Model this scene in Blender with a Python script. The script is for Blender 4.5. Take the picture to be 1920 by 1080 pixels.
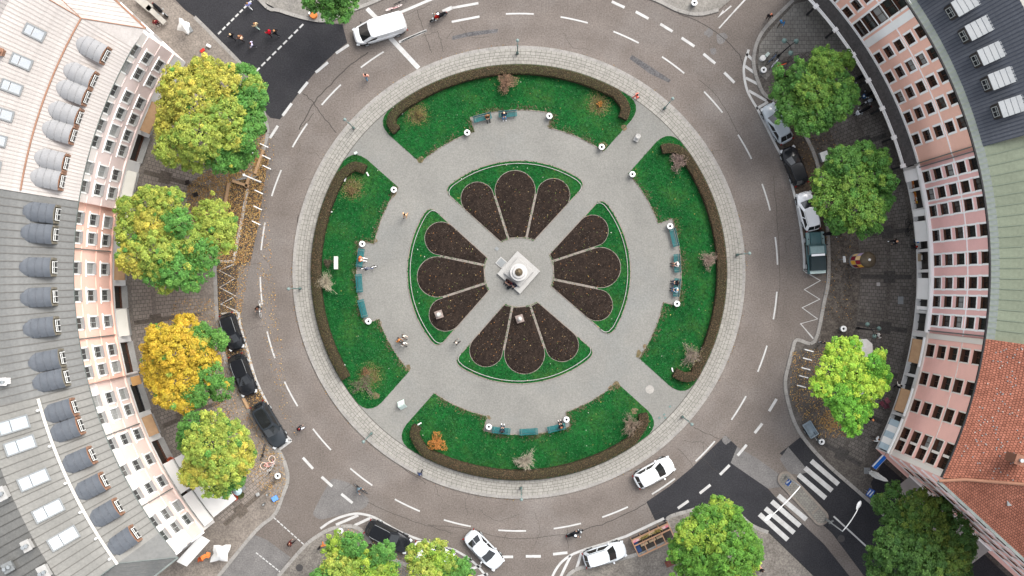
import bpy, bmesh, math, random
import numpy as np
from mathutils import Vector, Matrix, Euler
for _o in list(bpy.data.objects):
    bpy.data.objects.remove(_o)
scene = bpy.context.scene
COL = scene.collection
random.seed(7)
NR = np.random.RandomState(11)
PI = math.pi
# ------------------------------------------------------------------ camera, sky, sun, exposure
ALT, PPM = 110.0, 19.0          # drone height (m); photo pixels per metre on the ground
cam_d = bpy.data.cameras.new('camera')
cam_d.sensor_width = 36.0
cam_d.lens = 36.0 * ALT / (1920 / PPM)
cam_d.clip_start, cam_d.clip_end = 1.0, 2000.0
cam = bpy.data.objects.new('camera', cam_d)
COL.objects.link(cam)
cam.location = (0, 0, ALT)
scene.camera = cam
SUN_AZ, SUN_EL = math.radians(40), math.radians(54)   # azimuth clockwise from +Y
world = bpy.data.worlds.new('World')
scene.world = world
world.use_nodes = True
wn, wl = world.node_tree.nodes, world.node_tree.links
bgn = wn['Background']
sky = wn.new('ShaderNodeTexSky')
sky.sky_type = 'NISHITA'
sky.sun_disc = False
sky.sun_elevation = SUN_EL
sky.sun_rotation = SUN_AZ
sky.air_density = 1.0
sky.dust_density = 4.0
sky.ozone_density = 1.0
hs = wn.new('ShaderNodeHueSaturation')
hs.inputs['Saturation'].default_value = 0.32
wl.new(sky.outputs['Color'], hs.inputs['Color'])
wl.new(hs.outputs['Color'], bgn.inputs['Color'])
bgn.inputs['Strength'].default_value = 0.15
sun_d = bpy.data.lights.new('sun', 'SUN')
sun_d.energy = 0.85
sun_d.angle = math.radians(32)
sun_d.color = (1.0, 0.965, 0.91)
sun = bpy.data.objects.new('sun', sun_d)
COL.objects.link(sun)
_d = Vector((math.sin(SUN_AZ) * math.cos(SUN_EL), math.cos(SUN_AZ) * math.cos(SUN_EL), math.sin(SUN_EL)))
sun.location = _d * 150
sun.rotation_euler = _d.to_track_quat('Z', 'Y').to_euler()
vs = scene.view_settings
vs.view_transform = 'Standard'
vs.look = 'None'
vs.gamma = 1.0
vs.exposure = 1.66
vs.use_curve_mapping = False
scene.render.engine = 'CYCLES'
scene.cycles.max_bounces = 6
scene.cycles.use_denoising = True

# ------------------------------------------------------------------ helpers
def W(px, py, z=0.0):
    """photo pixel -> world point at height z"""
    k = (ALT - z) / ALT / PPM
    return Vector(((px - 960) * k, (540 - py) * k, z))
CEN = W(973, 510.5)
def PW(rpx, deg, z=0.0):
    """polar about the square's centre, radius in ground pixels"""
    a = math.radians(deg)
    return Vector((CEN.x + rpx / PPM * math.cos(a), CEN.y + rpx / PPM * math.sin(a), z))
def lin(c):
    return c / 12.92 if c <= 0.04045 else ((c + 0.055) / 1.055) ** 2.4
def hexc(h):
    return tuple(lin(int(h[i:i + 2], 16) / 255) for i in (0, 2, 4))

class MB:
    def __init__(s):
        s.v, s.f, s.m, s.uv = [], [], [], {}
    def add(s, vs, fs, mi=0):
        o = len(s.v)
        s.v += [tuple(v) for v in vs]
        for f in fs:
            s.f.append(tuple(i + o for i in f)); s.m.append(mi)
        return o
    def quad(s, a, b, c, d, mi=0):
        s.add([a, b, c, d], [(0, 1, 2, 3)], mi)
    def box(s, c, d, rz=0.0, mi=0, M=None):
        x, y, z = d[0] / 2, d[1] / 2, d[2] / 2
        ps = [Vector((sx * x, sy * y, sz * z)) for sz in (-1, 1) for sx, sy in ((-1, -1), (1, -1), (1, 1), (-1, 1))]
        R = Matrix.Rotation(rz, 3, 'Z') if M is None else M
        s.add([R @ p + Vector(c) for p in ps], [(3, 2, 1, 0), (4, 5, 6, 7), (0, 1, 5, 4), (1, 2, 6, 5), (2, 3, 7, 6), (3, 0, 4, 7)], mi)
    def bar(s, a, b, w, h, mi=0):
        """rectangular bar from a to b"""
        a, b = Vector(a), Vector(b)
        d = b - a
        M = d.to_track_quat('X', 'Z').to_matrix()
        s.box((a + b) / 2, (d.length, w, h), mi=mi, M=M)
    def tube(s, pts, r, n=6, mi=0, cap=True):
        pts = [Vector(p) for p in pts]
        rs = r if isinstance(r, (list, tuple)) else [r] * len(pts)
        rings = []
        for i, p in enumerate(pts):
            d = pts[min(i + 1, len(pts) - 1)] - pts[max(i - 1, 0)]
            q = d.to_track_quat('Z', 'Y') if d.length > 1e-9 else Euler((0, 0, 0)).to_quaternion()
            rings.append([p + q @ Vector((rs[i] * math.cos(2 * PI * k / n), rs[i] * math.sin(2 * PI * k / n), 0)) for k in range(n)])
        o = len(s.v)
        for rg in rings:
            s.v += [tuple(v) for v in rg]
        for i in range(len(rings) - 1):
            for k in range(n):
                a, b = o + i * n + k, o + i * n + (k + 1) % n
                s.f.append((a, b, b + n, a + n)); s.m.append(mi)
        if cap:
            s.f.append(tuple(o + k for k in reversed(range(n)))); s.m.append(mi)
            e = o + (len(rings) - 1) * n
            s.f.append(tuple(e + k for k in range(n))); s.m.append(mi)
    def lathe(s, prof, n=20, c=(0, 0, 0), mi=0, close=True):
        o = len(s.v)
        for r, z in prof:
            for k in range(n):
                a = 2 * PI * k / n
                s.v.append((c[0] + r * math.cos(a), c[1] + r * math.sin(a), c[2] + z))
        for i in range(len(prof) - 1):
            for k in range(n):
                a, b = o + i * n + k, o + i * n + (k + 1) % n
                s.f.append((a, b, b + n, a + n)); s.m.append(mi)
        if close:
            if prof[0][0] > 1e-4:
                s.f.append(tuple(o + k for k in reversed(range(n)))); s.m.append(mi)
            if prof[-1][0] > 1e-4:
                e = o + (len(prof) - 1) * n
                s.f.append(tuple(e + k for k in range(n))); s.m.append(mi)
    def prism(s, pts, z0, z1, mi=0, ms=None, bottom=False):
        """pts: list of (x, y), counterclockwise"""
        ar = sum(pts[i][0] * pts[(i + 1) % len(pts)][1] - pts[(i + 1) % len(pts)][0] * pts[i][1] for i in range(len(pts)))
        if ar < 0:
            pts = pts[::-1]
        n = len(pts); o = len(s.v)
        s.v += [(p[0], p[1], z0) for p in pts] + [(p[0], p[1], z1) for p in pts]
        s.f.append(tuple(o + n + k for k in range(n))); s.m.append(mi)
        for k in range(n):
            s.f.append((o + k, o + (k + 1) % n, o + n + (k + 1) % n, o + n + k)); s.m.append(mi if ms is None else ms)
        if bottom:
            s.f.append(tuple(o + k for k in reversed(range(n)))); s.m.append(mi)
    def sheet(s, pts, z, mi=0):
        ar = sum(pts[i][0] * pts[(i + 1) % len(pts)][1] - pts[(i + 1) % len(pts)][0] * pts[i][1] for i in range(len(pts)))
        if ar < 0:
            pts = pts[::-1]
        s.add([(p[0], p[1], z) for p in pts], [tuple(range(len(pts)))], mi)
    def mesh(s, name, mats, smooth=False):
        me = bpy.data.meshes.new(name)
        me.from_pydata(s.v, [], s.f)
        for m in (mats if isinstance(mats, (list, tuple)) else [mats]):
            me.materials.append(m)
        if len(me.polygons) == len(s.m):
            me.polygons.foreach_set('material_index', s.m)
        if smooth:
            me.polygons.foreach_set('use_smooth', [True] * len(me.polygons))
        me.update()
        return me
    def build(s, name, mats, parent=None, loc=(0, 0, 0), rz=0.0, smooth=False, kind=None):
        return link(name, s.mesh(name, mats, smooth), parent, loc, rz, kind)

def link(name, me, parent=None, loc=(0, 0, 0), rz=0.0, kind=None):
    o = bpy.data.objects.new(name, me)
    COL.objects.link(o)
    o.location = loc
    o.rotation_euler = (0, 0, rz)
    if parent is not None:
        o.parent = parent
    if kind:
        o['kind'] = kind
    return o
def tag(o, label, cat, group=None):
    o['label'] = label
    o['category'] = cat
    if group:
        o['group'] = group
    return o
def thing(name, label, cat, loc=(0, 0, 0), rz=0.0, group=None):
    o = bpy.data.objects.new(name, None)
    o.empty_display_size = 0.3
    COL.objects.link(o)
    o.location = loc
    o.rotation_euler = (0, 0, rz)
    return tag(o, label, cat, group)
def dup(root, loc, rz, label, group=None, scale=None):
    def cp(o, par):
        c = o.copy()
        COL.objects.link(c)
        c.parent = par
        for ch in o.children:
            cp(ch, c)
        return c
    r = cp(root, None)
    r.location = loc
    r.rotation_euler = (0, 0, rz)
    r['label'] = label
    if group:
        r['group'] = group
    if scale:
        r.scale = (scale,) * 3
    return r
def bevel(o, w=0.03, seg=2, ang=35):
    m = o.modifiers.new('bevel', 'BEVEL')
    m.width, m.segments, m.limit_method, m.angle_limit = w, seg, 'ANGLE', math.radians(ang)
    return o
def smooth_line(pts, n=6):
    """Catmull-Rom through 2D points"""
    out = []
    P = [Vector((p[0], p[1])) for p in pts]
    for i in range(len(P) - 1):
        p0, p1, p2, p3 = P[max(i - 1, 0)], P[i], P[i + 1], P[min(i + 2, len(P) - 1)]
        for k in range(n):
            t = k / n
            out.append(0.5 * ((2 * p1) + (p2 - p0) * t + (2 * p0 - 5 * p1 + 4 * p2 - p3) * t * t + (3 * p1 - p0 - 3 * p2 + p3) * t ** 3))
    out.append(P[-1])
    return out
def px2(pts, z=0.0):
    return [W(x, y, z).xy for x, y in pts]
def ribbon_sides(line, w0, w1):
    L, Rr = [], []
    for i, p in enumerate(line):
        d = (line[min(i + 1, len(line) - 1)] - line[max(i - 1, 0)])
        if d.length < 1e-9:
            d = Vector((1, 0))
        d.normalize()
        n = Vector((-d.y, d.x))
        L.append(p + n * w0); Rr.append(p + n * w1)
    return L, Rr
def ribbon(mb, line, w0, w1, z, z0=None, mi=0):
    """flat strip along a 2D line; with z0 a raised kerb with sides"""
    L, Rr = ribbon_sides(line, w0, w1)
    for i in range(len(line) - 1):
        a, b, c, d = L[i], L[i + 1], Rr[i + 1], Rr[i]
        mb.quad((d.x, d.y, z), (c.x, c.y, z), (b.x, b.y, z), (a.x, a.y, z), mi)
        if z0 is not None:
            mb.quad((a.x, a.y, z), (b.x, b.y, z), (b.x, b.y, z0), (a.x, a.y, z0), mi)
            mb.quad((c.x, c.y, z), (d.x, d.y, z), (d.x, d.y, z0), (c.x, c.y, z0), mi)
def arc(rpx, d0, d1, n=40):
    return [PW(rpx, d0 + (d1 - d0) * i / n).xy for i in range(n + 1)]

# ------------------------------------------------------------------ materials
MATS = {}
ALB = 0.75                      # overall reflectance of ground, roofs and goods against the painted fronts
FULL = ('plaster', 'white_stucco', 'grey_stucco', 'beige_stone', 'window_white', 'sash', 'car_', 'skin', 'cloth')
def nmat(name, c1, c2=None, scale=3.0, rough=0.85, bump=0.0, bscale=None, speck=0.0, sscale=8.0, stain=0.0, stscale=0.25, metal=0.0,
         coat=0.0, stain_col=None, coord='Object', rnd=0.0, stretch=None, spec=0.12):
    if name in MATS:
        return MATS[name]
    if not name.startswith(FULL) and c1[0] < 1:
        c1 = tuple(c * ALB for c in c1); c2 = c2 and tuple(c * ALB for c in c2); stain_col = stain_col and tuple(c * ALB for c in stain_col)
    m = bpy.data.materials.new(name)
    m.use_nodes = True
    N, L = m.node_tree.nodes, m.node_tree.links
    b = N['Principled BSDF']
    b.inputs['Roughness'].default_value = rough
    b.inputs['Metallic'].default_value = metal
    b.inputs['Coat Weight'].default_value = coat
    b.inputs['Specular IOR Level'].default_value = spec
    tc = N.new('ShaderNodeTexCoord')
    co = tc.outputs[coord]
    if stretch:
        mp = N.new('ShaderNodeMapping'); mp.inputs['Scale'].default_value = stretch
        L.new(co, mp.inputs['Vector']); co = mp.outputs['Vector']
    def noise(sc, det=5, ro=0.6):
        n = N.new('ShaderNodeTexNoise')
        n.inputs['Scale'].default_value = sc; n.inputs['Detail'].default_value = det; n.inputs['Roughness'].default_value = ro
        L.new(co, n.inputs['Vector'])
        return n.outputs['Fac']
    def ramp(src, lo, hi):
        r = N.new('ShaderNodeMapRange'); r.inputs['From Min'].default_value = lo; r.inputs['From Max'].default_value = hi
        L.new(src, r.inputs['Value'])
        return r.outputs['Result']
    def mix(f, a, bb, mode='MIX', fac=None):
        x = N.new('ShaderNodeMix'); x.data_type = 'RGBA'; x.blend_type = mode
        if f is not None:
            L.new(f, x.inputs['Factor'])
        else:
            x.inputs['Factor'].default_value = fac
        for s_, k in ((a, 'A'), (bb, 'B')):
            i = [q for q in x.inputs if q.name == k and q.type == 'RGBA'][0]
            if isinstance(s_, tuple):
                i.default_value = (*s_[:3], 1)
            else:
                L.new(s_, i)
        return [q for q in x.outputs if q.type == 'RGBA'][0]
    c2 = c2 or tuple(c * 0.82 for c in c1)
    col = mix(ramp(noise(scale), 0.3, 0.7), c2, c1)
    if stain:
        sc_ = stain_col or tuple(c * 0.45 for c in c1)
        f = ramp(noise(stscale, 7, 0.65), 0.48, 0.72)
        mu = N.new('ShaderNodeMath'); mu.operation = 'MULTIPLY'; mu.inputs[1].default_value = stain
        L.new(f, mu.inputs[0])
        col = mix(mu.outputs[0], col, sc_)
    if speck:
        s_ = ramp(noise(sscale, 2, 0.7), 0.33, 0.67)
        r = N.new('ShaderNodeMapRange'); r.inputs['To Min'].default_value = 1 - speck; r.inputs['To Max'].default_value = 1 + speck
        L.new(s_, r.inputs['Value'])
        cb = N.new('ShaderNodeCombineColor')
        for k in range(3):
            L.new(r.outputs['Result'], cb.inputs[k])
        col = mix(None, col, cb.outputs[0], 'MULTIPLY', 1.0)
    if rnd:
        oi = N.new('ShaderNodeObjectInfo')
        r = N.new('ShaderNodeMapRange'); r.inputs['To Min'].default_value = 1 - rnd; r.inputs['To Max'].default_value = 1 + rnd
        L.new(oi.outputs['Random'], r.inputs['Value'])
        cb = N.new('ShaderNodeCombineColor')
        for k in range(3):
            L.new(r.outputs['Result'], cb.inputs[k])
        col = mix(None, col, cb.outputs[0], 'MULTIPLY', 1.0)
    L.new(col, b.inputs['Base Color'])
    if bump:
        bp = N.new('ShaderNodeBump'); bp.inputs['Strength'].default_value = bump; bp.inputs['Distance'].default_value = 0.05
        L.new(noise(bscale or scale * 3, 4, 0.6), bp.inputs['Height'])
        L.new(bp.outputs['Normal'], b.inputs['Normal'])
    MATS[name] = m
    return m
def road_wear(m):
    """tyre-polished and dusty lanes round the island: rings of slightly different asphalt"""
    N, L = m.node_tree.nodes, m.node_tree.links
    b, src = node_color(m)
    tc = N.new('ShaderNodeTexCoord')
    sub = N.new('ShaderNodeVectorMath'); sub.operation = 'SUBTRACT'; sub.inputs[1].default_value = (CEN.x, CEN.y, 0)
    L.new(tc.outputs['Object'], sub.inputs[0])
    ln = N.new('ShaderNodeVectorMath'); ln.operation = 'LENGTH'; L.new(sub.outputs[0], ln.inputs[0])
    nz = N.new('ShaderNodeTexNoise'); nz.inputs['Scale'].default_value = 0.5; nz.inputs['Detail'].default_value = 4; L.new(tc.outputs['Object'], nz.inputs['Vector'])
    ad = N.new('ShaderNodeMath'); ad.operation = 'MULTIPLY_ADD'; ad.inputs[1].default_value = 2.2; L.new(nz.outputs['Fac'], ad.inputs[0]); L.new(ln.outputs['Value'], ad.inputs[2])
    mr = N.new('ShaderNodeMapRange'); mr.inputs['From Min'].default_value = 22.0; mr.inputs['From Max'].default_value = 32.0; L.new(ad.outputs[0], mr.inputs['Value'])
    cr = N.new('ShaderNodeValToRGB'); L.new(mr.outputs['Result'], cr.inputs['Fac'])
    el = cr.color_ramp.elements
    for p, v in ((0.0, 1.0), (0.12, 1.0), (0.22, 0.88), (0.32, 0.82), (0.45, 0.90), (0.55, 0.80), (0.68, 0.84), (0.8, 0.78), (1.0, 0.80)):
        e = el[0] if p == 0 else (el[len(el) - 1] if p == 1 else el.new(p))
        e.position = p; e.color = (v, v * 0.985, v * 0.97, 1)
    x = N.new('ShaderNodeMix'); x.data_type = 'RGBA'; x.blend_type = 'MULTIPLY'; x.inputs['Factor'].default_value = 1.0
    ab = [q for q in x.inputs if q.type == 'RGBA']
    L.new(src, ab[0]); L.new(cr.outputs['Color'], ab[1])
    L.new([q for q in x.outputs if q.type == 'RGBA'][0], b.inputs['Base Color'])
def node_color(m):
    """the socket that feeds a material's base colour"""
    b = m.node_tree.nodes['Principled BSDF']
    return b, b.inputs['Base Color'].links[0].from_socket
def brickmat(name, c1, c2, mortar, bw, bh, ms=0.02, rough=0.85, coord='UV', stain=0.4, speck=0.12, stain_col=None, bump=0.25):
    c1, c2, mortar = [tuple(c * ALB for c in q) for q in (c1, c2, mortar)]
    m = nmat(name, (1, 1, 1), (0.86, 0.86, 0.86), 1.2, rough, speck=speck, sscale=6, coord='Object', stain=stain, stscale=0.35, stain_col=stain_col or (0.5, 0.46, 0.42))
    N, L = m.node_tree.nodes, m.node_tree.links
    b, src = node_color(m)
    tc = N.new('ShaderNodeTexCoord')
    br = N.new('ShaderNodeTexBrick')
    L.new(tc.outputs[coord], br.inputs['Vector'])
    br.inputs['Scale'].default_value = 1.0
    br.inputs['Brick Width'].default_value = bw
    br.inputs['Row Height'].default_value = bh
    br.inputs['Mortar Size'].default_value = ms
    br.inputs['Mortar Smooth'].default_value = 0.3
    br.inputs['Color1'].default_value = (*c1, 1)
    br.inputs['Color2'].default_value = (*c2, 1)
    br.inputs['Mortar'].default_value = (*mortar, 1)
    x = N.new('ShaderNodeMix'); x.data_type = 'RGBA'; x.blend_type = 'MULTIPLY'
    x.inputs['Factor'].default_value = 1.0
    ab = [q for q in x.inputs if q.type == 'RGBA']
    L.new(br.outputs['Color'], ab[0]); L.new(src, ab[1])
    L.new([q for q in x.outputs if q.type == 'RGBA'][0], b.inputs['Base Color'])
    bp = N.new('ShaderNodeBump'); bp.inputs['Strength'].default_value = bump; bp.inputs['Distance'].default_value = 0.02; bp.invert = True
    L.new(br.outputs['Fac'], bp.inputs['Height'])
    L.new(bp.outputs['Normal'], b.inputs['Normal'])
    return m
def attrmat(name, rough=0.7, transl=0.25, attr='tint', spec=0.3):
    """colour of each leaf from its own attribute, with light passing through"""
    m = bpy.data.materials.new(name)
    m.use_nodes = True
    N, L = m.node_tree.nodes, m.node_tree.links
    b = N['Principled BSDF']
    b.inputs['Roughness'].default_value = rough
    b.inputs['Specular IOR Level'].default_value = spec
    a = N.new('ShaderNodeAttribute'); a.attribute_name = attr
    L.new(a.outputs['Color'], b.inputs['Base Color'])
    if transl:
        t = N.new('ShaderNodeBsdfTranslucent')
        L.new(a.outputs['Color'], t.inputs['Color'])
        mx = N.new('ShaderNodeMixShader'); mx.inputs[0].default_value = transl
        L.new(b.outputs[0], mx.inputs[1]); L.new(t.outputs[0], mx.inputs[2])
        L.new(mx.outputs[0], N['Material Output'].inputs['Surface'])
    MATS[name] = m
    return m
M_ROAD = nmat('asphalt_worn', (0.184, 0.161, 0.145), (0.150, 0.130, 0.116), 0.35, 0.9, 0.3, 14, speck=0.23, sscale=7.0, stain=0.7, stscale=0.09, stain_col=(0.215, 0.201, 0.190))
road_wear(M_ROAD)
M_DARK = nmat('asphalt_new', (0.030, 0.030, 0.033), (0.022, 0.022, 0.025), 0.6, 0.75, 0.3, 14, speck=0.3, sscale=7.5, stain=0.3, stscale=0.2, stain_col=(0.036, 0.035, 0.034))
M_PATCH = nmat('asphalt_grey', (0.17, 0.162, 0.155), (0.12, 0.114, 0.11), 0.7, 0.9, 0.3, 14, speck=0.22, sscale=7.5)
M_PATCHD = nmat('asphalt_repair', (0.115, 0.11, 0.11), (0.07, 0.068, 0.07), 1.2, 0.9, 0.3, 14, speck=0.35, sscale=6)
M_TAR = nmat('tar_seal', (0.060, 0.052, 0.047), None, 2, 0.8)
M_PAINT = nmat('road_paint', (0.50, 0.50, 0.485), (0.39, 0.385, 0.37), 1.6, 0.7, speck=0.07, sscale=10, stain=0.5, stscale=1.3, stain_col=(0.30, 0.275, 0.255))
M_KERB = nmat('granite_kerb', (0.30, 0.285, 0.262), (0.21, 0.20, 0.185), 1.2, 0.85, 0.2, speck=0.15, sscale=7)
M_COBBLE = nmat('cobbled_bay', (0.085, 0.068, 0.055), (0.05, 0.042, 0.036), 1.4, 0.9, 0.8, 8, speck=0.42, sscale=5, stain=0.4, stscale=0.3, stain_col=(0.16, 0.10, 0.04))
M_PLAZA = nmat('plaza_setts', (0.212, 0.206, 0.187), (0.170, 0.166, 0.152), 0.22, 0.9, 0.5, 9, speck=0.13, sscale=6.5, stain=0.45, stscale=0.13, stain_col=(0.175, 0.185, 0.182))
M_PAVER = nmat('pale_paver', (0.300, 0.286, 0.256), (0.245, 0.234, 0.210), 0.9, 0.85, 0.2, speck=0.1, sscale=7, rnd=0.09)
M_JOINT = nmat('paver_joint', (0.105, 0.098, 0.086), None, 2, 0.95)
M_LAWN = nmat('lawn_turf', (0.008, 0.084, 0.016), (0.0025, 0.045, 0.009), 0.45, 0.95, 0.8, 10, speck=0.38, sscale=4.5, stain=0.5, stscale=0.3, stain_col=(0.055, 0.11, 0.022), spec=0.1)
M_SOIL = nmat('bed_soil', (0.027, 0.0185, 0.0140), (0.014, 0.0098, 0.0078), 1.4, 0.95, 1.0, 7, speck=0.36, sscale=5.5, spec=0.1)
M_MUD = nmat('worn_earth', (0.18, 0.13, 0.085), (0.10, 0.085, 0.04), 1.0, 0.95, 0.6, 7, speck=0.3, sscale=5)
M_EDGE = nmat('stone_edging', (0.235, 0.205, 0.175), (0.17, 0.145, 0.125), 1.5, 0.85)
M_LEAF = attrmat('leaf', 0.65, 0.30)
M_TWIG = attrmat('twig', 0.85, 0.0)
M_BARK = nmat('bark', (0.075, 0.058, 0.042), (0.04, 0.032, 0.025), 4, 0.95, 0.9, 9, stretch=(1, 1, 0.25))
M_WHITE = nmat('white_paint', (0.78, 0.78, 0.76), (0.72, 0.72, 0.70), 2, 0.45)
M_STONE = nmat('pale_stone', (0.40, 0.39, 0.37), (0.32, 0.312, 0.295), 1.5, 0.75, 0.15, speck=0.06, sscale=7, stain=0.35, stscale=0.8)
M_STEEL = nmat('galvanised_steel', (0.42, 0.44, 0.44), (0.33, 0.35, 0.35), 3, 0.42, metal=0.6)
M_BLACK = nmat('black_metal', (0.018, 0.018, 0.02), None, 3, 0.45)
M_RUBBER = nmat('rubber', (0.018, 0.018, 0.018), None, 3, 0.8)
M_GLASS = nmat('dark_glass', (0.020, 0.022, 0.023), (0.012, 0.013, 0.013), 1, 0.08, spec=0.6)
M_GREENP = nmat('turquoise_slat', (0.004, 0.125, 0.130), (0.003, 0.09, 0.095), 3, 0.65, speck=0.12, spec=0.2)
M_LAMPG = nmat('lamp_green', (0.15, 0.22, 0.20), (0.10, 0.16, 0.15), 3, 0.5)
M_WOOD = nmat('raw_timber', (0.40, 0.235, 0.145), (0.30, 0.175, 0.11), 2, 0.75, 0.2, stretch=(1, 6, 1), stain=0.3)
M_PALEW = nmat('pale_timber', (0.50, 0.38, 0.25), (0.38, 0.28, 0.18), 2, 0.75, 0.2)
M_CANVAS = nmat('white_canvas', (0.68, 0.67, 0.64), (0.62, 0.61, 0.58), 0.8, 0.85, 0.15, 3)
M_CREAMC = nmat('cream_canvas', (0.62, 0.60, 0.54), (0.56, 0.54, 0.48), 0.8, 0.85, 0.1, 3)
M_GREY = nmat('grey_plastic', (0.22, 0.23, 0.23), None, 3, 0.6)
M_RED = nmat('red_paint', (0.45, 0.035, 0.025), None, 3, 0.5)
M_ORANGE = nmat('orange_paint', (0.62, 0.20, 0.05), None, 3, 0.55)
M_BLUE = nmat('sign_blue', (0.012, 0.10, 0.40), None, 3, 0.4)
M_CHROME = nmat('bright_metal', (0.6, 0.6, 0.6), None, 3, 0.2, metal=1.0)
# ------------------------------------------------------------------ leaf clouds
def leaf_mesh(name, P, Nn, size, col, mat, aspect=0.62, tilt=0.5, attr='tint'):
    """many small kite-shaped leaves in one mesh"""
    n = len(P)
    P = np.asarray(P, float); Nn = np.asarray(Nn, float) + NR.normal(0, tilt, (n, 3))
    Nn /= np.linalg.norm(Nn, axis=1)[:, None] + 1e-9
    R = NR.normal(size=(n, 3))
    T = np.cross(Nn, R); T /= np.linalg.norm(T, axis=1)[:, None] + 1e-9
    B = np.cross(Nn, T)
    s = np.asarray(size, float)[:, None]
    V = np.empty((n, 4, 3))
    V[:, 0] = P - T * s * 0.5
    V[:, 1] = P + B * s * aspect * 0.5 + T * s * 0.06 + Nn * s * 0.06
    V[:, 2] = P + T * s * 0.5 - Nn * s * 0.08
    V[:, 3] = P - B * s * aspect * 0.5 + T * s * 0.06 + Nn * s * 0.06
    me = bpy.data.meshes.new(name)
    me.vertices.add(n * 4); me.loops.add(n * 4); me.polygons.add(n)
    me.vertices.foreach_set('co', V.reshape(-1))
    me.loops.foreach_set('vertex_index', np.arange(n * 4, dtype=np.int32))
    me.polygons.foreach_set('loop_start', np.arange(0, n * 4, 4, dtype=np.int32))
    a = me.attributes.new(attr, 'FLOAT_COLOR', 'FACE')
    c4 = np.ones((n, 4), np.float32); c4[:, :3] = np.clip(col, 0.003, 1)
    a.data.foreach_set('color', c4.reshape(-1))
    me.materials.append(mat)
    me.update(); me.validate()
    return me
def inside(poly, X, Y):
    r = np.zeros(len(X), bool)
    j = len(poly) - 1
    for i in range(len(poly)):
        xi, yi, xj, yj = poly[i][0], poly[i][1], poly[j][0], poly[j][1]
        c = ((yi > Y) != (yj > Y)) & (X < (xj - xi) * (Y - yi) / ((yj - yi) or 1e-9) + xi)
        r ^= c
        j = i
    return r
def scatter(poly, n):
    xs = [p[0] for p in poly]; ys = [p[1] for p in poly]
    X = NR.uniform(min(xs), max(xs), n * 3); Y = NR.uniform(min(ys), max(ys), n * 3)
    k = inside(poly, X, Y)
    return X[k][:n], Y[k][:n]
def fillet(pts, rad):
    """round the corners of a polygon; rad: one radius or one per corner"""
    out = []
    n = len(pts)
    for i in range(n):
        p = Vector(pts[i]); a = Vector(pts[i - 1]); b = Vector(pts[(i + 1) % n])
        r = rad[i] if isinstance(rad, (list, tuple)) else rad
        if r <= 0:
            out.append(p); continue
        u, v = (a - p), (b - p)
        t = min(r, u.length * 0.45, v.length * 0.45)
        q0, q1 = p + u.normalized() * t, p + v.normalized() * t
        for k in range(7):
            s = k / 6
            out.append((1 - s) ** 2 * q0 + 2 * s * (1 - s) * p + s * s * q1)
    return out
def hull(pts):
    pts = sorted(set((round(p[0], 5), round(p[1], 5)) for p in pts))
    def half(ps):
        h = []
        for p in ps:
            while len(h) > 1 and (h[-1][0] - h[-2][0]) * (p[1] - h[-2][1]) - (h[-1][1] - h[-2][1]) * (p[0] - h[-2][0]) <= 0:
                h.pop()
            h.append(p)
        return h[:-1]
    return half(pts) + half(pts[::-1])

# ------------------------------------------------------------------ ground and streets
mb = MB(); mb.sheet([(-400, -400), (400, -400), (400, 400), (-400, 400)], 0)
road = mb.build('road', M_ROAD, kind='structure')
def patch(name, pix, z, m, rad=0):
    mb = MB(); pts = px2(pix)
    mb.sheet(fillet(pts, rad / PPM) if rad else pts, z)
    return mb.build(name, m, road, kind='structure')
patch('dark_street', [(642, 46), (651, 80), (630, 97), (603, 122), (577, 152), (550, 188), (525, 224), (507, 221), (470, 180), (455, 130), (300, -30), (200, -140), (420, -140), (500, -60), (560, 20), (610, 42)], 0.004, M_DARK)
patch('dark_street', [(1212, 941), (1255, 912), (1297, 877), (1330, 845), (1360, 816), (1383, 838), (1370, 868), (1440, 916), (1470, 950), (1545, 1020), (1720, 1240), (1560, 1240), (1500, 1080), (1400, 1000), (1350, 975), (1287, 985), (1228, 975)], 0.004, M_DARK)
patch('dark_street', [(1500, 820), (1552, 866), (1636, 942), (1720, 1025), (1840, 1150), (1900, 1240), (1740, 1240), (1620, 1080), (1560, 1000), (1480, 925), (1500, 885), (1462, 850)], 0.004, M_DARK)
patch('grey_street_patch', [(1382, 838), (1420, 860), (1462, 890), (1475, 912), (1440, 916), (1370, 868)], 0.008, M_PATCH)
patch('grey_street_patch', [(1478, 838), (1505, 870), (1516, 885), (1497, 890), (1480, 888), (1462, 860)], 0.008, M_PATCH)
patch('grey_street_patch', [(622, 896), (655, 905), (694, 937), (685, 953), (640, 965), (600, 975), (585, 965), (600, 935)], 0.004, M_PATCH, 8)
patch('pale_street', [(470, 1000), (500, 1012), (545, 1045), (520, 1085), (400, 1240), (250, 1240), (400, 1090)], 0.004, M_PATCH)
patch('repair_strip', [(1185, 103), (1200, 112), (1258, 150), (1254, 155), (1218, 138), (1180, 110)], 0.004, M_PATCHD)
patch('repair_strip', [(848, 68), (880, 60), (934, 54), (933, 61), (880, 68), (848, 75)], 0.004, M_PATCHD)
rg = random.Random(3)
def stain_px(cx, cy, r):
    return [(cx + r * rg.uniform(0.5, 1.1) * math.cos(a), cy + r * rg.uniform(0.5, 1.1) * math.sin(a)) for a in [2 * PI * k / 11 for k in range(11)]]
for q in ((1330, 62, 10), (1353, 70, 13), (1338, 95, 7), (1362, 826, 9)):
    patch('asphalt_stain', stain_px(*q), 0.012 if q[1] > 500 else 0.005, M_DARK if q[1] > 8500 else M_PATCH, 6)
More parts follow.
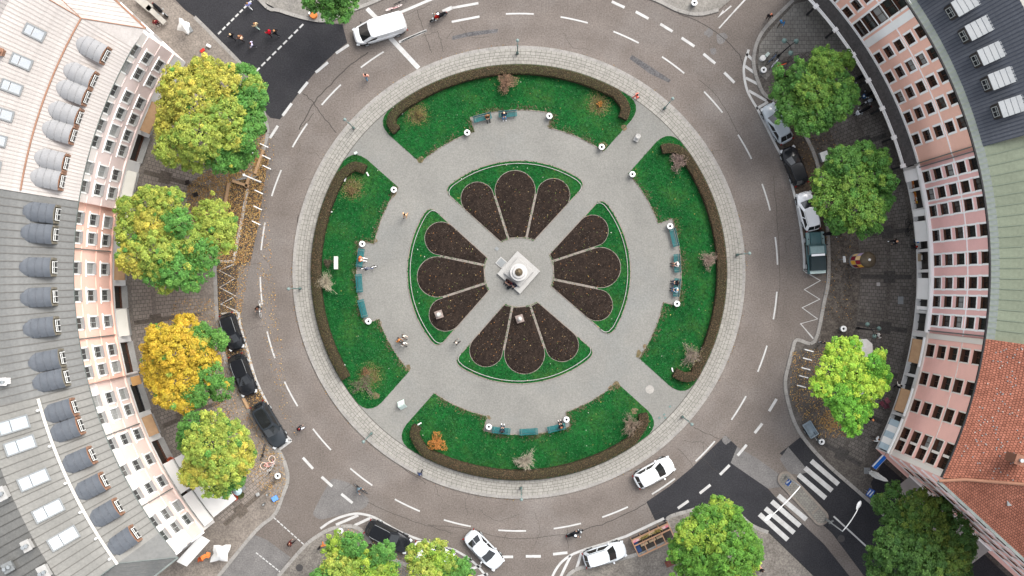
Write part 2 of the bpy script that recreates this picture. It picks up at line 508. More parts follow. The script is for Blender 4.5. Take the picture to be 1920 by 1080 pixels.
# tar-filled seams and cracks
mb = MB()
def seam(pix, w=0.07, jag=0.12):
    ln = smooth_line(px2(pix), 5)
    ln = [p + Vector((rg.uniform(-jag, jag), rg.uniform(-jag, jag))) * 0.6 for p in ln]
    ribbon(mb, ln, w * 0.38, -w * 0.38, 0.006)
seam([(1272, 25), (1330, 52), (1380, 95), (1395, 125)], 0.1)
seam([(690, 98), (650, 128), (620, 158), (590, 190), (560, 243)], 0.13)
seam([(568, 174), (588, 193), (605, 218), (630, 250)], 0.1)
seam([(588, 212), (575, 228), (560, 243)])
seam([(1065, 1005), (1100, 992), (1150, 975), (1212, 943)], 0.1)
seam([(800, 985), (870, 990), (960, 1010), (1060, 1002)], 0.06)
seam([(1065, 990), (1062, 1005), (1066, 1030)], 0.05)
seam([(690, 940), (740, 965), (800, 985), (850, 1000)], 0.06)
seam([(782, 18), (790, 45), (800, 75), (810, 98)], 0.07)
seam([(808, 8), (790, 16), (770, 25), (755, 30)], 0.05)
seam([(820, 60), (826, 75), (832, 98)], 0.06)
seam([(790, 68), (806, 64), (821, 58)], 0.05)
seam([(1450, 330), (1458, 430), (1462, 520), (1455, 600)], 0.05)
seam([(1310, 150), (1340, 175), (1375, 230), (1410, 300)], 0.05)
seam([(1300, 800), (1330, 815), (1362, 830)], 0.06)
seam([(1270, 840), (1290, 860), (1300, 878)], 0.05)
seam([(560, 400), (556, 440), (553, 480), (550, 530)], 0.09, 0.25)
seam([(620, 720), (650, 770), (690, 820), (740, 865), (800, 905)], 0.06, 0.2)
seam([(1030, 96), (1100, 112), (1180, 145), (1250, 200), (1310, 260)], 0.05, 0.25)
for _ in range(26):
    a = rg.uniform(0, 360); r = rg.uniform(430, 540)
    x, y = 973 + r * math.cos(math.radians(a)), 510 - r * math.sin(math.radians(a))
    t = rg.uniform(0, 6.28); l = rg.uniform(10, 45)
    seam([(x, y), (x + l * math.cos(t), y + l * math.sin(t)), (x + 1.7 * l * math.cos(t + 0.4), y + 1.7 * l * math.sin(t + 0.4))], 0.035, 0.2)
mb.build('tar_seams', M_TAR, road, kind='stuff')
# white markings, one piece each
Z_P = 0.016
def line_px(name, a, b, wpx):
    mb = MB()
    ribbon(mb, px2([a, b]), wpx / PPM / 2, -wpx / PPM / 2, Z_P)
    return mb.build(name, M_PAINT, road)
def poly_px(name, pts, wpx, smooth=True):
    mb = MB()
    ln = [Vector(p) for p in px2(pts)]
    ribbon(mb, smooth_line(ln, 6) if smooth else ln, wpx / PPM / 2, -wpx / PPM / 2, Z_P)
    return mb.build(name, M_PAINT, road)
mb = MB()
hw = math.degrees(26 / 485)
ln = [Vector((485 / PPM * math.cos(math.radians(a)), 485 / PPM * math.sin(math.radians(a)))) for a in (-hw, -hw / 2, 0, hw / 2, hw)]
ribbon(mb, ln, 1.45 / PPM, -1.45 / PPM, Z_P)
dash_me = mb.mesh('lane_dash', M_PAINT)
for a in [89.8 - 12.15 * k for k in range(14)] + [-79.2, -91.5, -103.8, -115.6, -127.6, -139.7, -151.9, -163.7, -175.9, 172, 159.8, 148, 136.6, 124.6, 114.0]:
    if not (108 < a < 110):
        link('lane_dash', dash_me, road, (CEN.x, CEN.y, 0), math.radians(a))
for a, b in [((1147, 3), (1171, 14)), ((1192, 22), (1216, 35)), ((1238, 45), (1261, 59)), ((1278, 71), (1302, 87)), ((1319, 101), (1341, 119)), ((1358, 136), (1377, 155)),
             ((630, 100), (654, 84)), ((592, 136), (615, 117)), ((560, 175), (577, 154)), ((530, 217), (547, 194)), ((506, 259), (521, 236)),
             ((1442, 771), (1456, 748)), ((1415, 812), (1429, 794)), ((1383, 854), (1400, 834)), ((1350, 890), (1368, 872)), ((1312, 925), (1332, 909)), ((1271, 953), (1291, 939)),
             ((568, 858), (587, 879)), ((603, 894), (623, 912)), ((640, 926), (661, 943)), ((940, 1044), (962, 1044)), ((986, 1043), (1014, 1043)), ((1037, 1039), (1064, 1036))]:
    line_px('give_way_dash', a, b, 5.0)
line_px('stop_line', (731, 70), (785, 128), 8.5)
line_px('stop_line', (688, 16), (708, 36), 8)
line_px('lane_line', (847, 15), (897, 6), 4.5)
line_px('lane_line', (830, 22), (848, 14), 7)
line_px('lane_line', (847, 41), (899, 31), 4)
line_px('lane_line', (748, 79), (800, 57), 4.5)
line_px('parking_line', (747, 25), (815, -4), 5)
for t in range(9):                                              # dashed lines across the side streets
    for (x0, y0), (x1, y1) in (((480, 134), (572, 42)), ((409, 64), (482, -9))):
        u0, u1 = t / 9, (t + 0.68) / 9
        line_px('crossing_dash', (x0 + (x1 - x0) * u0, y0 + (y1 - y0) * u0), (x0 + (x1 - x0) * u1, y0 + (y1 - y0) * u1), 3.2)
    for (x0, y0), (x1, y1) in (((513, 970), (571, 1022)), ((480, 1036), (535, 1080))):
        u0, u1 = t / 9, (t + 0.75) / 9
        line_px('crossing_dash', (x0 + (x1 - x0) * u0, y0 + (y1 - y0) * u0), (x0 + (x1 - x0) * u1, y0 + (y1 - y0) * u1), 2.2)
for a, b in [((1459, 929), (1512, 974)), ((1447, 940), (1500, 986)), ((1435, 953), (1489, 999)), ((1424, 964), (1477, 1012)),
             ((1521, 864), (1572, 908)), ((1509, 877), (1560, 920)), ((1497, 890), (1548, 934))]:
    line_px('zebra_stripe', a, b, 9)
poly_px('parking_line', [(447, 586), (453, 620), (465, 660), (480, 712), (503, 760), (530, 808), (546, 826)], 4.4)
line_px('parking_line', (546, 826), (522, 844), 5); line_px('parking_line', (415, 588), (446, 585), 2.5)
poly_px('parking_line', [(1404, 93), (1396, 118), (1395, 140), (1402, 172), (1420, 204)], 4.4)
poly_px('parking_line', [(1420, 204), (1452, 268), (1472, 307), (1490, 367), (1502, 430), (1507, 475), (1508, 508)], 4.4)
for a, b in [((1399, 101), (1412, 113)), ((1397, 124), (1414, 136)), ((1398, 146), (1422, 158)), ((1404, 170), (1437, 189))]:
    line_px('hatch_line', a, b, 5)
line_px('parking_line', (1418, 204), (1440, 191), 5); line_px('parking_line', (1507, 507), (1517, 504), 5)
poly_px('parking_line', [(601, 991), (618, 979), (640, 969), (667, 963), (690, 966), (706, 972)], 4.4)
poly_px('parking_line', [(706, 972), (752, 998), (805, 1018), (852, 1031)], 4.4)
poly_px('parking_line', [(852, 1031), (875, 1044), (892, 1058), (905, 1072), (920, 1090)], 4)
for a, b in [((630, 984), (672, 966)), ((665, 985), (697, 970)), ((852, 1031), (849, 1044)), ((868, 1053), (885, 1048)), ((880, 1068), (902, 1060)), ((895, 1082), (915, 1076))]:
    line_px('hatch_line', a, b, 5)
poly_px('parking_line', [(1030, 1096), (1040, 1072), (1053, 1054), (1072, 1040), (1095, 1031)], 4.4)
poly_px('parking_line', [(1095, 1031), (1135, 1019), (1175, 1005), (1245, 972)], 5, False)
for a, b in [((1050, 1084), (1070, 1042)), ((1081, 1066), (1091, 1034))]:
    line_px('hatch_line', a, b, 5)
poly_px('zigzag_line', [(439, 495), (411, 507), (440, 522), (412, 539), (442, 555), (414, 570), (445, 584)], 2.6, False)
poly_px('zigzag_line', [(1510, 510), (1538, 526), (1508, 543), (1537, 561), (1504, 577), (1533, 598), (1501, 607), (1525, 635)], 2.6, False)
line_px('lane_line', (1348, 53), (1376, 22), 2.5); line_px('lane_line', (1376, 22), (1400, -4), 3)
line_px('lane_line', (1626, 1026), (1563, 968), 3)
mb = MB()
for pts in ([(1345, 34), (1372, 12), (1370, 10), (1357, 22), (1356, 18)],):
    mb.sheet(px2(pts), Z_P)
mb.build('lane_arrow', M_PAINT, road)
line_px('bay_line', (465, 352), (438, 490), 5.5); line_px('bay_line', (408, 490), (439, 490), 5)

# manhole lids
mb = MB()
mb.lathe([(0.36, 0), (0.36, 0.012), (0.28, 0.012), (0.27, 0.006), (0.0, 0.006)], 20, close=False)
for k in range(-2, 3):
    mb.box((0, k * 0.1, 0.009), (0.4, 0.03, 0.008))
lid_me = mb.mesh('manhole_lid', nmat('cast_iron', (0.075, 0.07, 0.068), None, 4, 0.6, metal=0.3))
for i, (x, y, z, lb) in enumerate([(1577, 1010, 0.004, 'round iron manhole lid in the new dark asphalt beside the street lamp'), (562, 1064, 0.125, 'round iron manhole lid in the paving beside the bottom left tree')]):
    tag(link('manhole_lid', lid_me, None, W(x, y, 0).xy.to_3d() + Vector((0, 0, z))), lb, 'manhole cover')

# ------------------------------------------------------------------ pavements
PAVE = {
    'left': [(480, 995), (515, 965), (530, 930), (540, 900), (535, 870), (522, 844), (508, 838), (475, 785), (456, 745), (430, 695), (415, 640), (407, 590), (404, 520), (405, 490), (430, 342), (437, 337), (475, 330), (480, 325), (494, 281), (502, 250), (498, 225), (485, 180), (460, 130), (400, 67), (365, 32), (322, 0), (200, -120), (-420, -120), (-420, 1300), (200, 1300), (410, 1080)],
    'right': [(1700, -200), (1487, 0), (1437, 50), (1420, 78), (1414, 100), (1413, 122), (1420, 150), (1436, 180), (1480, 200), (1502, 240), (1530, 300), (1545, 380), (1552, 440), (1553, 520), (1545, 565), (1527, 640), (1494, 637), (1486, 655), (1478, 685), (1472, 715), (1477, 752), (1497, 807), (1545, 865), (1630, 940), (1720, 1025), (1850, 1145), (2000, 1300), (2400, 1300), (2400, -200)],
    'top': [(380, -150), (487, 0), (525, 20), (580, 36), (615, 38), (655, 22), (700, 4), (745, -14), (850, -38), (960, -50), (1080, -40), (1180, -16), (1230, 0), (1272, 20), (1310, 27), (1347, 19), (1370, 0), (1480, -150)],
    'bottom': [(440, 1180), (522, 1080), (570, 1025), (595, 1005), (622, 991), (655, 986), (675, 992), (690, 1008), (705, 1030), (760, 1058), (850, 1092), (900, 1112), (960, 1118), (1040, 1100), (1078, 1068), (1130, 1056), (1190, 1040), (1225, 1026), (1246, 1012), (1254, 990), (1252, 971), (1287, 959), (1330, 950), (1380, 962), (1410, 985), (1440, 998), (1465, 1022), (1525, 1080), (1620, 1180)],
}
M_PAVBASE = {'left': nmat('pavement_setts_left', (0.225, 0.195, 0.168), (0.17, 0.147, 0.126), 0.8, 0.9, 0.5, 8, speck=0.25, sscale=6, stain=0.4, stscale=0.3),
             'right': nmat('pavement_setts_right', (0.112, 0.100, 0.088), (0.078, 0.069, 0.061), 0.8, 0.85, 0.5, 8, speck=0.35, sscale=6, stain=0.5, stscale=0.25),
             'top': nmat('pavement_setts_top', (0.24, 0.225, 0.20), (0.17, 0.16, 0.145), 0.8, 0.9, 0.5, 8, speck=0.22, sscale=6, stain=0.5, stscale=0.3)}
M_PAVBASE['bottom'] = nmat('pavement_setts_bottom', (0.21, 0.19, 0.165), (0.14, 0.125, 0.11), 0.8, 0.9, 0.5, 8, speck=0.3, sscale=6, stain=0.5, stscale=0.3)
ZPV = 0.12
pav_obj = {}
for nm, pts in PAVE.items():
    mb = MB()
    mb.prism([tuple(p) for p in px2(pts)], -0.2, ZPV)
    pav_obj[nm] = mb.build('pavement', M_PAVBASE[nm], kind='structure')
KERBS = {'left': (0, 25), 'right': (1, 25), 'top': (0, 15), 'bottom': (1, 25)}
for nm, (i0, i1) in KERBS.items():
    pts = PAVE[nm]
    seg = pts[i0:i1 + 1]
    if nm == 'left':
        seg = [(330, 1180), (410, 1080)] + pts[0:25]
    ln = smooth_line(px2(seg), 4)
    # cut the kerb into stones of about a metre with open joints
    mb = MB()
    acc, cur = 0.0, [ln[0]]
    for i in range(1, len(ln)):
        cur.append(ln[i]); acc += (ln[i] - ln[i - 1]).length
        if acc > 0.95 or i == len(ln) - 1:
            c = cur[:]
            if len(c) > 1:
                c[0] = c[0] + (c[1] - c[0]).normalized() * 0.012; c[-1] = c[-1] - (c[-1] - c[-2]).normalized() * 0.012
                ribbon(mb, c, 0.17, -0.17, ZPV + 0.012 + rg.uniform(0, 0.004), 0.0)
            acc, cur = 0.0, [ln[i]]
    mb.build('kerb', M_KERB, pav_obj[nm], kind='structure')
# paving panels between setts bands: polar patches with brick UVs
def polar_patch(r0, r1, a0, a1, z, n=8, uv=True):
    """mesh data in a frame whose origin is the square's centre"""
    me = bpy.data.meshes.new('paving_panel')
    V, F, U = [], [], []
    for i in range(n + 1):
        a = math.radians(a0 + (a1 - a0) * i / n)
        for r in (r0, r1):
            V.append((r / PPM * math.cos(a), r / PPM * math.sin(a), z)); U.append((r / PPM, a * (r0 + r1) / 2 / PPM))
    for i in range(n):
        F.append((2 * i, 2 * i + 1, 2 * i + 3, 2 * i + 2))
    me.from_pydata(V, [], F)
    ul = me.uv_layers.new(name='UVMap')
    for lp in me.loops:
        ul.data[lp.index].uv = U[lp.vertex_index]
    me.update()
    return me
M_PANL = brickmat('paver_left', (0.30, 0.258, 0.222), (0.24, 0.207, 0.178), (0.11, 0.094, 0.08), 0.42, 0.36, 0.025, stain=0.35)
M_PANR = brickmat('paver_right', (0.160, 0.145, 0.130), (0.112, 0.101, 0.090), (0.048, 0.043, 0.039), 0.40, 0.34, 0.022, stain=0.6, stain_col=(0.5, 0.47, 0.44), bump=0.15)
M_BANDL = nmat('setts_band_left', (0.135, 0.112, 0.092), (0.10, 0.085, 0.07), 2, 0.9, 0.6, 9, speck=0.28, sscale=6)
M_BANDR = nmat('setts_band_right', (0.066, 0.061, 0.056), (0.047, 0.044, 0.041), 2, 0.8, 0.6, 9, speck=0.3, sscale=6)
def panels(side, par, angs, rr, mat, bandm, node_r, nodes):
    for k in range(len(angs) - 1):
        for r0, r1 in rr:
            g = 0.42
            me = polar_patch(r0, r1, angs[k] + g, angs[k + 1] - g, ZPV + 0.004)
            me.materials.append(mat)
            o = link('paving_panel', me, par, (CEN.x, CEN.y, 0)); o['kind'] = 'structure'
    for a in angs:
        me = polar_patch(rr[0][0], rr[-1][1], a - 0.33, a + 0.33, ZPV + 0.004, 2); me.materials.append(bandm)
        o = link('paving_band', me, par, (CEN.x, CEN.y, 0)); o['kind'] = 'structure'
        if nodes:
            me = polar_patch(node_r - 11, node_r + 11, a - 0.93, a + 0.93, ZPV + 0.012, 2); me.materials.append(bandm)
            o = link('paving_node', me, par, (CEN.x, CEN.y, 0)); o['kind'] = 'structure'
panels('left', pav_obj['left'], [147, 155.6, 165, 172.6, 180.1, 187.5, 195.6, 203.4, 212, 220.6], [(600, 682), (690, 727)], M_PANL, M_BANDL, 686, True)
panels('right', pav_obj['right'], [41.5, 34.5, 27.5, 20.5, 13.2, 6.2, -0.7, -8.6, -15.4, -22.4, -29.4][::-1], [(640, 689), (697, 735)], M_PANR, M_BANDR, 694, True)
# cobbled parking bays
bay_l = patch('cobbled_bay', [(494, 281), (503, 300), (494, 352), (487, 410), (470, 490), (447, 500), (440, 585), (450, 640), (478, 712), (528, 808), (545, 827), (522, 844), (475, 785), (456, 745), (430, 690), (415, 640), (407, 590), (404, 520), (405, 490), (430, 342), (478, 325)], 0.004, M_COBBLE)
bay_r = patch('cobbled_bay', [(1436, 185), (1420, 205), (1452, 270), (1472, 307), (1490, 367), (1502, 430), (1507, 508), (1553, 515), (1552, 440), (1545, 380), (1530, 300), (1502, 240), (1480, 200)], 0.004, M_COBBLE)
# cobbled ground round the tree row on the right
mb = MB(); mb.sheet(px2([(1484, 205), (1508, 240), (1535, 300), (1549, 380), (1556, 440), (1557, 520), (1549, 565), (1536, 640), (1600, 640), (1612, 520), (1606, 400), (1585, 300), (1560, 215), (1500, 190)]), ZPV + 0.003)
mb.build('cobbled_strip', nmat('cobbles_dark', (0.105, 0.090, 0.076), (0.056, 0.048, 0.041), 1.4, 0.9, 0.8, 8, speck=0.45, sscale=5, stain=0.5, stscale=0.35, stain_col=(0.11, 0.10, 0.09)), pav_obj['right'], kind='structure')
mb = MB(); mb.sheet(px2([(1655, 866), (1745, 945), (2000, 1185), (1900, 1185), (1700, 1006), (1640, 936), (1632, 905)]), ZPV + 0.022)  # dark asphalt lower right; the upper end is shade painted as dark ground
mb.build('asphalt_and_shade', M_DARK, pav_obj['right'], kind='structure')
# paler slabs at the top right corner and lower right yard
M_PANT = brickmat('paver_pale_grey', (0.235, 0.222, 0.20), (0.19, 0.178, 0.16), (0.10, 0.094, 0.085), 0.45, 0.40, 0.022, coord='Object', stain=0.55, stain_col=(0.55, 0.52, 0.49))
mb = MB(); mb.sheet(px2([(1444, 57), (1489, 8), (1560, -10), (1590, 40), (1612, 78), (1580, 112), (1520, 96), (1470, 108), (1436, 150), (1424, 140), (1420, 118), (1424, 84)]), ZPV + 0.017)
mb.build('pale_paving', M_PANT, pav_obj['right'], kind='structure')
# traffic island in the side street
isl = [Vector(p) for p in px2([(1462, 888), (1476, 884), (1552, 965), (1549, 980), (1534, 984), (1458, 902)])]
mb = MB(); mb.prism([tuple(p) for p in fillet(isl, 0.5)], 0, 0.13)
island = mb.build('traffic_island', brickmat('island_setts', (0.24, 0.23, 0.20), (0.19, 0.18, 0.16), (0.12, 0.11, 0.10), 0.3, 0.2, 0.02, coord='Object', stain=0.2), kind='structure')
mb = MB()
ilp = fillet(isl, 0.5); ilp.append(ilp[0]); ribbon(mb, ilp, 0.1, -0.1, 0.15, 0)
for a, b in (((1474, 905), (1486, 893)), ((1522, 963), (1534, 951))):
    ribbon(mb, px2([a, b]), 0.1, -0.1, 0.14)
mb.build('kerb', M_EDGE, island, kind='structure')

# ------------------------------------------------------------------ the round island
ZI = 0.12
mb = MB(); mb.prism([tuple(p) for p in arc(421.5, 0, 358, 180)], -0.1, ZI)
plaza = mb.build('plaza', M_PLAZA, kind='structure')
mb = MB()
nst = 140
for k in range(nst):
    ribbon(mb, arc(421.5, 360 * k / nst + 0.03, 360 * (k + 1) / nst - 0.03, 2), 0.15, -0.15, ZI + 0.02, 0)
mb.build('kerb', M_KERB, plaza, kind='structure')
mb = MB()
ribbon(mb, arc(404.5, 0, 360, 180), 15.5 / PPM, -14.5 / PPM, ZI + 0.003)
mb.build('paver_bed', M_JOINT, plaza, kind='structure')
# pale stone pavers of the ring footway: 300 single ones, the rest of the ring joined
rows = [(390.5, 396.2), (396.8, 402.4), (403.0, 407.0), (407.6, 413.2), (413.8, 418.6)]
cells = []
for ri, (r0, r1) in enumerate(rows):
    nn = int(2 * PI * (r0 + r1) / 2 / (9.6 if ri != 2 else 7.2))
    off = rg.uniform(0, 5)
    for k in range(nn):
        cells.append((ri, 360 * k / nn + off, 360 / nn))
proto = {}
for ri, (r0, r1) in enumerate(rows):
    da = [c for c in cells if c[0] == ri][0][2]
    g = 0.028
    mb = MB()
    a0, a1 = math.radians(-da / 2) + g / (r0 / PPM) / 2, math.radians(da / 2) - g / (r0 / PPM) / 2
    q = [(r / PPM * math.cos(a), r / PPM * math.sin(a)) for r, a in ((r0, a0), (r1, a0), (r1, a1), (r0, a1))]
    mb.prism(q, ZI, ZI + 0.02)
    proto[ri] = mb
singles = set(rg.sample(range(len(cells)), 300))
pv_me = {ri: proto[ri].mesh('paver', M_PAVER) for ri in proto}
rest = MB()
for i, (ri, a, da) in enumerate(cells):
    ar = math.radians(a)
    if i in singles:
        link('paver', pv_me[ri], plaza, (CEN.x, CEN.y, rg.uniform(0, 0.006)), ar)
    else:
        R3 = Matrix.Rotation(ar, 3, 'Z'); dz = rg.uniform(0, 0.006)
        rest.add([R3 @ Vector(v) + Vector((CEN.x, CEN.y, dz)) for v in proto[ri].v], proto[ri].f)
M_PAVER2 = nmat('pale_paver_rest', (0.300, 0.286, 0.256), (0.232, 0.222, 0.198), 1.9, 0.85, 0.2, speck=0.12, sscale=5)
rest.build('paver_ring', M_PAVER2, plaza, kind='stuff')

# lawns of the outer ring
PASS = [48.5, 138.4, 228.5, 318.0]
def side_pt(pc, r, sgn, off=31.0):
    return pc + sgn * math.degrees(math.asin(off / r))
LAWNS = [('top', 48.5, 138.4, 107.5, 78.5), ('left', 138.4, 228.5, 198.4, 169.0), ('bottom', 228.5, 318.0, 288.5, 257.5), ('right', 318.0, 408.5, 379.2, 348.2)]
lawn_polys, hedge_lines = {}, {}
for nm, pa, pb, ra, rb in LAWNS:                # rb..ra : the bench recess
    P0 = []
    a0, a1 = side_pt(pa, 276, 1), side_pt(pb, 276, -1)
    P0 += arc(276, a0, rb, 14) + arc(304, rb - (0.0), ra, 12) + arc(276, ra, a1, 14)
    P0 += [PW(355, side_pt(pb, 355, -1)).xy]
    k1, k0 = side_pt(pb, 388, -1) - 4.6, side_pt(pa, 388, 1) + 4.6
    c1 = PW(386, side_pt(pb, 386, -1, 34)).xy
    q0, q1 = P0[-1], PW(389, k1).xy
    P0 += [(1 - s) ** 2 * q0 + 2 * s * (1 - s) * c1 + s * s * q1 for s in (0.2, 0.4, 0.6, 0.8)]
    P0 += arc(389, k1, k0, 40)
    q0 = P0[-1]; q1 = PW(355, side_pt(pa, 355, 1)).xy; c1 = PW(386, side_pt(pa, 386, 1, 34)).xy
    P0 += [(1 - s) ** 2 * q0 + 2 * s * (1 - s) * c1 + s * s * q1 for s in (0.2, 0.4, 0.6, 0.8)] + [q1]
    lawn_polys[nm] = P0
    mb = MB(); mb.prism([tuple(p) for p in P0], 0.05, ZI + 0.035, ms=0)
    lo = mb.build('lawn', M_LAWN, kind='structure')
    mb = MB()
    cl = [Vector(p) for p in P0] + [Vector(P0[0])]
    ribbon(mb, cl[:41] + [cl[41]], 0.05, -0.05, ZI + 0.045, ZI - 0.01)
    mb.build('lawn_edging', M_EDGE, lo, kind='structure')
# four quadrants round the monument
QP = [47.4, 137.9, 228.6, 319.2, 407.4]
QN = ['north', 'west', 'south', 'east']
quad_polys, bed_polys = [], []
BEDL = {'north': ['left', 'middle', 'right'], 'south': ['left', 'middle', 'right'], 'west': ['upper', 'middle', 'lower'], 'east': ['upper', 'middle', 'lower']}
for qi in range(4):
    pa, pb = QP[qi], QP[qi + 1]
    off = 19.5
    s = lambda pc, r, sg: pc + sg * math.degrees(math.asin(off / r))
    outer = arc(209, s(pa, 209, 1), s(pb, 209, -1), 40)
    inner = arc(64.5, s(pb, 64.5, -1), s(pa, 64.5, 1), 10)
    n = len(outer)
    pts = outer + inner
    rr = [0.0] * len(pts); rr[0] = rr[n - 1] = 0.0
    # round the two outer corners by hand
    body = outer[3:-3]
    def cor(pc, sg, a_arc):
        q0 = PW(209, a_arc).xy; c = PW(209, s(pc, 209, sg)).xy; q1 = PW(193, s(pc, 193, sg)).xy
        return [(1 - t) ** 2 * q0 + 2 * t * (1 - t) * c + t * t * q1 for t in (0.15, 0.35, 0.55, 0.75, 1.0)]
    aA = s(pa, 209, 1) + 5.2; aB = s(pb, 209, -1) - 5.2
    body = arc(209, aA, aB, 36)
    pts = body + cor(pb, -1, aB) + inner + cor(pa, 1, aA)[::-1]
    quad_polys.append(pts)
    mb = MB(); mb.prism([tuple(p) for p in pts], 0.05, ZI + 0.035)
    qo = mb.build('lawn', M_LAWN, kind='structure')
    mb = MB()
    cl = [Vector(p) for p in pts]
    ctr = Vector((CEN.x, CEN.y))
    ins = [p + (ctr - p).normalized() * (5.5 / PPM) for p in cor(pa, 1, aA)[::-1][:4] + body + cor(pb, -1, aB)[:4]]
    for i in range(0, len(ins) - 1):
        mb.tube([ins[i].to_3d() + Vector((0, 0, ZI + 0.16)), ins[i + 1].to_3d() + Vector((0, 0, ZI + 0.16))], 0.032, 5)
        if i % 2 == 0:
            mb.tube([ins[i].to_3d() + Vector((0, 0, ZI)), ins[i].to_3d() + Vector((0, 0, ZI + 0.16))], 0.025, 4)
    rail = mb.build('edging_rail', M_STONE)
    tag(rail, 'low pale hoop rail along the outer edge of the %s centre lawn' % QN[qi], 'edging rail', 'low rails round the centre lawns')
    mb = MB(); ribbon(mb, cl + [cl[0]], 0.045, -0.045, ZI + 0.042, ZI - 0.01)
    mb.build('lawn_edging', M_EDGE, qo, kind='structure')
    mid = (pa + pb) / 2
    half = (pb - pa) / 2
    trio = []
    for j in (-1, 0, 1):
        if j == 0:
            th, R0 = 0.0, 153.0
            r = R0 * math.sin(math.radians(14.9)) - 1.6
            al, bl = -14.9, 14.9
            base = [(67, al + math.degrees(1.8 / 67)), (67, 0), (67, bl - math.degrees(1.8 / 67))]
        else:
            R0 = 158.5
            lo_, hi_ = 15.0, half
            for _ in range(40):
                th = (lo_ + hi_) / 2
                d1 = R0 * math.sin(math.radians(th - 14.9)) - 1.6; d2 = R0 * math.sin(math.radians(half - th)) - 19.6
                if d1 > d2: hi_ = th
                else: lo_ = th
            r = d1
            base = [(67, 14.9 + math.degrees(1.8 / 67)), (67, half - math.degrees(math.asin(19.8 / 67)))]
            base = [(b[0], j * b[1]) for b in base]
            th *= j
        c = PW(R0, mid + th)
        pp = [PW(b[0], mid + b[1]).xy for b in base] + [Vector((c.x + r / PPM * math.cos(a), c.y + r / PPM * math.sin(a))) for a in [2 * PI * k / 48 for k in range(48)]]
        hp = hull(pp)
        if j:
            for R2, r2, t2 in ((153.0, 19.0, half - math.degrees(math.asin(38.6 / 153))), (160.0, 24.0, 14.9 + math.degrees(math.asin(25.6 / 160)))):
                c2 = PW(R2, mid + j * t2)
                pp += [Vector((c2.x + r2 / PPM * math.cos(a), c2.y + r2 / PPM * math.sin(a))) for a in [2 * PI * k / 36 for k in range(36)]]
            hp = hull(pp)
        trio.append((hp, c, j))
    for hp, c, j in trio:
        bed_polys.append(hp)
        nm = QN[qi]
        idx = {'north': 1 - j, 'south': 1 + j, 'west': 1 - j, 'east': 1 + j}[nm]
        idx = {'north': {1: 0, 0: 1, -1: 2}, 'west': {-1: 0, 0: 1, 1: 2}, 'south': {-1: 0, 0: 1, 1: 2}, 'east': {1: 0, 0: 1, -1: 2}}[nm][j]
        t = thing('flower_bed', 'petal-shaped bed of dark bare soil, %s of the three %s of the monument' % (BEDL[nm][idx], nm), 'flower bed', (c.x, c.y, ZI), 0, 'petal beds round the monument')
        loc = [Vector((p[0] - c.x, p[1] - c.y)) for p in hp]
        mb = MB()
        cen = Vector((0, 0))
        rings = [(1.0, 0.035), (0.97, 0.075), (0.8, 0.12), (0.5, 0.145), (0.2, 0.15)]
        o = []
        for s_, z in rings:
            o.append(mb.add([(p.x * s_, p.y * s_, z + (rg.uniform(-0.02, 0.02) if s_ < 0.96 else 0)) for p in loc], []))
        nl = len(loc)
        for a, b in zip(o[:-1], o[1:]):
            for k in range(nl):
                mb.f.append((a + k, a + (k + 1) % nl, b + (k + 1) % nl, b + k)); mb.m.append(0)
        mb.f.append(tuple(o[-1] + k for k in range(nl))); mb.m.append(0)
        mb.build('soil', M_SOIL, t, smooth=True)
        mb = MB(); ribbon(mb, loc + [loc[0]], 0.035, -0.035, 0.05, 0.0)
        mb.build('edging', M_EDGE, t)
# pale strips between the petals
mb = MB()
for qi in range(4):
    mid = (QP[qi] + QP[qi + 1]) / 2
    for j in (-14.9, 14.9):
        ribbon(mb, [PW(64, mid + j).xy, PW(150, mid + j).xy], 0.085, -0.085, ZI + 0.048, ZI)
mb.build('bed_path', M_EDGE, plaza, kind='structure')

# short grass blades and clover over the lawns (nobody could count them)
P, C = [], []
G1, G2, G3 = np.array((0.0055, 0.066, 0.013)), np.array((0.0095, 0.098, 0.019)), np.array((0.11, 0.14, 0.035))
DRY = [W(*p) for p in ((782, 215), (1122, 195), (660, 352), (695, 705))]
for poly, n in [(p, 6500) for p in lawn_polys.values()] + [(p, 2400) for p in quad_polys]:
    X, Y = scatter(poly, n)
    ok = np.ones(len(X), bool)
    for b in bed_polys:
        ok &= ~inside(b, X, Y)
    X, Y = X[ok], Y[ok]
    big = 0.5 + 0.5 * np.sin(X * 0.55 + 1.7 * np.sin(Y * 0.4)) * np.cos(Y * 0.62 + 1.1 * np.sin(X * 0.33))
    t = np.clip(NR.rand(len(X)) * 0.65 + big * 0.4, 0, 1)[:, None]
    c = G1 * (1 - t) + G2 * t
    for d in DRY:
        dist = np.hypot(X - d.x, Y - d.y)
        w = np.clip(1.45 - np.abs(dist - 0.55) * 1.3, 0, 1)[:, None] * (0.45 + 0.55 * NR.rand(len(X), 1))
        c = c * (1 - w) + np.array((0.17, 0.14, 0.045)) * w
    k = NR.rand(len(X)) < 0.012
    c[k] = G3
    P.append(np.c_[X, Y, np.full(len(X), ZI + 0.055)]); C.append(c)
